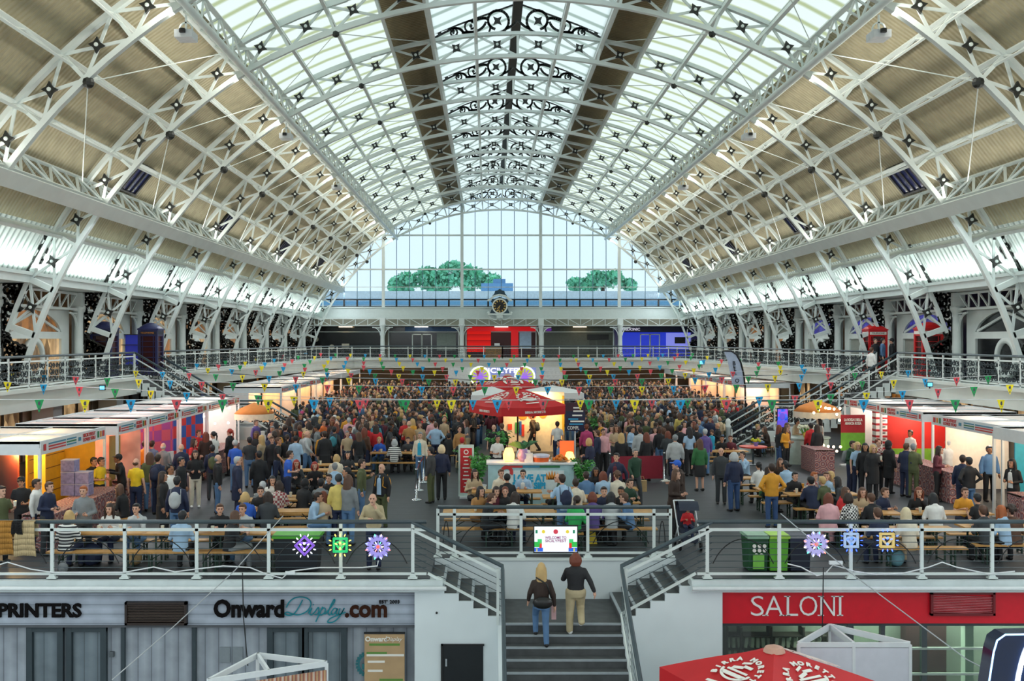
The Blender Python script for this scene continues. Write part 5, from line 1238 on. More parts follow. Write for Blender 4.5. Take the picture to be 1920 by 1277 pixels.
o = E('fruit_plate', (px(1050, 0, YB+.25).x, YB+.25, zt_), 'wide plate heaped with orange snacks at the right of the bar', 'plate')
p = V(*o.location); mb = MB(); mb.lathe([(.1, 0), (.3, .03), (.3, .045)], p, 16); M('plate', mb, mat('tan_plate', '#b08a5a', .5), o)
mb = MB(); rnd = random.Random(2)
for k in range(16): r_ = rnd.uniform(0, .2); t = rnd.uniform(0, 6.3); mb.ball(p+V(r_*cos(t), r_*sin(t), .07+.12*(1-r_/.2)), .06, 6, 4)
M('orange_snacks', mb, mat('orange_snack', '#e07a1a', .5, var=.15), o)
o = E('ice_bucket', (px(1014, 0, YB+.25).x, YB+.25, zt_), 'round orange and white bucket on the bar counter', 'bucket'); p = V(*o.location)
mb = MB(); mb.lathe([(.24, 0), (.26, .14)], p, 18); M('bucket_body', mb, mat('orange_plastic', '#d9622a', .4), o); mb = MB(); mb.lathe([(.27, .14), (.28, .2), (.24, .22)], p, 18); M('bucket_rim', mb, mat('lilac_white_plastic', '#c9c9dc', .4), o)
mb = MB(); c = px(991, 0, YB+.2); mb.box((c.x, YB+.2, zt_+.13), (.26, .2, .26)); tag(M('card_reader_box', mb, mat('white_plastic', '#e3e3de', .4)), 'small white box beside the vase on the bar', 'box')
rnd = random.Random(9)
for k in range(10):
    p = (px(1020+3.6*k, 0, 33.0).x, 32.85+.1*(k % 3), 1.02); o = E('bottle', p, f'{WH[k]} small bottle from the left on the back counter of the bar', 'bottle', 'bottles on the back counter')
    mb = MB(); mb.lathe([(.035, 0), (.035, .16), (.013, .21), (.013, .26)], p, 8); M('glass', mb, mat(f'bottle_tone_{k % 3}', ('#4a5a3a', '#9aa09a', '#6a4a2a')[k % 3], .2), o, smooth=True); mb = MB(); mb.lathe([(.016, .26), (.016, .285)], p, 8); M('cap', mb, BLACK, o)
# potted palms
def palm(lab, p, potm, h=1.0, pot=.4, n=22, seed=1, spread=.55):
    o = E('potted_palm', p, lab, 'potted plant', 'potted palms'); P = V(*p); rnd = random.Random(seed)
    mb = MB(); mb.lathe([(pot*.32, 0), (pot*.46, pot*.9), (pot*.5, pot*.92), (pot*.5, pot), (pot*.42, pot)], P, 14); M('pot', mb, potm, o, smooth=True)
    mb = MB()
    for k in range(n):
        t = rnd.uniform(0, 6.28); L = h*rnd.uniform(.7, 1.05); sp = spread*rnd.uniform(.3, 1.0)
        pts = [P+V(cos(t)*sp*(u**1.6), sin(t)*sp*(u**1.6), pot*.9+L*(u-.3*u**3)) for u in [j/6 for j in range(7)]]
        mb.tube(pts, [.012, .01, .009, .008, .006, .004, .002], 4)
        side_ = V(-sin(t), cos(t), 0)
        for j in range(1, 7):
            for s_ in (-1, 1):
                a = pts[j]; l_ = .2*h*(1-.5*abs(j-3.5)/3); d_ = (side_*s_+V(cos(t)*.5, sin(t)*.5, .1)).normalized()
                mb.add([a, a+d_*l_*.5+V(0, 0, .03), a+d_*l_-V(0, 0, .04), a+d_*l_*.5-V(0, 0, .02)+V(cos(t), sin(t), 0)*.035], [(0, 1, 2, 3)])
    M('fronds', mb, mat('palm_green', '#3f8a3a', .5, var=.3, scale=3), o)
palm('leafy palm in a bright blue pot right of the bar', (px(1091, 0, 31.0).x, 31.0, 0), mat('bright_blue_pot', '#1f8fc0', .4), 1.15, .62, 24, 2, .42)
palm('tall dark leafy palm left of the bar', (px(898, 0, 32.0).x, 32.0, 0), mat('white_pot', '#c9ccd0', .5), 1.35, .5, 22, 3, .3)
palm('bright green palm behind the stage banner right of the parasol', (px(1108, 0, 44).x, 44, 0), mat('dark_pot', '#2a2a2c', .5), 1.7, .5, 26, 5, .7)
palm('green palm left of the parasol pole', (px(935, 0, 40).x, 40, 0), mat('dark_pot', '#2a2a2c', .5), 1.4, .5, 22, 6, .6)
palm('pale green cabbage plant in a teal pot left of the bar', (px(880, 0, 36).x, 36, 0), mat('teal_pot', '#1f7f95', .4), .9, .7, 18, 7, .6)
# kiosk behind the parasol: lit cream wall
o = E('kiosk', (1.6, 46, 0), 'warm lit cream kiosk under the red parasol', 'kiosk')
a, b = px(944, 826, 46), px(1058, 735, 46)
mb = MB(); mb.bb(a.x, b.x, 46, 46.1, 0, b.z); M('lit_wall', mb, mat('cream_lit_wall', '#f2e3c4', .6), o)
lamp('kiosk_light', 'AREA', (a.x+1.4, 45.2, 2.4), 90, '#ffcf8a', 1.6, (radians(35), 0, 0))
for k, (x, y, r_, m) in enumerate(((980, 778, 9, '#e8872a'), (998, 776, 9, '#e0602a'), (1018, 776, 8, '#e8922a'))):
    c = px(x, y, 45.98); mb = MB(); mb.ring((c.x, 45.97, c.z), 0, r_/(F/46), .02, n=18); M('orange_slice_print', mb, mat(f'citrus_{k}', m, .6), o)
for k, (x0, x1, y0, y1, m) in enumerate(((966, 974, 792, 812, '#3f9a4a'), (973, 978, 790, 815, '#2a5fb0'), (978, 983, 796, 818, '#d8402a'), (952, 960, 795, 806, '#e0482a'))):
    p_, q_ = px(x0, y1, 45.98), px(x1, y0, 45.98); mb = MB(); mb.bb(p_.x, q_.x, 45.95, 45.99, p_.z, q_.z); M('bright_print', mb, mat(f'bright_{k}', m, .6), o)
mb = MB(); p_, q_ = px(1054, 826, 45.9), px(1058, 742, 45.9); mb.bb(p_.x, q_.x, 45.8, 46.0, 0, q_.z); M('yellow_edge', mb, mat('yellow_edge', '#e3b83a', .5), o)
# white gazebos behind parasols
def gazebo(lab, x0, x1, ytop, yb, Y, d=3):
    a, b = px(x0, yb, Y), px(x1, ytop, Y); o = E('gazebo', ((a.x+b.x)/2, Y, 0), lab, 'gazebo'); zc = a.z
    cs = [V(a.x, Y, zc), V(b.x, Y, zc), V(b.x, Y+d, zc), V(a.x, Y+d, zc)]; ap = V((a.x+b.x)/2, Y+d/2, b.z-.05)
    mb = MB(); mb.add(cs+[ap]+[c-V(0, 0, .3) for c in cs], [(0, 1, 4), (1, 2, 4), (2, 3, 4), (3, 0, 4), (0, 5, 6, 1), (1, 6, 7, 2), (2, 7, 8, 3), (3, 8, 5, 0)]); M('canopy', mb, mat('white_canvas', '#e3e6e6', .8, var=.03), o)
    for c in cs: mb = MB(); mb.bar(c, V(c.x, c.y, 0), .06, .06); M('leg', mb, ALU, o)
    return o
gazebo('white gazebo behind the parasols, left part', 884, 960, 725, 741, 54); gazebo('white gazebo behind the parasols, right part', 985, 1094, 723, 737, 52)
# orange umbrellas with cream fringe
def umbrella(lab, cx_, cyt, wpx, Y, drop=.42):
    c = px(cx_, cyt, Y); R_ = wpx/2/(F/Y); o = E('fringed_umbrella', (c.x, Y, 0), lab, 'umbrella', 'orange fringed umbrellas')
    mb = MB(); mb.lathe([(R_, -drop), (R_*.75, -drop*.5), (R_*.4, -.08), (.03, .05)], c, 20); M('canopy', mb, mat('orange_canvas', '#d2813c', .8, var=.06), o, smooth=True)
    mb = MB(); n = 40
    for k in range(n):
        a, b = 2*pi*k/n, 2*pi*(k+1)/n; z0 = -drop; z1 = -drop-.24-.03*(k % 2)
        mb.quad(c+V(R_*cos(a), R_*sin(a), z0), c+V(R_*cos(a), R_*sin(a), z1), c+V(R_*cos(b), R_*sin(b), z1), c+V(R_*cos(b), R_*sin(b), z0))
    M('cream_fringe', mb, mat('cream_fringe', '#e3d3b8', .8), o)
    mb = MB(); mb.tube([c, V(c.x, Y, .02)], .03, 8); M('pole', mb, mat('cream_pole', '#d9cdbb', .5), o)
    mb = MB(); mb.lathe([(.28, 0), (.28, .05), (.06, .1)], (c.x, Y, 0), 14); M('base', mb, GREYT, o)
umbrella('orange umbrella with cream fringe by the left stairs', 477, 757, 74, 44); umbrella('orange umbrella with cream fringe by the right stairs', 1532, 752, 86, 42)
# feather flag
o = E('feather_flag', (px(1396, 0, 52).x, 52, 0), 'tall pale blue feather flag with upright letters above the right stalls', 'flag')
def fp(x, y): return px(x, y, 52)
out = [(1357, 658), (1371, 659), (1380, 665), (1388, 680), (1393, 700), (1396, 722), (1373, 719), (1369, 700), (1364, 675)]
mb = MB(); mb.add([fp(x, y) for x, y in out]+[fp(x, y)+V(0, .03, 0) for x, y in out], [tuple(range(9)), tuple(range(17, 8, -1))]+[(i, (i+1) % 9, 9+(i+1) % 9, 9+i) for i in range(9)]); M('banner', mb, mat('pale_blue_flag', '#aab6cc', .7), o)
mb = MB(); mb.tube([fp(1355, 658), fp(1371, 658), fp(1381, 664.5), fp(1389, 680), fp(1394, 700), fp(1397, 724), fp(1398, 770), V(fp(1398, 0).x, 52, 0)], .045, 6); M('pole', mb, BLACK, o)
for t_, x, y in (('B', 1376, 681), ('E', 1377, 687), ('L', 1378, 692), ('L', 1379, 699), ('O', 1382, 714)): text(t_, .28, face_cam((fp(x, y).x, 51.97, fp(x, y).z)), INK, o)
# phone-video totem
o = board('tall black totem screen showing a blue video portrait', 1457, 1478, 765, 812, 42, BLACK, None, 1, None, 'screen_totem', 'screen')
a, b = px(1458.3, 800, 41.98), px(1476.7, 767, 41.98); mb = MB(); mb.bb(a.x, b.x, 41.96, 41.99, a.z, b.z)
m, N, L, bs = nodes('blue_video_screen'); tc = N.new('ShaderNodeTexCoord'); nz = N.new('ShaderNodeTexNoise'); nz.inputs['Scale'].default_value = 4; L.new(tc.outputs['Object'], nz.inputs[0]); r = ramp(N, [(.35, '#0a3ad0'), (.5, '#2a6af0'), (.62, '#b04ad0')]); L.new(nz.outputs['Fac'], r.inputs[0]); L.new(r.outputs[0], bs.inputs['Emission Color']); bs.inputs['Emission Strength'].default_value = 1; bs.inputs['Base Color'].default_value = (0, 0, 0, 1)
M('lit_screen', mb, m, o)
mb = MB(); c = px(1467, 781, 41.94); mb.ball(c, .12, 10, 8, 1.25, 1, .2); mb.box(c-V(0, 0, .3), (.42, .02, .28)); M('portrait_shape', mb, glow('violet_portrait', '#5a4ac8', .8), o)
# welcome screen on the middle railing
o = E('welcome_screen', (px(1042, 0, 23.55).x, 23.55, 0), 'flat screen with purple welcome text on the middle railing', 'screen')
Yw = 23.55; a, b = px(1000, 1037, Yw), px(1084, 985, Yw)
mb = MB(); mb.bb(a.x, b.x, Yw, Yw+.06, a.z, b.z); M('bezel', mb, BLACK, o)
a, b = px(1002, 1034.5, Yw), px(1082, 987.5, Yw); mb = MB(); mb.bb(a.x, b.x, Yw-.012, Yw, a.z, b.z); M('lit_panel', mb, glow('white_screen', '#eef6fb', .8), o)
mb = MB(); mb.bb((a.x+b.x)/2-.1, (a.x+b.x)/2+.1, Yw+.05, Yw+.2, a.z+.1, b.z-.1); M('wall_mount', mb, BLACK, o)
TX = glow('violet_screen_text', '#8a3a6a', .7)
text('WELCOME TO', .085, face_cam((px(1042, 0, Yw).x, Yw-.02, px(0, 1008, Yw).z)), TX, o, depth=.006, width=40/(F/Yw), bold=.002); text('SICILYFEST', .085, face_cam((px(1042, 0, Yw).x, Yw-.02, px(0, 1014, Yw).z)), TX, o, depth=.006, width=40/(F/Yw), bold=.002)
def sp_(nm, x0, x1, y0, y1, c): p_, q_ = px(x0, y1, Yw-.015), px(x1, y0, Yw-.015); mb = MB(); mb.bb(p_.x, q_.x, Yw-.02, Yw-.012, p_.z, q_.z); M(nm, mb, glow('screen_'+c[1:], c, .8), o)
for x0, x1, y0, y1, c in ((1002, 1012, 1016, 1026, '#2fae4a'), (1008, 1016, 1011, 1020, '#3fc06a'), (1011, 1016, 1018, 1028, '#d8302a'), (1002, 1018, 1027, 1034, '#2a5fd0'), (1005, 1008, 1028, 1034, '#e8d83a'), (1072, 1082, 1016, 1026, '#2fae4a'), (1067, 1075, 1011, 1020, '#3fc06a'), (1067, 1072, 1018, 1028, '#d8302a'), (1066, 1082, 1027, 1034, '#2a5fd0'), (1075, 1078, 1028, 1034, '#e8d83a'), (1004, 1008, 994, 1000, '#1f7a5a'), (1074, 1078, 994, 1000, '#1f7a5a')): sp_('screen_graphic', x0, x1, y0, y1, c)
for x, y, c, r_ in ((1042, 997, '#c0384a', .055), (1019, 997, '#d8c43a', .04), (1064, 997, '#d8c43a', .04)):
    p_ = px(x, y, Yw-.02); mb = MB(); mb.ring(p_, .0, r_, .008, n=18); M('round_graphic', mb, glow('screen_'+c[1:], c, .8), o)
# ================================================================ LIGHT ORNAMENTS ON THE RAILINGS
def ornament(lab, x, y, kind, cm, cb, mix=None):
    c = px(x, y, YF-.09); o = E('light_ornament', c, lab, 'light ornament'); Y = YF-.09; rnd = random.Random(int(x))
    body = glow('ornament_'+cm[1:], cm, .42)
    if kind == 'wheel':
        mb = MB(); mb.ring(c, .13, .19, .05, n=28); M('rim', mb, body, o)
        mb = MB()
        for k in range(12): t = pi/6*k; d = V(cos(t), 0, sin(t)); mb.bar(c+d*.03, c+d*.135, .02, .03, (0, 1, 0))
        M('spokes', mb, body, o)
        mb = MB()
        for k in range(12): t = pi/6*k+.26; mb.ball(c+V(cos(t), 0, sin(t))*.215, .05, 8, 6, 1, 1, .6)
        M('scalloped_edge', mb, body, o)
        mb = MB(); mb.ring(c-V(0, .03, 0), 0, .035, .03, n=12); M('hub', mb, glow('hub_light', '#e04a3a', 2), o)
        pos = [(cos(pi/6*k+.26)*.25, sin(pi/6*k+.26)*.25) for k in range(12)]+[(cos(pi/3*k)*.09, sin(pi/3*k)*.09) for k in range(6)]
    else:
        rot = pi/4 if kind == 'diamond' else 0
        R = lambda u, v: c+V(u*cos(rot)-v*sin(rot), 0, u*sin(rot)+v*cos(rot))
        mb = MB(); s_ = .135
        for a, b in (((-s_, -s_), (s_, -s_)), ((s_, -s_), (s_, s_)), ((s_, s_), (-s_, s_)), ((-s_, s_), (-s_, -s_))):
            mb.bar(R(*a), R(*b), .045, .05, (0, 1, 0))
        for a in ((-s_, -s_), (s_, -s_), (s_, s_), (-s_, s_)): mb.ring(R(*a), 0, .026, .05, n=10)
        M('square_frame', mb, body, o)
        h_ = [(.085*sin(t)**3, (.065*cos(t)-.025*cos(2*t)-.01*cos(3*t))*1.1) for t in [2*pi*j/24 for j in range(24)]]
        mb = MB()
        for (a, b), (d, e) in zip(h_, h_[1:]+h_[:1]): mb.bar(c+V(a, 0, b), c+V(d, 0, e), .04, .04, (0, 1, 0))
        M('heart', mb, body, o)
        pos = []
        for k in range(3):
            u = (k-1)*.1
            for q in ((u, .21), (u, -.21), (.21, u), (-.21, u)): w_ = R(*q)-c; pos.append((w_.x, w_.z))
        pos += [(h_[j][0], h_[j][1]) for j in range(2, 24, 4)]
    for k, (u, v) in enumerate(pos):
        mb = MB(); d = V(u, 0, v); dn = d.normalized()*.02; mb.tube([c+d-dn*1.3-V(0, .03, 0), c+d-V(0, .03, 0), c+d+dn*1.3-V(0, .03, 0)], [.006, .013, .005], 6)
        col = cb if not mix else mix[k % len(mix)]
        M('led_light', mb, glow('led_'+col[1:], col, 5), o)
    lamp('ornament_glow', 'POINT', c-V(0, .15, 0), .7, cb if not mix else '#c9b8f0', .15)
ornament('purple diamond heart light with white bulbs on left railing', 571, 1023, 'diamond', '#9a6ae8', '#f0f6ff')
ornament('green square heart light with yellow bulbs on left railing', 638, 1022, 'square', '#2fe08a', '#ffe24a')
ornament('multicoloured wheel light on the left railing', 709, 1025, 'wheel', '#a9a0f0', '#8a90ff', ['#6a7aff', '#ff6a6a', '#ffe0a0', '#4affa0', '#d0e8ff'])
ornament('multicoloured wheel light on the right railing', 1530, 1020, 'wheel', '#b9b4ec', '#c0b8ff', ['#ff6a5a', '#ffe0a0', '#40f0a0', '#d0e8ff', '#a080ff'])
ornament('pale square heart light with blue bulbs on right railing', 1596, 1013, 'square', '#b4cfe8', '#2a4aff')
ornament('yellow square heart light with blue bulbs on right railing', 1663, 1013, 'square', '#e8cf7a', '#3a5aff')
# bins
def wheelie(lab, x0, x1, ytop, Y, body, lid, front=None):
    a, b = px(x0, 0, Y).x, px(x1, 0, Y).x; zt2 = px(0, ytop, Y).z; o = E('waste_bin', ((a+b)/2, Y, 0), lab, 'bin'); w_ = b-a
    mb = MB(); P = [V(a+.05*w_, Y, .05), V(b-.05*w_, Y, .05), V(b-.05*w_, Y+.5, .05), V(a+.05*w_, Y+.5, .05), V(a, Y-.03, zt2-.1), V(b, Y-.03, zt2-.1), V(b, Y+.6, zt2-.1), V(a, Y+.6, zt2-.1)]
    mb.add(P, [(0, 1, 5, 4), (1, 2, 6, 5), (2, 3, 7, 6), (3, 0, 4, 7), (3, 2, 1, 0), (4, 5, 6, 7)]); M('bin_body', mb, body, o)
    mb = MB(); mb.bar((a-.02, Y+.27, zt2-.06), (b+.02, Y+.27, zt2-.06), .72, .07); M('lid', mb, lid, o)
    mb = MB(); 
    for x in (a+.15*w_, b-.15*w_): mb.ring((x, Y+.5, .1), 0, .1, .05, 'X', 14)
    M('wheels', mb, BLACK, o); return o, a, b, zt2
wheelie('dark wheeled bin with a bright green lid behind the heart lights', 513, 598, 1001, 22.1, mat('charcoal_bin', '#161b22', .5), mat('lime_lid', '#4fae2a', .5))
o, a, b, z2 = wheelie('dark green recycling bin with round white icons', 1402, 1440, 1001, 22.1, mat('bin_green', '#0f4a26', .5), mat('pale_green_lid', '#8fb49a', .5))
for r_ in range(3):
    for c_ in range(3 if r_ < 2 else 2):
        x = a+(b-a)*((.3+.25*c_) if r_ < 2 else (.4+.25*c_)); z = px(0, 1024+8.5*r_, 22.05).z; mb = MB(); mb.ring((x, 22.05, z), 0, .04, .02, n=14); M('white_icon', mb, PWHT, o)
mb = MB(); mb.bb(a+.1, b-.1, 22.03, 22.06, .1, .42); M('lime_sticker', mb, mat('lime_sticker', '#7ac04a', .5), o)
wheelie('lime green recycling bin beside the dark green one', 1442, 1478, 1001, 22.1, mat('bin_lime', '#5fae2e', .5), mat('lime_lid2', '#a6d64a', .5))
wheelie('navy blue general waste bin beside the lime bin', 1481, 1520, 1006, 22.1, mat('bin_navy', '#1b2233', .5), mat('navy_lid', '#232c40', .5))
# telephone boxes
def phonebox(lab, x, Y, side, body, sgn):
    xw = px(x, 0, Y).x; o = E('telephone_box', (xw, Y, ZG), lab, 'telephone box'); zb = ZG; w_, h_ = .45, 2.15
    mb = MB()
    for sx in (-1, 1):
        for sy in (-1, 1): mb.bb(xw+sx*w_-.07*(sx > 0) if False else xw+sx*(w_-.05)-.06, xw+sx*(w_-.05)+.06, Y+sy*(w_-.05)-.06, Y+sy*(w_-.05)+.06, zb, zb+h_)
    for z0, z1 in ((zb, zb+.35), (zb+1.85, zb+h_)): mb.bb(xw-w_, xw+w_, Y-w_, Y+w_, z0, z1)
    M('frame', mb, body, o)
    mb = MB()
    for k in range(7):
        z = zb+.35+k*.25
        for s in (-1, 1): mb.bar((xw-w_+.02, Y+s*(w_-.03), z), (xw+w_-.02, Y+s*(w_-.03), z), .03, .03); mb.bar((xw+s*(w_-.03), Y-w_+.02, z), (xw+s*(w_-.03), Y+w_-.02, z), .03, .03)
    for q in (-.25, .25):
        for s in (-1, 1): mb.bar((xw+q, Y+s*(w_-.03), zb+.35), (xw+q, Y+s*(w_-.03), zb+1.85), .03, .03)
    M('glazing_bars', mb, body, o)
    mb = MB(); mb.bb(xw-w_+.06, xw+w_-.06, Y-w_+.06, Y+w_-.06, zb+.3, zb+1.9); M('interior', mb, mat('dim_glass', '#3a1a1a' if sgn == 'TELEPHONE' else '#15182a', .2), o)
    mb = MB(); mb.bb(xw-w_+.04, xw+w_-.04, Y-w_-.012, Y-w_+.02, zb+1.92, zb+2.06); mb.bb(xw-side*w_-.012, xw-side*w_+.012, Y-w_+.04, Y+w_-.04, zb+1.92, zb+2.06); M('sign_panel', mb, mat('opal_sign', '#e9e4da', .5) if sgn == 'TELEPHONE' else mat('dark_sign', '#101428', .5), o)
    text(sgn, .1, face_cam((xw, Y-w_-.02, zb+1.99)), INK if sgn == 'TELEPHONE' else ORP, o, 'sign_lettering', .006, width=.62)
    mb = MB(); n = 12; rows = []
    for k in range(n+1):
        t = k/n; rows.append([V(xw-w_-.03+(2*w_+.06)*u, Y-w_-.03+(2*w_+.06)*t, zb+h_+.04+.28*max(0, sin(pi*t))**.6*max(0, sin(pi*u))**.6) for u in [j/12 for j in range(13)]])
    for k in range(n):
        for j in range(12): mb.add([rows[k][j], rows[k][j+1], rows[k+1][j+1], rows[k+1][j]], [(0, 1, 2, 3)])
    mb.bb(xw-w_-.04, xw+w_+.04, Y-w_-.04, Y+w_+.04, zb+h_-.02, zb+h_+.045); M('domed_roof', mb, body, o)
RB = mat('phone_red', '#c61a1c', .35, var=.04); BB = mat('phone_navy', '#232650', .4, var=.06)
phonebox('red telephone box with people beside it on right gallery', 1640, 50.4, 1, RB, 'TELEPHONE'); phonebox('red telephone box half hidden behind a rib on the right gallery', 1741, 44.6, 1, RB, 'TELEPHONE')
phonebox('dark blue telephone box with arched opening on left gallery', 283, 47.6, -1, BB, 'TELEPHONE '); phonebox('dark blue telephone box hidden behind a rib on the left gallery', 196, 43.5, -1, BB, 'TELEPHONE ')
# bar shelf with blue light between the blue boxes
o = E('lit_bar_shelf', (px(238, 0, 49).x, 49, ZG), 'blue lit shelf of glasses between the blue telephone boxes', 'shelf'); c = px(238, 0, 49).x
for k in range(4): mb = MB(); mb.bb(c-.55, c+.55, 48.9, 49.2, ZG+.4+k*.5, ZG+.44+k*.5); M('shelf_board', mb, mat('dark_shelf', '#2a2c3a', .5), o)
mb = MB(); mb.bb(c-.5, c+.5, 49.2, 49.25, ZG+.4, ZG+1.9); M('blue_back', mb, glow('blue_bar_light', '#3a48d0', .2), o)
# stanchions with red belts, burgundy barrier
def stanchion(lab, p, h=1.0):
    o = E('stanchion', p, lab, 'stanchion', 'queue posts'); mb = MB(); mb.lathe([(.17, 0), (.17, .015), (.12, .04), (.03, .06), (.03, h-.06), (.045, h-.05), (.045, h)], p, 14); M('post', mb, mat('chrome', '#c9ced2', .2, metal=1), o, smooth=True); return o
st = [pz(781, 938), pz(786, 920), pz(794, 905)]
for i, p in enumerate(st): stanchion(f'chrome queue post with red belt by the standing couple, {["nearest", "middle", "farthest"][i]}', p)
for i in range(2): mb = MB(); mb.bar(st[i]+V(0, 0, .9), st[i+1]+V(0, 0, .9), .01, .06); tag(M('queue_belt', mb, mat('belt_red', '#8a2226', .7)), ['red belt between the nearest queue posts', 'red belt between the farther queue posts'][i], 'belt')
bp = [pz(1144, 905), pz(1245, 903)]
for i, p in enumerate(bp): stanchion(f'chrome post at the {["left", "right"][i]} end of the burgundy barrier', p, 1.05)
mb = MB(); mb.bar(bp[0]+V(.05, 0, .52), bp[1]+V(-.05, 0, .52), .02, .82); tag(M('barrier_panel', mb, mat('burgundy_canvas', '#8a1c30', .7)), 'burgundy cloth barrier panel between two chrome posts', 'barrier')
for i, (x, y) in enumerate(((510, 880), (566, 870), (500, 895))):
    stanchion(f'dark queue post left of the seated crowd, {["second", "right", "left"][i]} of three', pz(x, y), .95)
# kiosk counter for gelato: curved pale counter right
o = E('gelato_counter', (px(1497, 0, 41).x, 41, 0), 'pale green curved counter with flowers under the right umbrella', 'counter'); c = px(1508, 0, 41.5)
mb = MB(); mb.lathe([(1.1, 0), (1.1, 1.0), (1.16, 1.02), (1.16, 1.08)], (c.x, 41.8, 0), 24, 1, .6); M('counter_body', mb, mat('pale_mint_counter', '#b4c4bc', .5), o)
o = E('flower_bunch', (px(1511, 0, 41.3).x, 41.3, 1.08), 'bunch of white flowers on the pale counter', 'flowers'); p = V(*o.location); mb = MB(); rnd = random.Random(8)
for k in range(30): t = rnd.uniform(0, 6.3); r_ = rnd.uniform(.05, .3); mb.tube([p, p+V(cos(t)*r_, sin(t)*r_*.6, rnd.uniform(.3, .45))], .012, 4)
M('stems', mb, mat('stem_green', '#5f9a3a', .6), o); mb = MB()
for k in range(36): t = rnd.uniform(0, 6.3); r_ = rnd.uniform(.0, .36); mb.ball(p+V(cos(t)*r_, sin(t)*r_*.6, rnd.uniform(.38, .52)), .045, 6, 4)
M('blossoms', mb, mat('white_blossom', '#dfe6cf', .7), o)
mb = MB(); mb.lathe([(.08, 0), (.12, .1), (.1, .22)], p, 10); M('vase', mb, mat('yellow_vase', '#c9a53a', .5), o)
o = E('cafe_table', (px(1412, 0, 41).x, 41, 0), 'small cafe table with coral red rim and flower pot', 'table'); c = px(1412, 0, 41).x
mb = MB(); mb.lathe([(.55, .72), (.56, .75), (.56, .77), (.5, .78)], (c, 41, 0), 20); M('tabletop', mb, mat('coral_rim', '#d2503f', .5), o)
mb = MB(); mb.lathe([(.26, 0), (.26, .03), (.04, .06), (.04, .72)], (c, 41, 0), 12); M('pedestal', mb, GREYT, o)
o = E('flower_pot', (c+.12, 41, .78), 'lilac pot of yellow flowers on the coral cafe table', 'flower pot'); mb = MB(); mb.lathe([(.07, 0), (.1, .15)], (c+.12, 41, .78), 10); M('pot', mb, mat('lilac_pot', '#7a78c0', .5), o)
mb = MB(); rnd = random.Random(1)
for k in range(14): mb.ball((c+.12+rnd.uniform(-.16, .16), 41+rnd.uniform(-.1, .1), .98+rnd.uniform(0, .08)), .05, 6, 4)
M('yellow_flowers', mb, mat('yellow_flower', '#b9c01e', .6), o)

# small lit monitors hanging under the galleries
for i, (x, y, Y, lab) in enumerate(((192, 727, 40, 'small blue lit monitor under the left gallery near the front'), (252, 719, 47, 'small blue lit monitor under the left gallery by the stairs'), (1743, 721, 41, 'small blue lit monitor under the right gallery'), (1316, 680, 70, 'small blue lit monitor under the far right gallery corner'))):
    c = px(x, y, Y); o = E('hanging_monitor', c, lab, 'monitor'); w_ = 9/(F/Y)
    mb = MB(); mb.box(c, (w_+.06, .06, w_*.75+.06)); M('casing', mb, BLACK, o); mb = MB(); mb.box(c-V(0, .035, 0), (w_, .01, w_*.75)); M('lit_screen', mb, glow('cyan_screen', '#6ac8f0', 1.2), o); mb = MB(); mb.bar(c, V(c.x, c.y, ZG-.3), .04, .04); M('hanger', mb, BLACK, o)
# ================================================================ PEOPLE
COL = dict(black='#1a1b1f', navy='#1d2744', dkgrey='#35393d', grey='#7d8285', lgrey='#b2b7b9', white='#e2e2de', cream='#dcd2bd', beige='#bca686', tan='#a97d4a', brown='#573b2b', dkbrown='#2e1f18', olive='#505838', green='#2f6a3c', bgreen='#2fae5a', dgreen='#20402f', blue='#2b5fc4', ltblue='#9dbbd6', denim='#55789f', teal='#3f8a9a', turq='#2fa6c8', purple='#5d4d8c', maroon='#5c2230', red='#c4262b', pink='#dfa9ae', magenta='#b33a6c', orange='#d66a2b', mustard='#d2942a', yellow='#e6c11f', pyellow='#d6c06a', khaki='#b5a684', stripe='#8a8d92', plaid='#94756a', check='#777', blond='#c0a06a', ginger='#a2572a', jean='#34507c', auburn='#6e3420', hairred='#9a3022', lblond='#d8c8a4')
def cmat(c, kind='cloth'):
    n = f'{c}_{kind}'
    if n in MATS: return MATS[n]
    if c == 'stripe': return stripes(n, [(0, '#e6e6e2'), (.5, '#20232a')], 2, .07, .8, const=True)
    if c == 'check': return checker(n, '#e6e6e2', '#191a1c', 22)
    if c == 'plaid': return checker(n, '#8a3038', '#c9c2b8', 16)
    return mat(n, COL[c], .75 if kind == 'cloth' else .55, var=.12, scale=5)
SKIN = [mat('fair_skin', '#d3a48c', .55, var=.04), mat('light_skin', '#c08d70', .55, var=.04), mat('tan_skin', '#9a6a4c', .55, var=.04), mat('dark_skin', '#5c3b2b', .55, var=.04)]
SHOE = mat('dark_shoe', '#1d1b1b', .5); WSHOE = mat('white_shoe', '#d9d9d6', .5)
FACED = mat('face_dark_detail', '#2a1a16', .5, var=0)
def fuse(mb, vox, sm=3):
    me = mb.mesh('tmp'); o = D.objects.new('tmp', me); C.objects.link(o)
    r_ = o.modifiers.new('r', 'REMESH'); r_.mode = 'VOXEL'; r_.voxel_size = vox
    s_ = o.modifiers.new('s', 'SMOOTH'); s_.iterations = sm; s_.factor = .5
    dg = bpy.context.evaluated_depsgraph_get(); out = D.meshes.new_from_object(o.evaluated_get(dg)); D.objects.remove(o)
    out.polygons.foreach_set('use_smooth', [True]*len(out.polygons)); return out
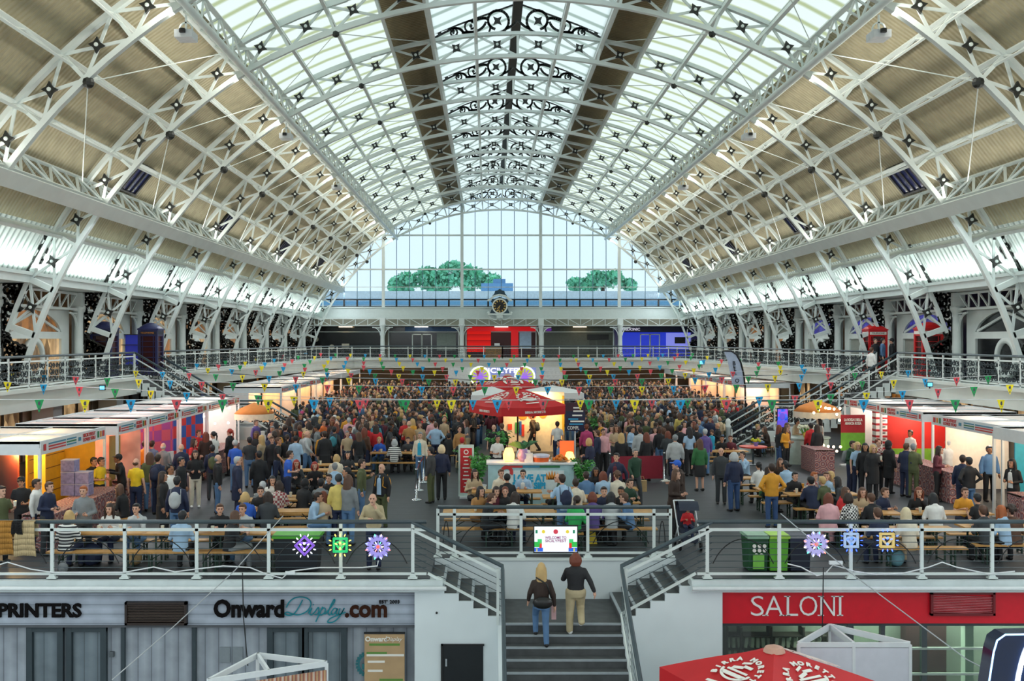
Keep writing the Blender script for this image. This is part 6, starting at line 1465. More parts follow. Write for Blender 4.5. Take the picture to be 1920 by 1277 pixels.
def ell(mb, rings, n=14):
    """stack of horizontal ellipses: (x,y,z,rx,ry)"""
    n0 = len(mb.v)
    for x, y, z, a, b in rings:
        for j in range(n): t = 2*pi*j/n; mb.v.append((x+a*cos(t), y+b*sin(t), z))
    for i in range(len(rings)-1):
        for j in range(n): mb.f.append((n0+i*n+j, n0+i*n+(j+1) % n, n0+(i+1)*n+(j+1) % n, n0+(i+1)*n+j)); mb.m.append(0)
    mb.f.append(tuple(n0+j for j in reversed(range(n)))); mb.f.append(tuple(n0+(len(rings)-1)*n+j for j in range(n))); mb.m += [0, 0]
def limb(mb, pts, rs, n=8):
    mb.tube(pts, rs, n)
    for p, r_ in zip(pts, rs): mb.ball(p, r_*1.0, 8, 6)
class Pose: pass
def pose(dz=0, lean=0.0, arms=None, legs=None, head=(0, 0), wide=1.0):
    """joint layout; facing -Y. arms: ((elbow, wrist, hand) left, right); legs: ((knee, ankle) l, r)"""
    P = Pose(); P.dz = dz
    def T(z): return V(0, -lean*max(0, z-.93), z+dz)     # torso points lean forward with height
    P.T = T; P.pel = T(.93); P.sh = [T(1.375)+V(s*.165*wide, 0, 0) for s in (-1, 1)]; P.hip = [T(.92)+V(s*.09, 0, 0) for s in (-1, 1)]
    P.head = T(1.615)+V(0, -.02+head[0], head[1]); P.neck = T(1.45); P.arms = arms; P.legs = legs; P.wide = wide
    return P
def build_pose(P):
    out = {}; T = P.T; w = P.wide
    # --- body (skin)
    b = MB()
    ell(b, [(*T(z), rx*w, ry) for z, rx, ry in ((.84, .12, .09), (.93, .15, .1), (1.06, .125, .09), (1.2, .14, .095), (1.34, .16, .095), (1.42, .13, .075), (1.47, .06, .055))])
    b.tube([P.neck-V(0, 0, .05), P.head-V(0, -.015, .08)], .05, 10)
    h = P.head; b.ball(h+V(0, .01, .02), .1, 14, 10, 1.02, .8, .98); b.ball(h+V(0, -.022, -.045), .07, 12, 8, 1.0, .85, .95); b.ball(h+V(0, -.105, -.012), .017, 6, 5, 1.3)
    b.ball(h+V(0, -.07, -.1), .028, 8, 6)
    for s in (-1, 1): b.ball(h+V(s*.083, .015, -.005), .022, 6, 5, 1.5, .5, 1)
    for k in (0, 1):
        e, wr, ha = P.arms[k]; limb(b, [P.sh[k], e, wr], [.048, .04, .027]); d = (ha-wr); b.tube([wr, wr+d*.35, wr+d*.62], [.026, .036, .03], 8); b.ball(wr+d*.3, .036, 8, 6, 1, 1, .8)
        kn, an = P.legs[k]; limb(b, [P.hip[k], kn, an], [.085, .056, .038])
    me = fuse(b, .017, 2); n0 = len(me.vertices)
    f = MB(); f.v = [tuple(v.co) for v in me.vertices]; f.f = [tuple(p.vertices) for p in me.polygons]; f.m = [0]*len(f.f)
    for k in (0, 1):     # fingers and thumb
        e, wr, ha = P.arms[k]; d = (ha-wr).normalized(); sx = V(1, 0, 0) if abs(d.x) < .8 else V(0, 1, 0); sd = d.cross(sx).normalized(); curl = (wr-e).normalized(); nn = sd.cross(d).normalized()
        if nn.y > 0 and P.arms is not None: nn = -nn
        for j in range(4):
            o_ = wr+d*.095+sd*(.017*(j-1.5)); L = (.062, .074, .07, .055)[j]
            f.tube([o_, o_+d*L*.5+nn*.006, o_+d*L*.85+nn*.024], [.0095, .009, .007], 5)
        o_ = wr+d*.035+sd*.028*(1 if k else -1); f.tube([o_, o_+d*.035+sd*.022*(1 if k else -1), o_+d*.065+sd*.022*(1 if k else -1)+nn*.012], [.011, .0105, .008], 5)
    f.cur = 1
    for s in (-1, 1): f.ball(h+V(s*.032, -.083, .012), .011, 6, 5); f.bar(h+V(s*.015, -.093, .034), h+V(s*.05, -.084, .034), .012, .008)
    f.bar(h+V(-.024, -.094, -.062), h+V(.024, -.094, -.062), .01, .01)
    me2 = f.mesh('person_body'); me2.polygons.foreach_set('use_smooth', [True]*len(f.f)); me2.materials.append(SKIN[0]); me2.materials.append(FACED); out['body'] = me2
    # --- tops
    for kind in ('t', 'l', 'c'):
        m = MB(); g = {'t': 0, 'l': .014, 'c': .028}[kind]
        R_ = [(.86, .165, .115), (.95, .165, .118), (1.06, .15, .112), (1.2, .165, .12), (1.32, .19, .122), (1.385, .178, .108), (1.43, .125, .085), (1.475, .068, .066)]
        ell(m, [(*T(z), (rx+g)*w, ry+g) for z, rx, ry in R_])
        for k in (0, 1):
            e, wr, ha = P.arms[k]; s0 = P.sh[k]
            if kind == 't': limb(m, [s0, s0.lerp(e, .62)], [.058, .056])
            else: limb(m, [s0, e, e.lerp(wr, .93)], [.058+g*.4, .052+g*.5, .04+g*.4])
        if kind == 'c':
            if P.dz == 0: ell(m, [(*(T(.93)+V(0, .01, z-.93)), .2, .15) for z in (.5, .6, .75, .9)])
            else:
                for k in (0, 1): limb(m, [P.hip[k], P.hip[k].lerp(P.legs[k][0], .7)], [.12, .1])
        if kind != 't': m.tube([T(1.43)+V(0, .02, 0), T(1.49)+V(0, .02, 0)], [.085, .07], 10)
        t_ = fuse(m, .018, 3); t_.materials.append(cmat('grey')); out['top_'+kind] = t_
    # --- trousers
    m = MB(); ell(m, [(*T(z), rx*w, ry) for z, rx, ry in ((.8, .15, .115), (.9, .172, .125), (.98, .155, .115))])
    for k in (0, 1):
        kn, an = P.legs[k]; limb(m, [P.hip[k], kn, an+V(0, 0, .0)], [.1, .075, .062])
    t_ = fuse(m, .018, 2); t_.materials.append(cmat('navy')); out['trousers'] = t_
    m = MB()
    if P.dz == 0:
        ell(m, [(*(T(.93)+V(0, 0, z-.93)), rx, ry) for z, rx, ry in ((.48, .19, .16), (.7, .19, .15), (.9, .172, .125), (.99, .15, .112))])
    else:
        for k in (0, 1): limb(m, [P.hip[k], P.hip[k].lerp(P.legs[k][0], .85)], [.12, .1])
        m.box(T(.93)+V(0, -.2, 0), (.26, .4, .13))
    t_ = fuse(m, .02, 2); t_.materials.append(cmat('navy')); out['skirt'] = t_
    m = MB()
    for k in (0, 1):
        kn, an = P.legs[k]; fw = V(0, -1, 0); lift = an.z-.08
        m.ball(an+V(0, .02, -.03), .05, 8, 6, .95); m.tube([an+V(0, .04, -.045), an+V(0, -.06, -.048), an+V(0, -.15, -.055)], [.038, .042, .03], 8); m.ball(an+V(0, -.13, -.05), .042, 8, 6, .7)
    me = m.mesh('shoes', True); me.materials.append(SHOE); out['shoes'] = me
    # shirt front (for open jackets) and backpack
    m = MB(); rows = []
    for z in (.92, 1.05, 1.2, 1.32, 1.43):
        c = T(z); ry = {.92: .142, 1.05: .138, 1.2: .144, 1.32: .143, 1.43: .1}[z]; hw = {.92: .075, 1.05: .07, 1.2: .07, 1.32: .06, 1.43: .035}[z]
        rows.append([c+V(u*hw, -ry*(1-.06*u*u), 0) for u in (-1, -.5, 0, .5, 1)])
    for a, b_ in zip(rows, rows[1:]):
        for j in range(4): m.add([a[j], a[j+1], b_[j+1], b_[j]], [(0, 1, 2, 3)])
    for p_ in list(range(len(m.v))): pass
    me = m.mesh('shirt_front', True); me.materials.append(cmat('white')); out['shirt'] = me
    m = MB(); c = T(1.18)+V(0, .2, 0); m.ball(c, .15, 12, 8, 1.45, 1.0, .72); m.ball(c+V(0, .07, -.08), .1, 10, 6, 1.1, 1.1, .6)
    for s in (-1, 1): m.tube([T(1.08)+V(s*.12, .1, 0), T(1.36)+V(s*.12, .1, .09), T(1.36)+V(s*.12, -.1, .03), T(1.15)+V(s*.13, -.14, 0), T(1.08)+V(s*.17, 0, 0)], .018, 6)
    me = fuse(m, .02, 1); me.materials.append(cmat('black')); out['backpack'] = me
    P.m = out
    return P
def A(*p): return [V(*q) for q in p]
def sym(e, w, h): return [A((-e[0], e[1], e[2]), (-w[0], w[1], w[2]), (-h[0], h[1], h[2])), A(e, w, h)]
LST = [A((-.1, -.01, .5), (-.105, .02, .08)), A((.1, -.01, .5), (.105, .02, .08))]
LSIT = [A((-.12, -.44, .5), (-.13, -.42, .08)), A((.12, -.44, .5), (.13, -.38, .08))]
DN = [A((-.235, .02, 1.12), (-.25, -.04, .88), (-.245, -.07, .71)), A((.235, .02, 1.12), (.25, -.04, .88), (.245, -.07, .71))]
HOLD = [A((-.24, .0, 1.12), (-.12, -.22, 1.1), (-.05, -.33, 1.14)), A((.24, .0, 1.12), (.13, -.22, 1.08), (.06, -.33, 1.12))]
def S_(a): return [[p-V(0, 0, .43) for p in q] for q in a]
POSES = {
 's': pose(arms=DN, legs=LST), 'h': pose(arms=HOLD, legs=LST, head=(-.03, -.01), lean=.05),
 'c': pose(arms=[DN[0], A((.25, -.03, 1.13), (.17, -.24, 1.24), (.1, -.32, 1.33))], legs=LST),
 'x': pose(arms=sym((.34, .06, 1.14), (.2, -.04, 1.0), (.13, -.13, .97)), legs=LST, wide=1.08),
 'w': pose(arms=[A((-.24, -.1, 1.14), (-.24, -.26, .98), (-.22, -.36, .86)), A((.24, .12, 1.13), (.26, .14, .89), (.26, .12, .72))], legs=[A((-.1, .02, .5), (-.1, .26, .16)), A((.1, -.16, .52), (.1, -.2, .08))], lean=.06),
 't': pose(dz=-.43, arms=S_([A((-.25, -.1, 1.13), (-.13, -.33, 1.22), (-.05, -.46, 1.24)), A((.25, -.1, 1.13), (.13, -.33, 1.22), (.06, -.46, 1.24))]), legs=LSIT, lean=.18, head=(-.03, -.01)),
 'q': pose(dz=-.43, arms=S_([A((-.25, -.12, 1.13), (-.12, -.34, 1.21), (-.02, -.42, 1.23)), A((.2, -.26, 1.2), (.08, -.22, 1.4), (.03, -.2, 1.5))]), legs=LSIT, lean=.2, head=(-.02, 0)),
 'l': pose(arms=[A((-.27, -.1, 1.13), (-.1, -.3, 1.16), (.04, -.36, 1.16)), A((.24, -.2, 1.14), (.08, -.25, 1.36), (.03, -.22, 1.5))], legs=LST, lean=.25, head=(-.05, -.03)),
 'u': pose(arms=[A((-.26, -.12, 1.2), (-.16, -.34, 1.28), (-.1, -.48, 1.3)), A((.26, -.12, 1.2), (.16, -.36, 1.24), (.1, -.5, 1.24))], legs=LST, lean=.15),
 # two women climbing the stairs
 'A': pose(arms=[A((-.25, .06, 1.13), (-.28, .04, .88), (-.29, .01, .71)), A((.25, -.02, 1.15), (.27, -.16, .96), (.27, -.24, .82))], legs=[A((-.09, .0, .5), (-.1, .08, .08)), A((.1, -.3, .62), (.1, -.27, .245))], lean=.05),
 'B': pose(arms=[A((-.28, .06, 1.16), (-.36, .12, .95), (-.38, .1, .78)), A((.24, -.12, 1.16), (.1, -.24, 1.28), (.0, -.24, 1.4))], legs=[A((-.09, -.12, .56), (-.09, .22, .33)), A((.1, -.02, .5), (.11, .02, .08))], lean=.04),
}
for P in POSES.values(): build_pose(P)
# --- hair, in head coordinates
def hairmesh(kind):
    m = MB()
    def cap(scale=1.0, back=.0): m.ball((0, .028+back, .038), .1*scale, 14, 10, 1.0, .9, 1.0)
    if kind == 's': cap(1.03); m.ball((0, .06, -.01), .08, 12, 8, 1, .95, .8); m.ball((0, -.035, .1), .055, 10, 6, .55, 1.2, 1)
    if kind == 'b': m.ball((0, .055, -.02), .082, 12, 8, .75, 1.03, .75)
    if kind == 'l':
        cap(1.09); ell(m, [(0, .07, -.42, .07, .03), (0, .085, -.36, .1, .045), (0, .09, -.2, .115, .055), (0, .07, -.06, .11, .07), (0, .05, .05, .1, .08)])
        for s in (-1, 1): m.tube([(s*.08, -.01, .05), (s*.095, .01, -.06), (s*.1, .0, -.22)], [.035, .035, .02], 8)
    if kind == 'o':
        cap(1.1); ell(m, [(0, .06, -.14, .09, .06), (0, .06, -.05, .115, .085), (0, .05, .05, .1, .08)])
        for s in (-1, 1): m.tube([(s*.08, -.015, .05), (s*.095, -.01, -.04), (s*.09, .0, -.12)], [.035, .035, .025], 8)
    if kind == 'u': cap(1.05); m.ball((0, .135, .05), .045, 10, 8); m.tube([(0, .13, .05), (0, .17, -.05), (0, .15, -.24)], [.035, .035, .012], 8)
    if kind == 'y': 
        rnd = random.Random(1)
        for k in range(34): d = V(rnd.gauss(0, 1), rnd.gauss(.5, .8), rnd.gauss(.5, .8)).normalized(); m.ball(V(d.x*.095, .03+d.y*.105, .04+d.z*.1), .04, 6, 5)
    if kind == 'c': cap(1.08); m.ball((0, -.1, .058), .075, 12, 5, .16, 1.0, 1.0)
    if kind == 'n': m.ball((0, .02, .06), .105, 14, 10, 1.05, .92, 1.0); m.ball((0, .055, 0), .085, 12, 8, .8, 1.02, .8)
    if kind == 'd': m.ball((0, .05, .015), .128, 14, 10, 1.1, .9, .95); m.ball((0, .06, -.1), .11, 12, 8, .8, 1.2, .8)
    out = fuse(m, .012, 3)
    # keep the face free: cut away what lies in front of it
    bm = bmesh.new(); bm.from_mesh(out)
    lim = {'c': -1, 'd': -.05}.get(kind, -.03)
    vs = [v for v in bm.verts if v.co.y < lim and v.co.z < (.062 if kind != 'c' else .035) and abs(v.co.x) < .075]
    bmesh.ops.delete(bm, geom=vs, context='VERTS'); bm.to_mesh(out); bm.free()
    out.materials.append(cmat('brown', 'hair')); return out
HAIR = {k: hairmesh(k) for k in 'sblouycnd'}
HNAME = {'c': 'cap', 'n': 'beanie', 'd': 'hood'}
def slot(o, m, i=0): o.material_slots[i].link = 'OBJECT'; o.material_slots[i].material = m
def person(loc, face, pk, top, topc, bot, botc, hair, hairc, skin, label, group=None, scale=1.0, shirt=None, pack=None, white_shoes=False, wx=1.0, hs=1.0):
    WHO[label] = (loc, face, pk)
    P = POSES[pk]; m = P.m
    r = D.objects.new('person', m['body']); C.objects.link(r); r.location = loc; r.rotation_euler = (0, 0, radians(face)); r.scale = (scale*wx, scale*wx, scale)
    tag(r, label, 'person', group); slot(r, SKIN[skin])
    def part(nm, me, mt, at=None):
        o = D.objects.new(nm, me); C.objects.link(o); o.parent = r; slot(o, mt)
        if at is not None: o.location = at
        return o
    part('hair' if hair not in HNAME else HNAME[hair], HAIR[hair], cmat(hairc, 'hair' if hair not in HNAME else 'cloth'), P.head).scale = (1, 1, hs)
    part({'t': 't_shirt', 'l': 'jacket', 'c': 'coat'}[top], m['top_'+top], cmat(topc))
    part('skirt' if bot == 'k' else 'trousers', m['skirt' if bot == 'k' else 'trousers'], cmat(botc)); part('shoes', m['shoes'], WSHOE if white_shoes else SHOE)
    if shirt: part('shirt_front', m['shirt'], cmat(shirt))
    if pack: part('backpack', m['backpack'], cmat(pack))
    return r
WHO = {}
ZTOP = {k: POSES[k].head.z+.13 for k in POSES}
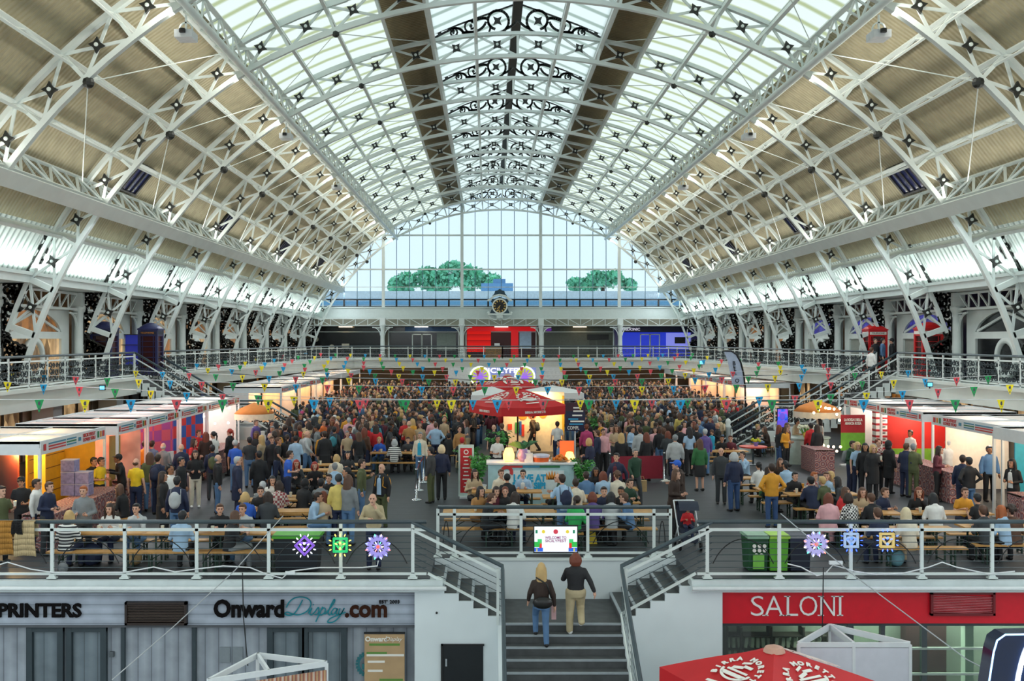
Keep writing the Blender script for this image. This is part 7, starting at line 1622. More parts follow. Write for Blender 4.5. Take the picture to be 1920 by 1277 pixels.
# px py pose face top:colour bottom hair:colour skin [extras] | label
TABLE = """
3 911 c 60 t:olive p:black s:dkbrown 0|person in olive tee holding a pale cup at the left edge
41 893 h 10 t:black p:black c:black 1|stall worker in black cap and tee with red lanyard behind the left table
68 898 s 90 l:white p:navy s:dkbrown 1|dark haired person in white hoodie, back half turned, at left table
88 903 h 70 l:navy p:dkgrey s:brown 0|brown haired man in navy jacket with grey shoulder at the left table
158 910 h 5 l:grey p:dkgrey s:ginger 0|bearded ginger man in grey sweater holding food behind front railing
158 846 h 40 t:yellow p:black l:black 1|ponytailed stall worker in yellow tee before the yellow wall
173 857 h 60 t:black p:black s:black 1|stall worker in black tee bending over the yellow stall counter
186 857 h 70 t:yellow p:black s:dkbrown 1|stall worker in yellow tee with blue gloves beside the front stall post
220 828 h 20 t:yellow p:black s:dkbrown 1|bearded stall worker in yellow tee in the glowing red stall
233 826 s 90 t:dkgrey p:black s:dkbrown 2|stall worker in dark tee turned away in the glowing red stall
229 851 u 300 l:black p:black c:black 2|person in wide black cap reaching over the stall counter
255 859 s 170 t:yellow p:navy b:brown 0|balding large man in plain yellow tee and jeans seen from behind
281 848 s 200 l:olive p:denim l:brown 0|long haired woman in olive jacket and pale jeans at the stall
296 852 s 170 t:navy p:navy s:dkbrown 0 bp=navy|man in navy tee with small navy rucksack, back view, left stalls
305 884 s 100 c:black p:black l:dkbrown 1|long dark haired person in long black coat near the front left stalls
319 872 s 60 l:white p:black y:black 2|curly dark haired person in white and black top in left queue
332 893 s 180 l:navy p:denim s:black 1 bp=lgrey|man in navy jacket with big grey rucksack, back view
339 857 s 80 l:black p:black s:black 1|dark haired youth in black jacket looking right in the left queue
271 826 s 190 t:mustard p:navy s:black 1|person in mustard tee, back view, at pink checked stall
285 826 s 170 t:denim p:navy s:dkbrown 0|man in mid blue shirt, back view, at pink checked stall
306 830 s 180 l:grey p:dkgrey b:lgrey 0|grey balding man in slate shirt, back view, at pink checked stall
366 844 h 20 l:black p:cream l:dkbrown 0 ws|woman in black jacket and cream trousers facing the viewer
408 852 s 110 l:black p:denim b:grey 0|bald man in black leather jacket with glasses and blue jeans
445 856 s 110 c:navy p:navy s:lgrey 0|grey haired man in long navy overcoat
441 825 s 170 t:blue p:denim c:lgrey 1|man in blue tee and grey flat cap, back view
468 819 s 200 t:dkgrey p:denim s:black 2|man in charcoal tee and jeans, back view, beside the blue tee man
398 834 s 200 l:navy p:dkgrey s:black 2 bp=olive|man with olive rucksack at the red lit counter
386 810 s 190 l:dkbrown p:black l:auburn 0|woman with very long auburn hair at the red lit counter
370 806 h 60 t:red p:black s:brown 0|man in red lit tee leaning over the glowing counter
403 809 h 250 t:white p:black u:black 1|woman with dark bun and white top at the glowing counter
431 804 s 250 l:black p:black u:hairred 0|red haired woman in black top at the end of the white stall
360 822 h 90 t:red p:black l:dkbrown 0|red lit stall worker behind the glowing counter
340 832 s 200 l:navy p:navy b:beige 0|bald man in navy jacket, back view, at blue checked stall
234 908 t 260 l:black p:black l:brown 0|smiling long haired woman in black seated sideways at front left
210 944 t 180 l:white p:navy l:dkbrown 0|long haired girl in white and grey top, back view, front bench
260 939 q 0 l:lgrey p:denim s:black 0|dark haired man in pale grey sweater with hand on mouth
338 954 t 180 l:ltblue p:black s:black 1|man in pale blue shirt seated back to viewer at left railing
411 944 t 20 l:black p:black s:brown 0|bearded man in black shirt leaning in at the left railing table
425 960 t 130 l:black p:grey l:brown 0|brown haired woman in black seated behind left railing
460 943 t 350 t:lgrey p:denim s:brown 0|bearded man in light grey tee seated facing viewer
461 922 t 200 l:blue p:navy o:blond 0|blond bobbed woman in bright blue top seated
114 961 t 175 l:stripe p:navy l:blond 0|girl with long plait and striped top seated at the left railing
480 787 s 60 l:purple p:black s:brown 0|man in dusky purple jacket by the orange umbrella
509 788 s 60 l:black p:black s:black 1 sh=white|man in open black jacket and white tee by the orange umbrella
535 797 s 170 l:navy p:navy s:dkbrown 0 wx|broad man in deep blue sweater, back view, by the queue posts
539 845 h 110 t:blue p:navy s:dkbrown 0|young man in bright blue tee looking down at his phone
554 861 q 20 l:dkgrey p:black l:hairred 0|copper haired woman seated behind the bright blue tee man
486 845 s 200 l:black p:black s:black 2|dark figure in black jacket left of the blue tee man
490 816 s 250 l:beige p:black l:blond 0|fair haired woman in beige top left of the crowd
590 865 t 10 t:black p:black o:hairred 0|woman with wine red hair in black top seated facing viewer
620 880 t 350 t:black p:black s:dkbrown 0|dark haired man in black tee seated facing viewer behind yellow jacket
635 889 s 180 l:pyellow p:navy c:dkgrey 0|man in pale yellow jacket and dark cap, back view, at the railing
585 921 t 90 l:ltblue p:denim s:dkbrown 1|man in light blue jacket with strap seated sideways at railing
701 922 l 0 l:khaki p:navy b:beige 0|bald man in taupe sweater leaning on railing with phone
716 869 s 330 l:black p:olive b:beige 0 sh=ltblue bp=mustard|bald man in black blazer and pale tee with yellow bag
828 834 s 185 l:navy p:black o:lblond 0|blond woman in navy top and flared black trousers, back view
808 838 s 250 l:dkgrey p:olive s:black 0|bearded man in dark jacket looking down beside the blond woman
678 861 c 90 l:olive p:denim s:dkbrown 0|dark haired man in olive jacket drinking
655 876 h 280 l:navy p:denim s:black 1|man in navy jacket facing left beside yellow jacket man
653 890 s 160 l:grey p:denim l:brown 0|long brown haired woman in grey beside the yellow jacket man
509 895 q 20 l:white p:black l:black 0|dark haired girl in white cardigan seated facing viewer
492 900 t 190 l:grey p:navy s:lgrey 0|grey haired person seated left of the white cardigan girl
489 912 t 10 l:black p:black s:dkbrown 0|dark haired man in black seated at the left wooden table
521 905 t 180 l:plaid p:navy l:dkbrown 0|girl in colourful patterned top seated, back view
501 930 t 185 l:dkgrey p:black l:dkbrown 1|dark haired person in charcoal jacket seated, back view
566 894 t 150 c:black p:black d:black 1|figure in black hooded coat seated at the wooden table
580 914 t 170 l:beige p:navy l:auburn 0|auburn haired girl in beige seated, back view
600 900 t 180 l:grey p:navy s:black 1|dark haired man in grey jacket seated, back view
628 869 t 190 l:ltblue p:navy s:grey 0|grey haired man in pale blue shirt seated, back view
629 860 t 175 l:cream p:black o:blond 0|fair haired child seated beyond the pale blue shirt
650 844 t 20 l:dkgrey p:black l:black 0|dark haired girl seated facing viewer in the middle crowd
713 820 t 190 l:blue p:denim s:blond 0|person in royal blue blazer seated on the long bench, back view
739 824 t 180 l:stripe p:black o:lgrey 0|grey haired woman in patterned top seated on the long bench
765 818 t 175 l:dkgrey p:black s:dkbrown 0|man in dark slate jumper seated on the long bench, back view
722 817 t 20 l:black p:black l:dkbrown 0|dark haired woman facing viewer across the long bench
788 810 s 350 l:cream p:denim s:grey 0 sh=turq|woman in cream cardigan over blue top facing viewer
817 792 x 180 l:ltblue p:navy s:brown 0|man in pale blue shirt with hands on hips, back view
860 765 s 10 l:tan p:navy s:brown 0 sh=white|bearded man in tan jacket and white tee near the parasol
705 796 s 185 l:red p:black l:dkbrown 0|girl with red sleeves and very long dark hair, back view
677 796 s 175 c:olive p:black o:brown 0|woman in sage green dress, back view
656 799 s 20 l:maroon p:black s:black 2 sh=ltblue|man in maroon jacket over pale blue top
627 800 s 170 l:dkgrey p:black s:black 1 bp=teal|man in puffy charcoal vest with teal sleeves, back view
606 787 s 60 l:orange p:black s:dkbrown 0|man in orange jumper left of the crowd
730 781 x 180 l:dkgrey p:black s:dkbrown 0 wx|broad man in black polo shirt, back view
769 798 t 180 l:ltblue p:navy s:grey 0|man in light blue shirt seated beyond the broad man
579 791 s 230 c:beige p:black l:dkbrown 0|woman in long beige coat and olive hat
626 781 s 170 l:grey p:navy s:brown 0|man in mid grey tee, back view, near centre left
650 778 s 190 l:mustard p:black s:dkbrown 0|person in mustard jacket in the centre left crowd
654 783 s 180 l:pink p:black s:lgrey 0|grey haired person in pink top before the mustard jacket
566 761 h 90 l:magenta p:black u:dkbrown 0|woman in raspberry pink jumper beside the white newel post
787 791 s 20 l:beige p:black l:brown 0|brown haired girl near the pale blue shirt man
829 818 t 200 l:black p:black s:black 1|bearded man in black seated left of the bar
849 810 t 190 l:cream p:navy s:dkbrown 0 bp=beige|person in cream vest with straw bag seated left of the bar
865 822 t 170 l:black p:black n:red 0|person in red beanie and black coat left of the bar
830 762 s 160 l:bgreen p:denim s:dkbrown 1|person in bright green tracksuit top
932 816 h 20 t:white p:black u:black 1|bar worker in white tee and red scarf behind the counter
926 796 c 350 t:black p:black b:beige 0|bald man in black tee holding a cup behind the bar
941 794 s 200 l:dkbrown p:black s:brown 0|brown haired man in dark brown jumper, back view, behind the bar
982 826 h 0 t:white p:black s:dkgrey 1|bearded bar worker in white tee bending behind the green leaves
1053 824 h 300 l:denim p:black s:black 1|bar worker in denim shirt at the right end of the bar
936 878 q 20 l:cream p:navy s:brown 0|man in cream jumper with chin on hand in front of bar
982 880 t 350 l:ltblue p:navy s:black 0 sh=white|young man with white scarf and denim jacket in front of bar
952 892 t 185 l:black p:black c:black 1|person in black cap seated, back view, in front of bar
947 906 t 180 l:black p:black u:auburn 0|auburn haired person in black seated, back view, below the bar
887 883 t 20 l:beige p:black l:dkbrown 0|woman with raised cup seated below the menu board
894 898 t 40 c:tan p:black l:black 0|woman in tan fur coat seated below the menu board
910 922 t 100 l:black p:black s:brown 0|olive capped person hunched at the middle railing table
962 920 q 20 l:white p:navy l:dkbrown 0|smiling dark haired woman with paper bag at the middle railing
905 920 t 20 l:maroon p:black l:dkbrown 0|woman in dark red seated behind the middle railing
1057 880 t 260 l:dgreen p:black b:brown 0|balding man in dark green seated right of the bar panel
1057 890 u 200 l:ltblue p:denim s:dkbrown 0 bp=navy|person in grey blue jumper with shoulder bag leaning over table
1081 901 t 185 l:cream p:black s:dkbrown 0|dark haired person in cream jumper seated, back view
1100 882 t 180 l:denim p:navy s:dkbrown 0|man in blue shirt seated, back view, by the blue pot
1114 876 t 10 l:black p:black l:black 2|long dark haired woman in black facing viewer by the blue pot
1132 890 t 180 l:ltblue p:denim l:auburn 0|long haired girl in pale blue and white seated, back view
1159 888 t 185 l:cream p:black y:brown 0|curly haired person in cream jumper seated, back view
1175 896 t 30 l:dgreen p:black s:dkbrown 0|man in dark green jumper seated facing viewer, right of bar
1131 912 t 180 l:navy p:black s:dkbrown 0|man in navy tee seated, back view, middle railing tables
1112 926 t 180 l:purple p:black o:auburn 0|auburn bobbed person in purple top at the middle railing
1077 931 t 150 l:bgreen p:black u:dkbrown 0|girl with yellow clip and lime top at the middle railing
1147 931 t 180 l:lgrey p:black l:black 1|dark haired girl in grey top at the middle railing
1182 923 t 250 l:denim p:black s:brown 0|man in denim shirt seated sideways at the middle railing
1167 912 t 200 l:black p:black s:black 2|dark figure seated beside the denim shirt man
1274 863 h 270 c:dkbrown p:dkgrey c:blue 0 wx|older man in bright blue cap and dark coat with plates
1263 880 h 60 c:dkbrown p:black l:brown 0|brown haired woman beside the blue capped man
1190 841 w 20 l:dgreen p:dkgrey s:grey 0|grey haired man in dark green jumper walking with paper bag
1157 849 w 330 l:navy p:black s:black 0 sh=maroon|young man in navy jacket over maroon top before the barrier
1131 804 s 20 l:pink p:black s:dkbrown 0|man in pale pink shirt and black trousers left of the barrier
1107 822 h 230 l:navy p:denim o:blond 0|fair haired woman in navy leaning over left of the pink shirt
1127 764 s 330 l:stripe p:black s:dkbrown 0|tall man in black and white striped jumper
1171 760 s 180 l:black p:black s:brown 0 bp=dkgrey|man in black with large dark rucksack, back view
1146 771 s 190 c:black p:black l:dkbrown 0|long haired woman in black coat left of the rucksack man
1165 812 s 180 l:black p:black l:blond 0|blond woman in black top behind the barrier
1182 799 h 60 l:ltblue p:black s:dkbrown 1|dark haired woman in pale blue tee behind the barrier
1196 794 x 350 t:black p:denim l:black 1|woman in black crop top and jeans facing viewer
1212 811 s 200 l:black p:black l:auburn 0|woman with very long auburn hair in black, behind the barrier
1266 815 s 175 l:lgrey p:navy s:grey 0 wx|man in pale grey hoodie, back view, right of the barrier
1312 823 s 190 l:green p:black l:brown 0 k|woman in green jumper and short black skirt, back view
1322 804 s 190 l:purple p:denim s:lgrey 0|grey haired man in purple jumper and jeans, back view
1306 797 s 160 l:black p:navy s:brown 0|tall man in black tee looking right
1352 839 s 350 l:dkgrey p:dkgrey b:beige 0|balding man in charcoal jacket facing viewer
1376 848 s 200 l:navy p:jean o:lgrey 0 wx|grey haired woman in blue parka with blue bag, back view
1275 773 s 180 l:pyellow p:black l:brown 0|woman in mustard yellow jumper, back view, right crowd
1291 763 s 230 l:turq p:denim s:dkgrey 0|man in turquoise jacket, back view, right crowd
1240 767 c 330 l:black p:black s:lgrey 0 sh=white|grey haired man in black coat and white shirt with a beer
1250 791 t 190 l:red p:black s:black 0|person in red top seated in the right crowd
1281 808 t 200 l:red p:black l:blond 0|blond girl in red top seated in the right crowd
1367 765 s 180 l:black p:khaki n:grey 0|man in black jacket, grey beanie and khaki trousers, back view
1352 768 s 190 c:olive p:black d:olive 0|person in khaki parka left of the beanie man
1352 814 t 0 t:black p:black s:black 1|bearded man in black tee seated eating right of centre
1369 816 t 190 l:maroon p:navy s:brown 0|person in plum top seated, back view, right of centre
1335 806 t 170 l:turq p:navy s:brown 0|person in pale turquoise tee seated, back view, right of centre
1414 795 t 60 l:black p:denim s:blond 0|fair haired person in black seated at the coral cafe table
1440 800 t 270 l:dkbrown p:black l:brown 0|brown haired woman seated at the coral cafe table
1399 846 q 300 l:ltblue p:black s:dkbrown 0|man in pale denim jacket with hand at mouth, right
1427 862 t 190 l:white p:black u:black 1|dark haired woman in white seated left of mustard jumper man
1431 873 t 70 l:green p:black l:dkbrown 0|dark haired woman in green top seated left of mustard jumper man
1447 869 x 185 l:mustard p:jean s:dkbrown 0|man in mustard jumper with hands on hips, back view
1477 865 t 190 l:ltblue p:navy y:black 1|curly dark haired woman in dungarees seated, back view
1459 862 t 10 l:dkbrown p:black l:brown 0|brown haired woman facing viewer beyond the mustard jumper
1486 881 t 10 l:black p:black s:black 0|woman with glasses and black top seated beyond the plaid shirt
1499 891 t 30 l:plaid p:navy s:ginger 0|ginger man in plaid shirt seated at the right table
1525 892 t 185 l:navy p:black s:black 1 wx|man in navy hooded vest seated, back view, right table
1530 879 t 340 l:ltblue p:navy s:brown 0|man in light blue shirt facing viewer at the right table
1546 889 t 250 l:beige p:black o:blond 0|fair haired woman in beige beyond the navy vest man
1550 905 t 210 l:olive p:black s:blond 0|fair haired person in olive top beside the navy vest man
1560 897 t 300 l:dkgrey p:black l:black 0|woman with glasses facing left beside the navy vest man
1555 927 t 170 c:pink p:pink l:auburn 0|auburn haired woman in salmon pink coat at right railing
1574 918 t 60 l:red p:black l:brown 0|brown haired woman with red sleeve seated at right railing
1598 930 t 200 l:check p:black o:dkbrown 0|person in black and white checked shirt at right railing
1591 907 t 180 l:beige p:black l:brown 0|long haired person in beige top beyond the checked shirt
1628 912 t 30 l:navy p:black s:brown 0|bearded man in dark blue shirt seated facing viewer, right
1640 920 t 190 l:black p:black s:brown 0|brown haired person in black top seated, back view, right
1652 949 t 190 l:navy p:navy s:brown 0|violet lit person in navy seated behind the yellow heart light
1720 911 q 350 l:black p:black l:auburn 0|auburn long haired woman in black resting chin on hand
1755 923 t 180 l:white p:beige l:black 0|dark haired woman in white jumper seated, back view, right
1804 910 t 0 t:mustard p:navy s:brown 0|man in mustard tee with headphones seated facing viewer
1840 921 t 190 t:black p:navy s:black 1|man in black tee seated, back view, near right edge
1850 952 t 185 l:dkgrey p:black s:brown 0|boy in dark coat seated at the right railing
1887 951 t 200 l:ltblue p:black l:ginger 0|red blond woman in bright pale blue top at the right railing
1877 938 t 180 l:brown p:black y:dkbrown 0|curly brown haired person in brown at the right edge table
1706 951 t 190 l:cream p:beige l:lblond 0|pale blond girl in cream seated behind right railing
1637 834 c 5 c:black p:black o:blond 0|blond woman in very long black coat with a cup facing viewer
1595 826 h 40 l:dgreen p:navy s:dkbrown 0 bp=grey|bearded man in dark green jacket holding a tray
1608 829 s 10 t:ltblue p:navy o:blond 0|blond woman in pale blue tee behind the green jacket man
1622 831 s 350 l:black p:black l:black 1|dark haired woman in black drinking beside the long coat woman
1667 826 s 110 c:black p:black d:black 0|hooded person in black coat in the right queue
1697 831 h 120 l:navy p:navy s:brown 0|man in navy blazer at the right stall table
1712 832 h 150 l:olive p:olive s:grey 0|grey haired man in olive green suit, back view
1707 806 s 300 t:white p:black s:black 2|stall worker in white tee and red apron at the red mural
1777 824 s 180 l:white p:navy s:lgrey 0|white haired man in white shirt, back view, right stall
1855 836 s 0 l:denim p:black s:dkgrey 2 wx|large man in lavender blue shirt facing viewer, right stall
1900 860 h 300 l:black p:black l:black 1 sh=white|long dark haired woman in black jacket at the right edge
1817 857 x 190 l:black p:denim s:black 2|man in black jumper and jeans, back view, at right stall
1805 853 s 150 l:navy p:navy s:dkbrown 1|man in navy tee beside the black jumper man
1521 793 s 185 l:red p:dkgrey s:black 2|person in crimson top and grey trousers, back view
1532 796 s 200 c:black p:pink l:dkbrown 0|woman in black coat beside the crimson top
1540 785 h 260 t:white p:white l:black 0|gelato server in white tee under the right orange umbrella
1491 786 h 60 l:beige p:black s:black 1|man in peach jacket holding food, right of totem screen
1472 798 h 40 l:mustard p:black l:brown 0|woman in mustard scarf with white box near the totem screen
1461 797 s 100 l:black p:jean l:auburn 0|long haired woman in black and jeans near the totem screen
1476 793 s 60 l:maroon p:black o:brown 0|brown haired person beyond the mustard scarf woman
1757 836 h 60 l:maroon p:black l:dkbrown 0|woman in red patterned top behind the right stall table
1647 824 s 10 l:plaid p:black y:auburn 0|curly auburn woman in pale patterned top behind the queue
1000 776 w 250 l:dkbrown p:black c:dkbrown 1 bp=dkgrey|man in brown cap with rucksack walking before the lit kiosk
1045 790 s 180 t:white p:navy s:dkbrown 0|person in white shirt at the lit kiosk
1100 795 s 170 l:magenta p:black s:auburn 0|person in mauve tee with white print right of the bar
1086 798 t 20 l:black p:black b:beige 0|bald man in black right of the bar lamp
1120 806 s 250 l:navy p:black s:brown 0|man in navy facing left behind the palm
"""
PEOPLE = []
SEATS = []       # benches are set out first, seated people snap to them
def parse():
    for ln in TABLE.strip().split('\n'):
        f, lab = ln.split('|'); f = f.split(); hx, hy, pk, face = float(f[0]), float(f[1]), f[2], float(f[3])
        (top, tc_), (bot, bc), (hr, hc) = f[4].split(':'), f[5].split(':'), f[6].split(':'); sk = int(f[7]); ex_ = f[8:]
        PEOPLE.append((hx, hy, pk, face, top, tc_, 'k' if 'k' in ex_ else bot, bc, hr, hc, sk, lab, dict(e.split('=') for e in ex_ if '=' in e), 'ws' in ex_, 'wx' in ex_))
parse()
# ---- beer tables with benches
WOOD = mat('honey_wood', '#b98a4c', .5, var=.15, scale=7); GLEG = mat('dark_green_leg', '#1f3a2c', .5)
def bench_proto(nm, w_, h, L):
    t = E(nm, (0, 0, 0), '', 'bench' if nm == 'wooden_bench' else 'table')
    mb = MB(); mb.box((0, 0, h-.02), (L, w_, .04)); M('seat' if h < .6 else 'tabletop', mb, WOOD, t, True)
    for s in (-1, 1):
        mb = MB(); x = s*(L/2-.28)
        for yy in (-w_*.38, w_*.38): mb.bar((x, yy, h-.04), (x, yy, 0), .035, .035)
        mb.bar((x, -w_*.4, .06), (x, w_*.4, .06), .03, .03); mb.bar((x, -w_*.38, h*.55), (x, w_*.38, h*.55), .025, .025); mb.bar((x, 0, h*.55), (x-s*.28, 0, h-.04), .02, .02); M('leg_frame', mb, GLEG, t, True)
    return t
TB = bench_proto('beer_table', .56, .76, 2.0); BN = bench_proto('wooden_bench', .26, .45, 2.0); tb0 = bn0 = True; TABLES = []
def setout(x, y, rz, desc, near=True, far=True):
    """a table with its two benches; desc says where"""
    global tb0, bn0
    TABLES.append((x, y, rz, desc))
    lab = f'honey coloured wooden table {desc}'
    if tb0: TB.location = (x, y, 0); TB.rotation_euler = (0, 0, rz); tag(TB, lab, None, 'beer tables'); tb0 = False
    else: dup(TB, (x, y, 0), rz, lab, 'beer tables')
    for s, on, w_ in ((-1, near, 'nearer'), (1, far, 'farther')):
        if not on: continue
        bx, by = x-sin(rz)*s*.62, y+cos(rz)*s*.62; lab = f'wooden bench, {w_} side of table {desc}'
        if bn0: BN.location = (bx, by, 0); BN.rotation_euler = (0, 0, rz); tag(BN, lab, None, 'beer benches'); bn0 = False
        else: dup(BN, (bx, by, 0), rz, lab, 'beer benches')
        SEATS.append((bx, by, rz, s))
for (tx, ty, rz, desc) in ((178, 1005, 0, 'at the left end of the left railing'), (352, 1000, .03, 'behind the man in pale blue shirt'), (452, 1001, 0, 'beside the grey tee man at the left railing'), (530, 957, .1, 'behind the light blue jacket man'), (590, 930, .1, 'left of the yellow jacket man'), (520, 935, .1, 'before the white cardigan girl'), (600, 880, .08, 'among the seated crowd by the bright blue tee man'), (640, 870, .08, 'beyond the pale yellow jacket'), (745, 848, 0, 'with the royal blue blazer bench'), (840, 835, .05, 'left of the menu board'),
    (905, 958, 0, 'behind the middle railing on its left'), (965, 958, 0, 'behind the welcome screen'), (950, 920, 0, 'in front of the bar panel'), (1085, 930, 0, 'right of the bar panel'), (1150, 958, 0, 'behind the middle railing on its right'), (1130, 915, 0, 'by the bright blue pot'),
    (1262, 825, .05, 'with the red topped pair in the right crowd'), (1352, 845, .05, 'with the bearded eater right of centre'), (1425, 895, 0, 'left of the mustard jumper man'), (1480, 915, .05, 'with beer cups right of the mustard jumper'), (1540, 925, .05, 'with the navy vest man'), (1610, 960, 0, 'behind the heart lights on the right railing'), (1780, 960, 0, 'with the mustard tee man at the right'), (1880, 985, 0, 'at the right end of the right railing'), (1705, 990, 0, 'with the pale blond girl at the right railing')):
    p = pz(tx, ty, .76); setout(p.x, max(22.9, p.y), rz, desc)
stool0 = None
taken = []
def free(x, y, d=.42): return all((x-a)**2+(y-b)**2 > d*d for a, b in taken)
for (hx, hy, pk, face, top, tc_, bot, bc, hr, hc, sk, lab, ex_, ws, wx) in PEOPLE:
    zt2 = ZTOP[pk]; s = (hy-CY)/(H-zt2); x, y = (hx-CX)/s, F/s
    seat = pk in 'tq'
    if seat:
        y = max(y, 22.45); back = 120 < face < 240; best = None
        for bx, by, rz, sd in SEATS:
            dx = x-bx; lim = 1.05
            if abs(dx) > lim: continue
            yy = by+dx*math.tan(rz); d = abs(yy-y)+(.5 if (sd < 0) != back else 0)
            if d < 1.3 and (best is None or d < best[0]): best = (d, yy, sd)
        if best:
            yy = best[1]; k = yy/y; x2 = x*k
            if free(x2, yy, .36): x, y = x2, yy
            else: x, y = x2+.3, yy
            if best[2] < 0 and not (90 <= face <= 270): face = 180-face if face else 180
            if best[2] > 0 and 90 < face < 270: face = 180-face
        else:
            q = E('folding_stool', (x, y, 0), f'low stool under the {lab}'[:95].rsplit(' ', 1)[0] if len(lab.split()) > 11 else f'low stool under the {lab}', 'stool') if stool0 is None else None
            if q:
                stool0 = q; mb = MB(); mb.box((0, 0, .43), (.42, .34, .04)); M('seat', mb, WOOD, q, True); mb = MB()
                for u in (-.17, .17):
                    for v in (-.13, .13): mb.bar((u, v, 0), (u*.9, v*.9, .42), .03)
                M('legs', mb, GLEG, q, True); q['group'] = 'low stools'
            else: q = dup(stool0, (x, y, 0), 0, None)
            q['label'] = 'low wooden stool under the '+' '.join(lab.split()[:10])
    taken.append((x, y))
    person((x, y, 0), face, pk, top, tc_, bot, bc, hr, hc, sk, lab, None, 1.0, ex_.get('sh'), ex_.get('bp'), ws, 1.12 if wx else 1.0)
# people on the stairs and the gallery
pA = px(1017, 1220, 20.75); pB = px(1082, 1190, 21.1)
person((pA.x, 21.1, -1.29), 183, 'A', 'l', 'dkbrown', 'p', 'denim', 'l', 'blond', 0, 'long haired woman in black leather jacket and blue jeans climbing the stairs', None, .96, hs=1.35)
person((pB.x, 21.42, -1.125), 178, 'B', 'l', 'black', 'p', 'khaki', 'o', 'auburn', 0, 'copper haired woman in black jumper and khaki trousers climbing the stairs', None, .97, None, None, True, 1.1)
for ch in D.objects:
    if ch.name.startswith('trousers') and ch.parent and 'copper haired woman' in ch.parent.get('label', ''): ch.scale = (1.12, 1.2, 1)
mb = MB(); c = V(pA.x, 21.1, -.46); mb.ball(c+V(.02, -.2, .12), .17, 12, 8, .75, 1.25, .45); mb.tube([c+V(.2, -.14, .2), c+V(.1, -.17, .5), c+V(-.12, -.1, .62)], .018, 6)
o = M('shoulder_bag', mb, mat('black_leather', '#141312', .35), smooth=True); tag(o, 'black leather bag slung on the back of the woman with long hair', 'bag')
mb = MB(); q = V(pA.x+.27, 21.32, -.52); mb.box(q-V(0, 0, .1), (.1, .06, .34)); o = M('paper_bag', mb, mat('pink_paper', '#c9a0a0', .7)); tag(o, 'thin pink paper bag in the hand of the long haired woman', 'bag')
for (gx, gy, fc, tc_, hc, hr, lab) in ((1634, 643, 120, 'white', 'brown', 's', 'person in white top leaning at the top of the right stairs'), (1641, 634, 20, 'black', 'dkbrown', 's', 'person in black top beside the red telephone box'), (1655, 635, 60, 'denim', 'black', 's', 'dark haired person in denim vest on the right gallery'), (1672, 630, 250, 'black', 'black', 'c', 'person in black cap and top on the right gallery')):
    Yg = 46.4 if tc_ == 'white' else 48.6; p = px(gx, gy, Yg); person((max(p.x, 18.55) if Yg > 47 else p.x, Yg, ZG if Yg > 47 else 2.98), fc, 's', 'l', tc_, 'p', 'black', hr, hc, 0, lab)
p = pxX(385, 47); person((p, 46.6, 1.1), 90, 's', 'l', 'navy', 'p', 'black', 's', 'brown', 0, 'person in navy on the landing of the left staircase')
# stroller with child
o = E('pushchair', pz(1290, 1028), 'dark blue pushchair behind the right end of the middle railing', 'pushchair'); p = V(*o.location); SB = mat('dark_navy_canvas', '#20283a', .6)
mb = MB()
for a in range(9):
    t0, t1 = pi*.1+pi*.75*a/9, pi*.1+pi*.75*(a+1)/9
    mb.add([p+V(x_, .1+.3*cos(t), .78+.36*sin(t)) for t in (t0, t1) for x_ in (-.24, .24)], [(0, 1, 3, 2)])
M('hood', mb, SB, o); mb = MB(); mb.box(p+V(0, .05, .45), (.44, .45, .1)); mb.bar(p+V(0, .24, .45), p+V(0, .36, 1.0), .42, .06, (0, 1, 0)); mb.box(p+V(0, -.2, .25), (.36, .25, .12)); M('seat', mb, SB, o)
mb = MB()
for s in (-1, 1): mb.tube([p+V(s*.25, -.3, .12), p+V(s*.25, .1, .6), p+V(s*.25, .55, 1.08)], .018, 6); mb.tube([p+V(s*.25, .4, .12), p+V(s*.25, -.05, .55)], .018, 6)
mb.tube([p+V(-.25, .55, 1.08), p+V(.25, .55, 1.08)], .02, 6); M('frame', mb, ALU, o, smooth=True)
for s in (-1, 1):
    for y in (-.3, .4): mb = MB(); mb.ring(p+V(s*.25, y, .12), .03, .12, .04, 'X', 14); M('wheel', mb, BLACK, o)
person((p.x, p.y+.1, p.z+.24), 0, 't', 'l', 'red', 'p', 'navy', 's', 'black', 1, 'small child in red jacket sitting in the pushchair', None, .6)
# things in hands
def held(nm, lab, cat, c, kind):
    mb = MB(); c = V(*c)
    if kind == 'cup': mb.lathe([(.028, 0), (.04, .12)], c, 10)
    elif kind == 'plate': mb.lathe([(.06, 0), (.13, .02), (.13, .03)], c, 14); mb.ball(c+V(0, 0, .04), .06, 8, 6, .6)
    else: mb.box(c-V(0, 0, .17), (.3, .14, .34)); mb.tube([c+V(-.08, 0, 0), c+V(-.05, 0, .12), c+V(.05, 0, .12), c+V(.08, 0, 0)], .01, 5)
    o = M(nm, mb, {'cup': mat('pale_cup', '#d9d6c4', .5), 'beer': mat('amber_beer', '#c98a2a', .3), 'plate': mat('paper_plate', '#d6d2c6', .6), 'bag': mat('kraft_paper', '#b99a6c', .8)}[kind if nm != 'beer_glass' else 'beer']); tag(o, lab, cat)
def hand(lab, off):
    loc, face, pk = WHO[lab]; return V(*loc)+Matrix.Rotation(radians(face), 3, 'Z')@V(*off)
def who(t): return next(k for k in WHO if t in k)
held('paper_bag', 'brown paper bag carried by the man in dark green jumper', 'bag', hand(who('walking with paper bag'), (.3, .1, .74)), 'bag')
held('paper_plate', 'paper plate of food held by the blue capped man', 'plate', hand(who('bright blue cap'), (0, -.38, 1.14)), 'plate')
held('wooden_tray', 'flat tray held by the bearded man in green jacket', 'tray', hand(who('holding a tray'), (0, -.4, 1.14)), 'plate')
held('paper_cup', 'cup held by the woman in very long black coat', 'cup', hand(who('very long black coat'), (.08, -.37, 1.3)), 'cup')
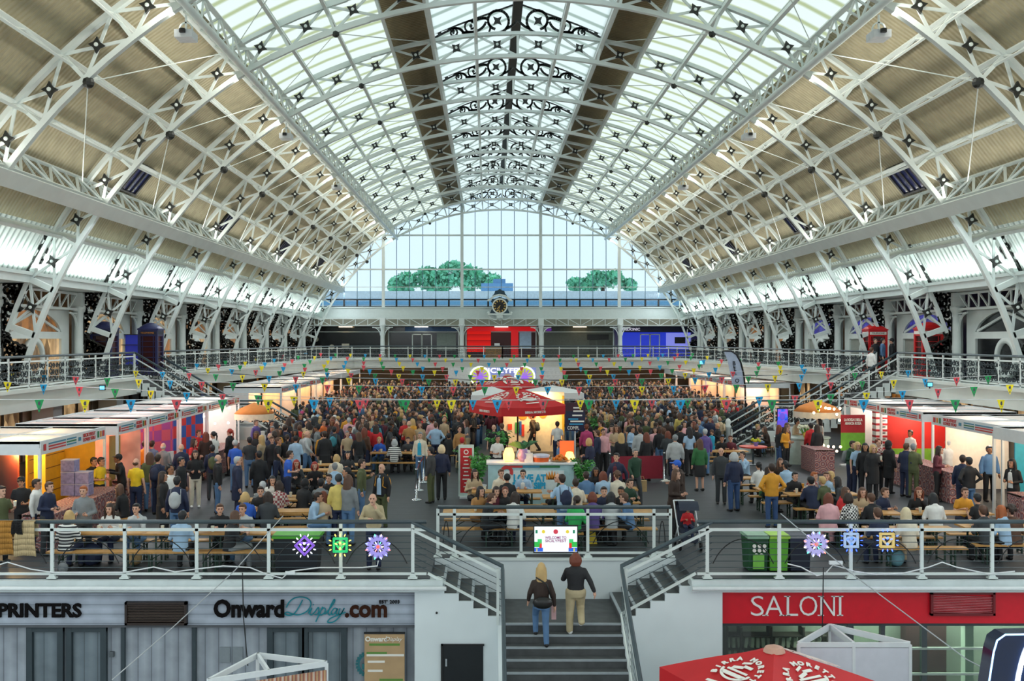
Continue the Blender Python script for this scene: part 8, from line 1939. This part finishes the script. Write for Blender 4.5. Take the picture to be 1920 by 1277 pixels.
held('beer_glass', 'glass of amber beer held by the man in black coat', 'glass', hand(who('with a beer'), (.08, -.37, 1.3)), 'cup')
held('paper_cup', 'pale cup held by the person at the left edge', 'cup', hand(who('holding a pale cup'), (.08, -.37, 1.3)), 'cup')
rnd = random.Random(21); nc = 0
for ti, (tx, ty, rz, desc) in enumerate(TABLES):
    for j in range(3 if ti in (0, 19) else 1 if ti % 2 else 2):
        u = -.7+.55*j+rnd.uniform(-.1, .1); p = V(tx+u*cos(rz), ty+u*sin(rz)+rnd.uniform(-.12, .12), .76); beer = ti == 19
        mb = MB(); mb.lathe([(.03, 0), (.042, .13)], p, 10); o = M('drink_cup', mb, mat('amber_beer', '#c98a2a', .3) if beer else mat('pale_cup', '#d9d6c4', .5))
        tag(o, f'{"amber beer" if beer else "pale drink"} cup, {["left", "middle", "right"][j]} on table {desc}', 'cup', 'drink cups on the tables')
# ---- the packed crowd: individuals in front, the far mass as one body
rnd = random.Random(11)
TOPS = ['black', 'black', 'black', 'black', 'dkgrey', 'dkgrey', 'black', 'navy', 'navy', 'olive', 'brown', 'dkbrown', 'grey', 'lgrey', 'white', 'beige', 'tan', 'maroon', 'denim', 'ltblue', 'mustard', 'cream', 'red', 'pink', 'teal', 'orange']
NAMEC = dict(dkgrey='charcoal', lgrey='pale grey', dkbrown='dark brown', ltblue='pale blue', lblond='pale blond', hairred='red')
HRS = [('s', 'black'), ('s', 'dkbrown'), ('s', 'brown'), ('l', 'black'), ('l', 'brown'), ('l', 'auburn'), ('o', 'dkbrown'), ('l', 'dkbrown'), ('l', 'blond'), ('s', 'brown'), ('b', 'beige'), ('s', 'grey'), ('u', 'dkbrown'), ('c', 'black'), ('y', 'dkbrown')]
HT = {'s': 'short {} hair', 'l': 'long {} hair', 'o': 'a {} bob', 'b': 'a bald head', 'u': 'tied {} hair', 'c': 'a {} cap', 'y': 'curly {} hair'}
def blocked(x, y):
    if -.6 < x < 4.0 and 41.5 < y < 47.5: return True
    if -.9 < x < 5.2 and 51 < y < 59: return True
    if y < 39.5 and (x > 3.4 and y < 37.8 or -4.2 < x < 3.4): return True
    if abs(x+14) < 3.6 or x < -10.3+(y-40)*.004: return True
    if x > 14.4 or (x > 10.5 and y < 50): return True
    if y < 53 and x < -8.6: return True
    return False
spots = []
for _ in range(9000):
    y = 34.5+49*rnd.random()**.8; x = rnd.uniform(-10.6, 14.2)
    if y < 44 and not (-8.8 < x < -.8 or 4.2 < x < 9.8): continue
    if abs(x-X0) < 7 and y > 81: continue
    if blocked(x, y): continue
    if all((x-a)**2+(y-b)**2 > .36 for a, b in spots) and free(x, y, .5) and all((x-q[0])**2+(y-q[1])**2 > .9 for q in SEATS): spots.append((x, y))
spots.sort(key=lambda q: q[1])
nind = 322-len(PEOPLE)-8
seen = {}
for i, (x, y) in enumerate(spots[:nind]):
    tc_ = rnd.choice(TOPS); hr, hc = rnd.choice(HRS); face = rnd.choice((0, 20, 90, 150, 180, 180, 200, 270, 340)); pk = rnd.choice('ssshhcw'); top = rnd.choice('tlllc')
    zone = 'left of the parasol' if x < 1.3 else 'right of the parasol'
    zx = (F/y)*x+CX; zone = ('by the left newel' if zx < 620 else 'beyond the long bench' if zx < 740 else 'left of the parasol' if zx < 880 else 'behind the parasol' if zx < 1060 else 'near the striped man' if zx < 1180 else 'beyond the barrier' if zx < 1290 else 'by the right newel')
    view = 'facing viewer' if face in (0, 20, 340) else 'back view' if face in (150, 180, 200) else 'in profile'
    gar = {'t': 'tee', 'l': 'jacket', 'c': 'coat'}[top]
    lab = f'person with {HT[hr].format(NAMEC.get(hc, hc))} in {NAMEC.get(tc_, tc_)} {gar}, {view}, {zone}'
    if lab in seen: top = 'l'; tc_ = rnd.choice(('teal', 'pink', 'orange', 'cream')); lab = f'person with {HT[hr].format(NAMEC.get(hc, hc))} in {tc_} jacket, {view}, {zone}'
    seen[lab] = 1
    person((x, y, 0), face, pk, top, tc_, 'p', rnd.choice(('black', 'navy', 'denim', 'dkgrey', 'khaki')), hr, hc, rnd.choice((0, 0, 0, 1, 1, 2, 3)), lab, 'people standing in the packed crowd', rnd.uniform(.94, 1.05))
# far mass
MASS = MB(); CM = [cmat(c) for c in ('black', 'dkgrey', 'navy', 'brown', 'olive', 'grey', 'white', 'beige', 'maroon', 'denim', 'mustard', 'red', 'ltblue')]+SKIN[:3]+[cmat(c, 'hair') for c in ('black', 'dkbrown', 'brown', 'blond')]
for x, y in spots[nind:]:
    s = rnd.uniform(.94, 1.05); a = rnd.uniform(0, 6.28); mb = MB()
    n0 = len(MASS.f); ci = rnd.choice((0, 0, 0, 0, 0, 1, 1, 1, 2, 2, 2, 3, 3, 4, 4, 8, 0, 1, 5, 6, 7, 9, 10, 11, 12)); R = Matrix.Translation((x, y, 0))@Matrix.Rotation(a, 4, 'Z')@Matrix.Scale(s, 4)
    def put(build, mi):
        q = MB(); build(q); n_ = len(MASS.v); MASS.v += [tuple(R@V(*v)) for v in q.v]; MASS.f += [tuple(n_+i for i in f) for f in q.f]; MASS.m += [mi]*len(q.f)
    put(lambda q: ell(q, [(0, 0, z, rx, ry) for z, rx, ry in ((.86, .16, .12), (1.1, .16, .12), (1.33, .19, .125), (1.42, .15, .09), (1.48, .06, .06))], 8), ci)
    put(lambda q: [q.tube([(sx*.19, 0, 1.4), (sx*.25, 0, 1.12), (sx*.14, -.2, 1.08)], [.065, .055, .045], 6) for sx in (-1, 1)], ci)
    put(lambda q: [q.tube([(sx*.09, 0, .9), (sx*.1, 0, .5), (sx*.1, 0, .02)], [.1, .075, .06], 6) for sx in (-1, 1)], rnd.choice((0, 1, 2, 9)))
    put(lambda q: (q.ball((0, -.01, 1.61), .095, 8, 6, 1.15, .85, 1), q.ball((.13, -.24, 1.08), .04, 6, 4), q.ball((-.13, -.24, 1.08), .04, 6, 4)), 13+rnd.choice((0, 0, 1, 2)))
    lg = rnd.random() < .45
    put(lambda q: (q.ball((0, .03, 1.65), .1, 8, 6, 1, .95, 1), q.ball((0, .08, 1.48), .1, 8, 6, 1.6, 1, .5) if lg else None), 16+rnd.choice((0, 0, 1, 1, 1, 2, 2, 3)))
o = M('crowd', MASS, CM, smooth=True); tag(o, 'dense far crowd packed between the stall rows in front of the stage', 'crowd', None, 'stuff')
print('PEOPLE', len(PEOPLE), 'spots', len(spots), 'stools', sum(1 for q in D.objects if q.name.startswith('folding_stool')))
# ================================================================ BUNTING, CABLES, COATS
FC = [mat('flag_green', '#1e9a55', .7, var=.05), mat('flag_yellow', '#f0dc1e', .7, var=.05), mat('flag_blue', '#17a2dc', .7, var=.05), mat('flag_red', '#e0505a', .7, var=.05)]
FN = ['green', 'yellow', 'blue', 'red']
fm = MB(); fm.add([(-.125, 0, 0), (.125, 0, 0), (0, -.012, -.33), (-.125, .004, 0), (.125, .004, 0), (0, -.008, -.33)], [(0, 2, 1), (3, 4, 5), (0, 1, 4, 3), (1, 2, 5, 4), (2, 0, 3, 5)]); FME = fm.mesh('flag'); FME.materials.append(FC[0])
pm = MB(); pm.add([(-.02, -.006, -.05), (.03, -.006, -.04), (.035, -.008, -.12), (.0, -.009, -.15), (-.035, -.008, -.11)], [(0, 4, 3, 2, 1)]); pm.ring((0, -.012, -.235), 0, .022, .004, n=10); pm.bar((-.05, -.01, -.17), (.05, -.01, -.17), .012, .004); PME = pm.mesh('flag_print'); PME.materials.append(mat('flag_figure', '#4a4a56', .7))
ROWS = [(25.0, 3.60, .02, -11.06, 0), (32, 3.17, .62, -15.15, 1), (36.4, 3.38, .42, -17.05, 1), (43, 3.38, .42, -10.4, 1), (48, 3.4, .45, -15.5, 3), (53, 3.45, .4, -15.2, 2), (58, 3.5, .4, -15.0, 0), (64, 3.6, .35, -14.6, 1), (70, 3.75, .3, -14.2, 3), (77, 3.9, .2, -13.8, 2)]
for i, (Y, zc, sag, xs, ph) in enumerate(ROWS):
    hw = 17.0 if Y < 54 else (16.2 if Y < 60 else 15.4 if Y < 68 else 14.6)
    zf = lambda x: zc+sag*((x-X0)/17)**2
    o = E('bunting', (X0-hw, Y, zf(X0-hw)), f'string of festival pennants across the hall, {(ORD+["tenth"])[i]} to the viewer', 'bunting', 'strings of pennants')
    mb = MB(); n = 24; mb.tube([(X0-hw+2*hw*j/n, Y, zf(X0-hw+2*hw*j/n)) for j in range(n+1)], .009, 4); M('cord', mb, mat('white_cord', '#cfd4d6', .6), o)
    x = xs; k = ph; step = 1.13
    while x-step > X0-hw+.2: x -= step; k = (k-1) % 4
    rnd = random.Random(i)
    while x < X0+hw-.2:
        f = D.objects.new('flag', FME); C.objects.link(f); f.parent = o; f.location = V(x, Y, zf(x))-o.location; f.rotation_euler = (rnd.uniform(-.06, .06), 0, rnd.uniform(-.35, .35)); slot(f, FC[k])
        if i < 5: q = D.objects.new('flag_print', PME); C.objects.link(q); q.parent = f
        x += step; k = (k+1) % 4
# guy wires and drop cables near the front
WIRE = mat('steel_wire', '#b9bfc4', .35, metal=.6); BC = mat('black_cable', '#15171a', .6)
def wire(nm, lab, pts, r_, m): mb = MB(); mb.tube(pts, r_, 5); tag(M(nm, mb, m), lab, 'cable')
wire('guy_wire', 'steel guy wire slanting from the right railing over the red sign', [V(pxX(1462, YF), YF-.07, zt(962, YF)), px(1600, 1078, 20.4), px(1812, 1236, 18.6), px(1935, 1300, 17.6)], .012, WIRE)
wire('guy_wire', 'steel guy wire slanting from the left railing over the plank wall', [V(pxX(532, YF), YF-.07, zt(966, YF)), px(440, 1070, 20.6), px(320, 1180, 19.2), px(210, 1275, 18)], .01, WIRE)
wire('hanging_cable', 'thin black cable hanging over the plank sign board', [V(pxX(461, YF), YF-.3, zt(1068, YF)), V(pxX(463, YF), YF-.3, zt(1150, YF)), V(pxX(471, YF), YF-.3, zt(1240, YF))], .012, BC)
wire('hanging_cable', 'thin black cable hanging over the red sign board', [V(pxX(1535, YF), YF-.3, zt(1058, YF)), V(pxX(1534, YF), YF-.3, zt(1130, YF)), V(pxX(1532, YF), YF-.3, zt(1200, YF))], .012, BC)
WC = mat('white_cable', '#dfe3e4', .5)
def ledge(lab, P): wire('power_cable', lab, [V(pxX(x, YF), YF-.06, zt(y, YF)) for x, y in P], .014, WC)
ledge('white power cable looping along the left ledge', [(0, 1058), (17, 1053), (60, 1066), (100, 1072), (235, 1072), (290, 1062), (330, 1071), (368, 1066), (420, 1060), (470, 1063), (500, 1075), (530, 1083), (545, 1070), (600, 1063), (680, 1063), (708, 1060), (710, 1050)])
ledge('white power cable looping along the right ledge', [(1475, 1056), (1500, 1062), (1530, 1078), (1545, 1075), (1560, 1058), (1600, 1070), (1640, 1076), (1690, 1074), (1740, 1062), (1764, 1053), (1790, 1062), (1850, 1075), (1900, 1070)])
mb = MB(); c = px(1567, 1055, YF-.1); mb.box(c, (.28, .06, .07)); tag(M('plug_strip', mb, PIPEM), 'white plug strip hanging on the right railing', 'plug strip')
mb = MB(); c = px(544, 1074, YF-.08); mb.box(c, (.2, .05, .06)); tag(M('plug_strip', mb, PIPEM), 'white plug strip hanging on the left railing', 'plug strip')
# coats hung over the left railing
def coat(lab, x0, x1, yb, m, seed, dy=0.0):
    mb = MB(); rnd = random.Random(seed); a, b = pxX(x0, YF), pxX(x1, YF); zb = zt(yb, YF); rows = []
    n, k = 12, 10
    for i in range(n+1):
        u = i/n; row = []
        for j in range(k+1):
            v = j/k
            if v < .3: t = v/.3; y, z = YF+.09-.01*t, 1.22-.35*(1-t)
            elif v < .4: t = (v-.3)/.1; y, z = YF+.08*cos(pi*t), 1.22+.05*sin(pi*t)
            else: t = (v-.4)/.6; y, z = YF-.085-.03*sin(t*pi)-.012*sin(u*13), 1.22+(zb-1.22)*t*(.98+.02*sin(u*5+seed))
            wq = 1+.22*max(0, v-.4)/.6
            row.append(V((a+b)/2+(u-.5)*(b-a)*wq, y+dy, z))
        rows.append(row)
    for i in range(n):
        for j in range(k): mb.add([rows[i][j], rows[i+1][j], rows[i+1][j+1], rows[i][j+1]], [(0, 1, 2, 3)])
    o = M('coat', mb, m, smooth=True); tag(o, lab, 'coat')
    so = o.modifiers.new('thickness', 'SOLIDIFY'); so.thickness = .02
coat('camel coat hung over the left railing at the edge', -12, 26, 1040, mat('camel_wool', '#a9772f', .85, var=.12, scale=3), 1)
coat('beige trench coat hung over the left railing', 34, 68, 1042, mat('beige_trench', '#b9a47c', .85, var=.1, scale=3), 2)
coat('short black scarf hung over the left railing between the coats', 29, 46, 1000, mat('black_wool', '#131315', .9), 3, -.03)
# bags on the floor
def floorbag(lab, x, y, m, s=1.0, nm='rucksack'):
    p = pz(x, y, 0); p = V(p.x*max(1, 22.0/p.y), max(22.0, p.y), 0); mb = MB(); mb.ball(p+V(0, 0, .2*s), .2*s, 12, 8, 1.0, 1.0, .6); mb.ball(p+V(0, -.08*s, .13*s), .13*s, 10, 6, .9, 1, .6); mb.tube([p+V(-.06, 0, .38*s), p+V(0, 0, .44*s), p+V(.06, 0, .38*s)], .012, 5)
    tag(M(nm, mb, m, smooth=True), lab, 'bag')
floorbag('dark blue rucksack leaning on the bench at the left railing', 172, 1060, cmat('navy'), 1.25)
floorbag('brown paper like bag under the left railing bench', 252, 1060, mat('kraft_paper', '#b99a6c', .8), .9, 'tote_bag')
floorbag('pale teal bag under the right railing bench', 1680, 1062, mat('pale_teal_canvas', '#5f8a94', .8), 1.0, 'tote_bag')
floorbag('grey carrier bag under the table left of the blue shirt', 118, 1075, cmat('grey'), .6, 'tote_bag')
mb = MB(); p = pz(1110, 1020, 0); mb.add([p+V(-.13, 0, 0), p+V(.13, 0, 0), p+V(.05, .08, .55), p+V(-.05, .08, .55), p+V(-.13, .2, 0), p+V(.13, .2, 0), p+V(.05, .12, .55), p+V(-.05, .12, .55)], [(0, 1, 2, 3), (5, 4, 7, 6), (3, 2, 6, 7), (1, 5, 6, 2), (4, 0, 3, 7)]); tag(M('wet_floor_sign', mb, mat('warning_yellow', '#e6c81e', .5)), 'small yellow floor sign behind the middle railing', 'floor sign')
# dark cable slung across the gallery front
mb = MB(); mb.tube([V(X0-17+34*j/30, 60-6*cos((j/30-.5)*3), 3.05-.12*cos((j/30-.5)*3)+.04*sin(j*1.7)) for j in range(31)], .03, 5); tag(M('lighting_cable', mb, BC), 'dark lighting cable slung across the hall below the gallery', 'cable')
# ================================================================ LAMPS OF THE HALL
LEN = 108.0; ymid = 41.0
def strip(name, p, e, col, sx, aim):
    d = V(*aim).normalized(); o = lamp(name, 'AREA', p, e, col, sx, (0, 0, 0), LEN)
    o.rotation_euler = Matrix((V(0, 1, 0).cross(-d).normalized(), V(0, 1, 0), -d)).transposed().to_euler()
    return o
for side in (-1, 1):
    g = arc(RI, TH[10], ymid, side)
    strip('girder_downlight', g+V(-side*.1, 0, -.3), 2600, '#eef6ff', .3, (-side*.55, 0, -1))
    strip('girder_uplight', arc(RI+.35, TH[10]-1.2, ymid, side), 1150, '#fbf8ee', .3, (-side*.75, 0, .62))
    strip('cornice_uplight', V(X0+side*17.1, ymid, 7.6), 1700, '#e9f6f2', .25, (side*.15, 0, 1))
    u = arc(RI, TH[6], ymid, side)
    strip('upper_girder_light', u+V(side*.3, 0, -.25), 1350, '#f7f4e8', .25, (side*.9, 0, -.35))
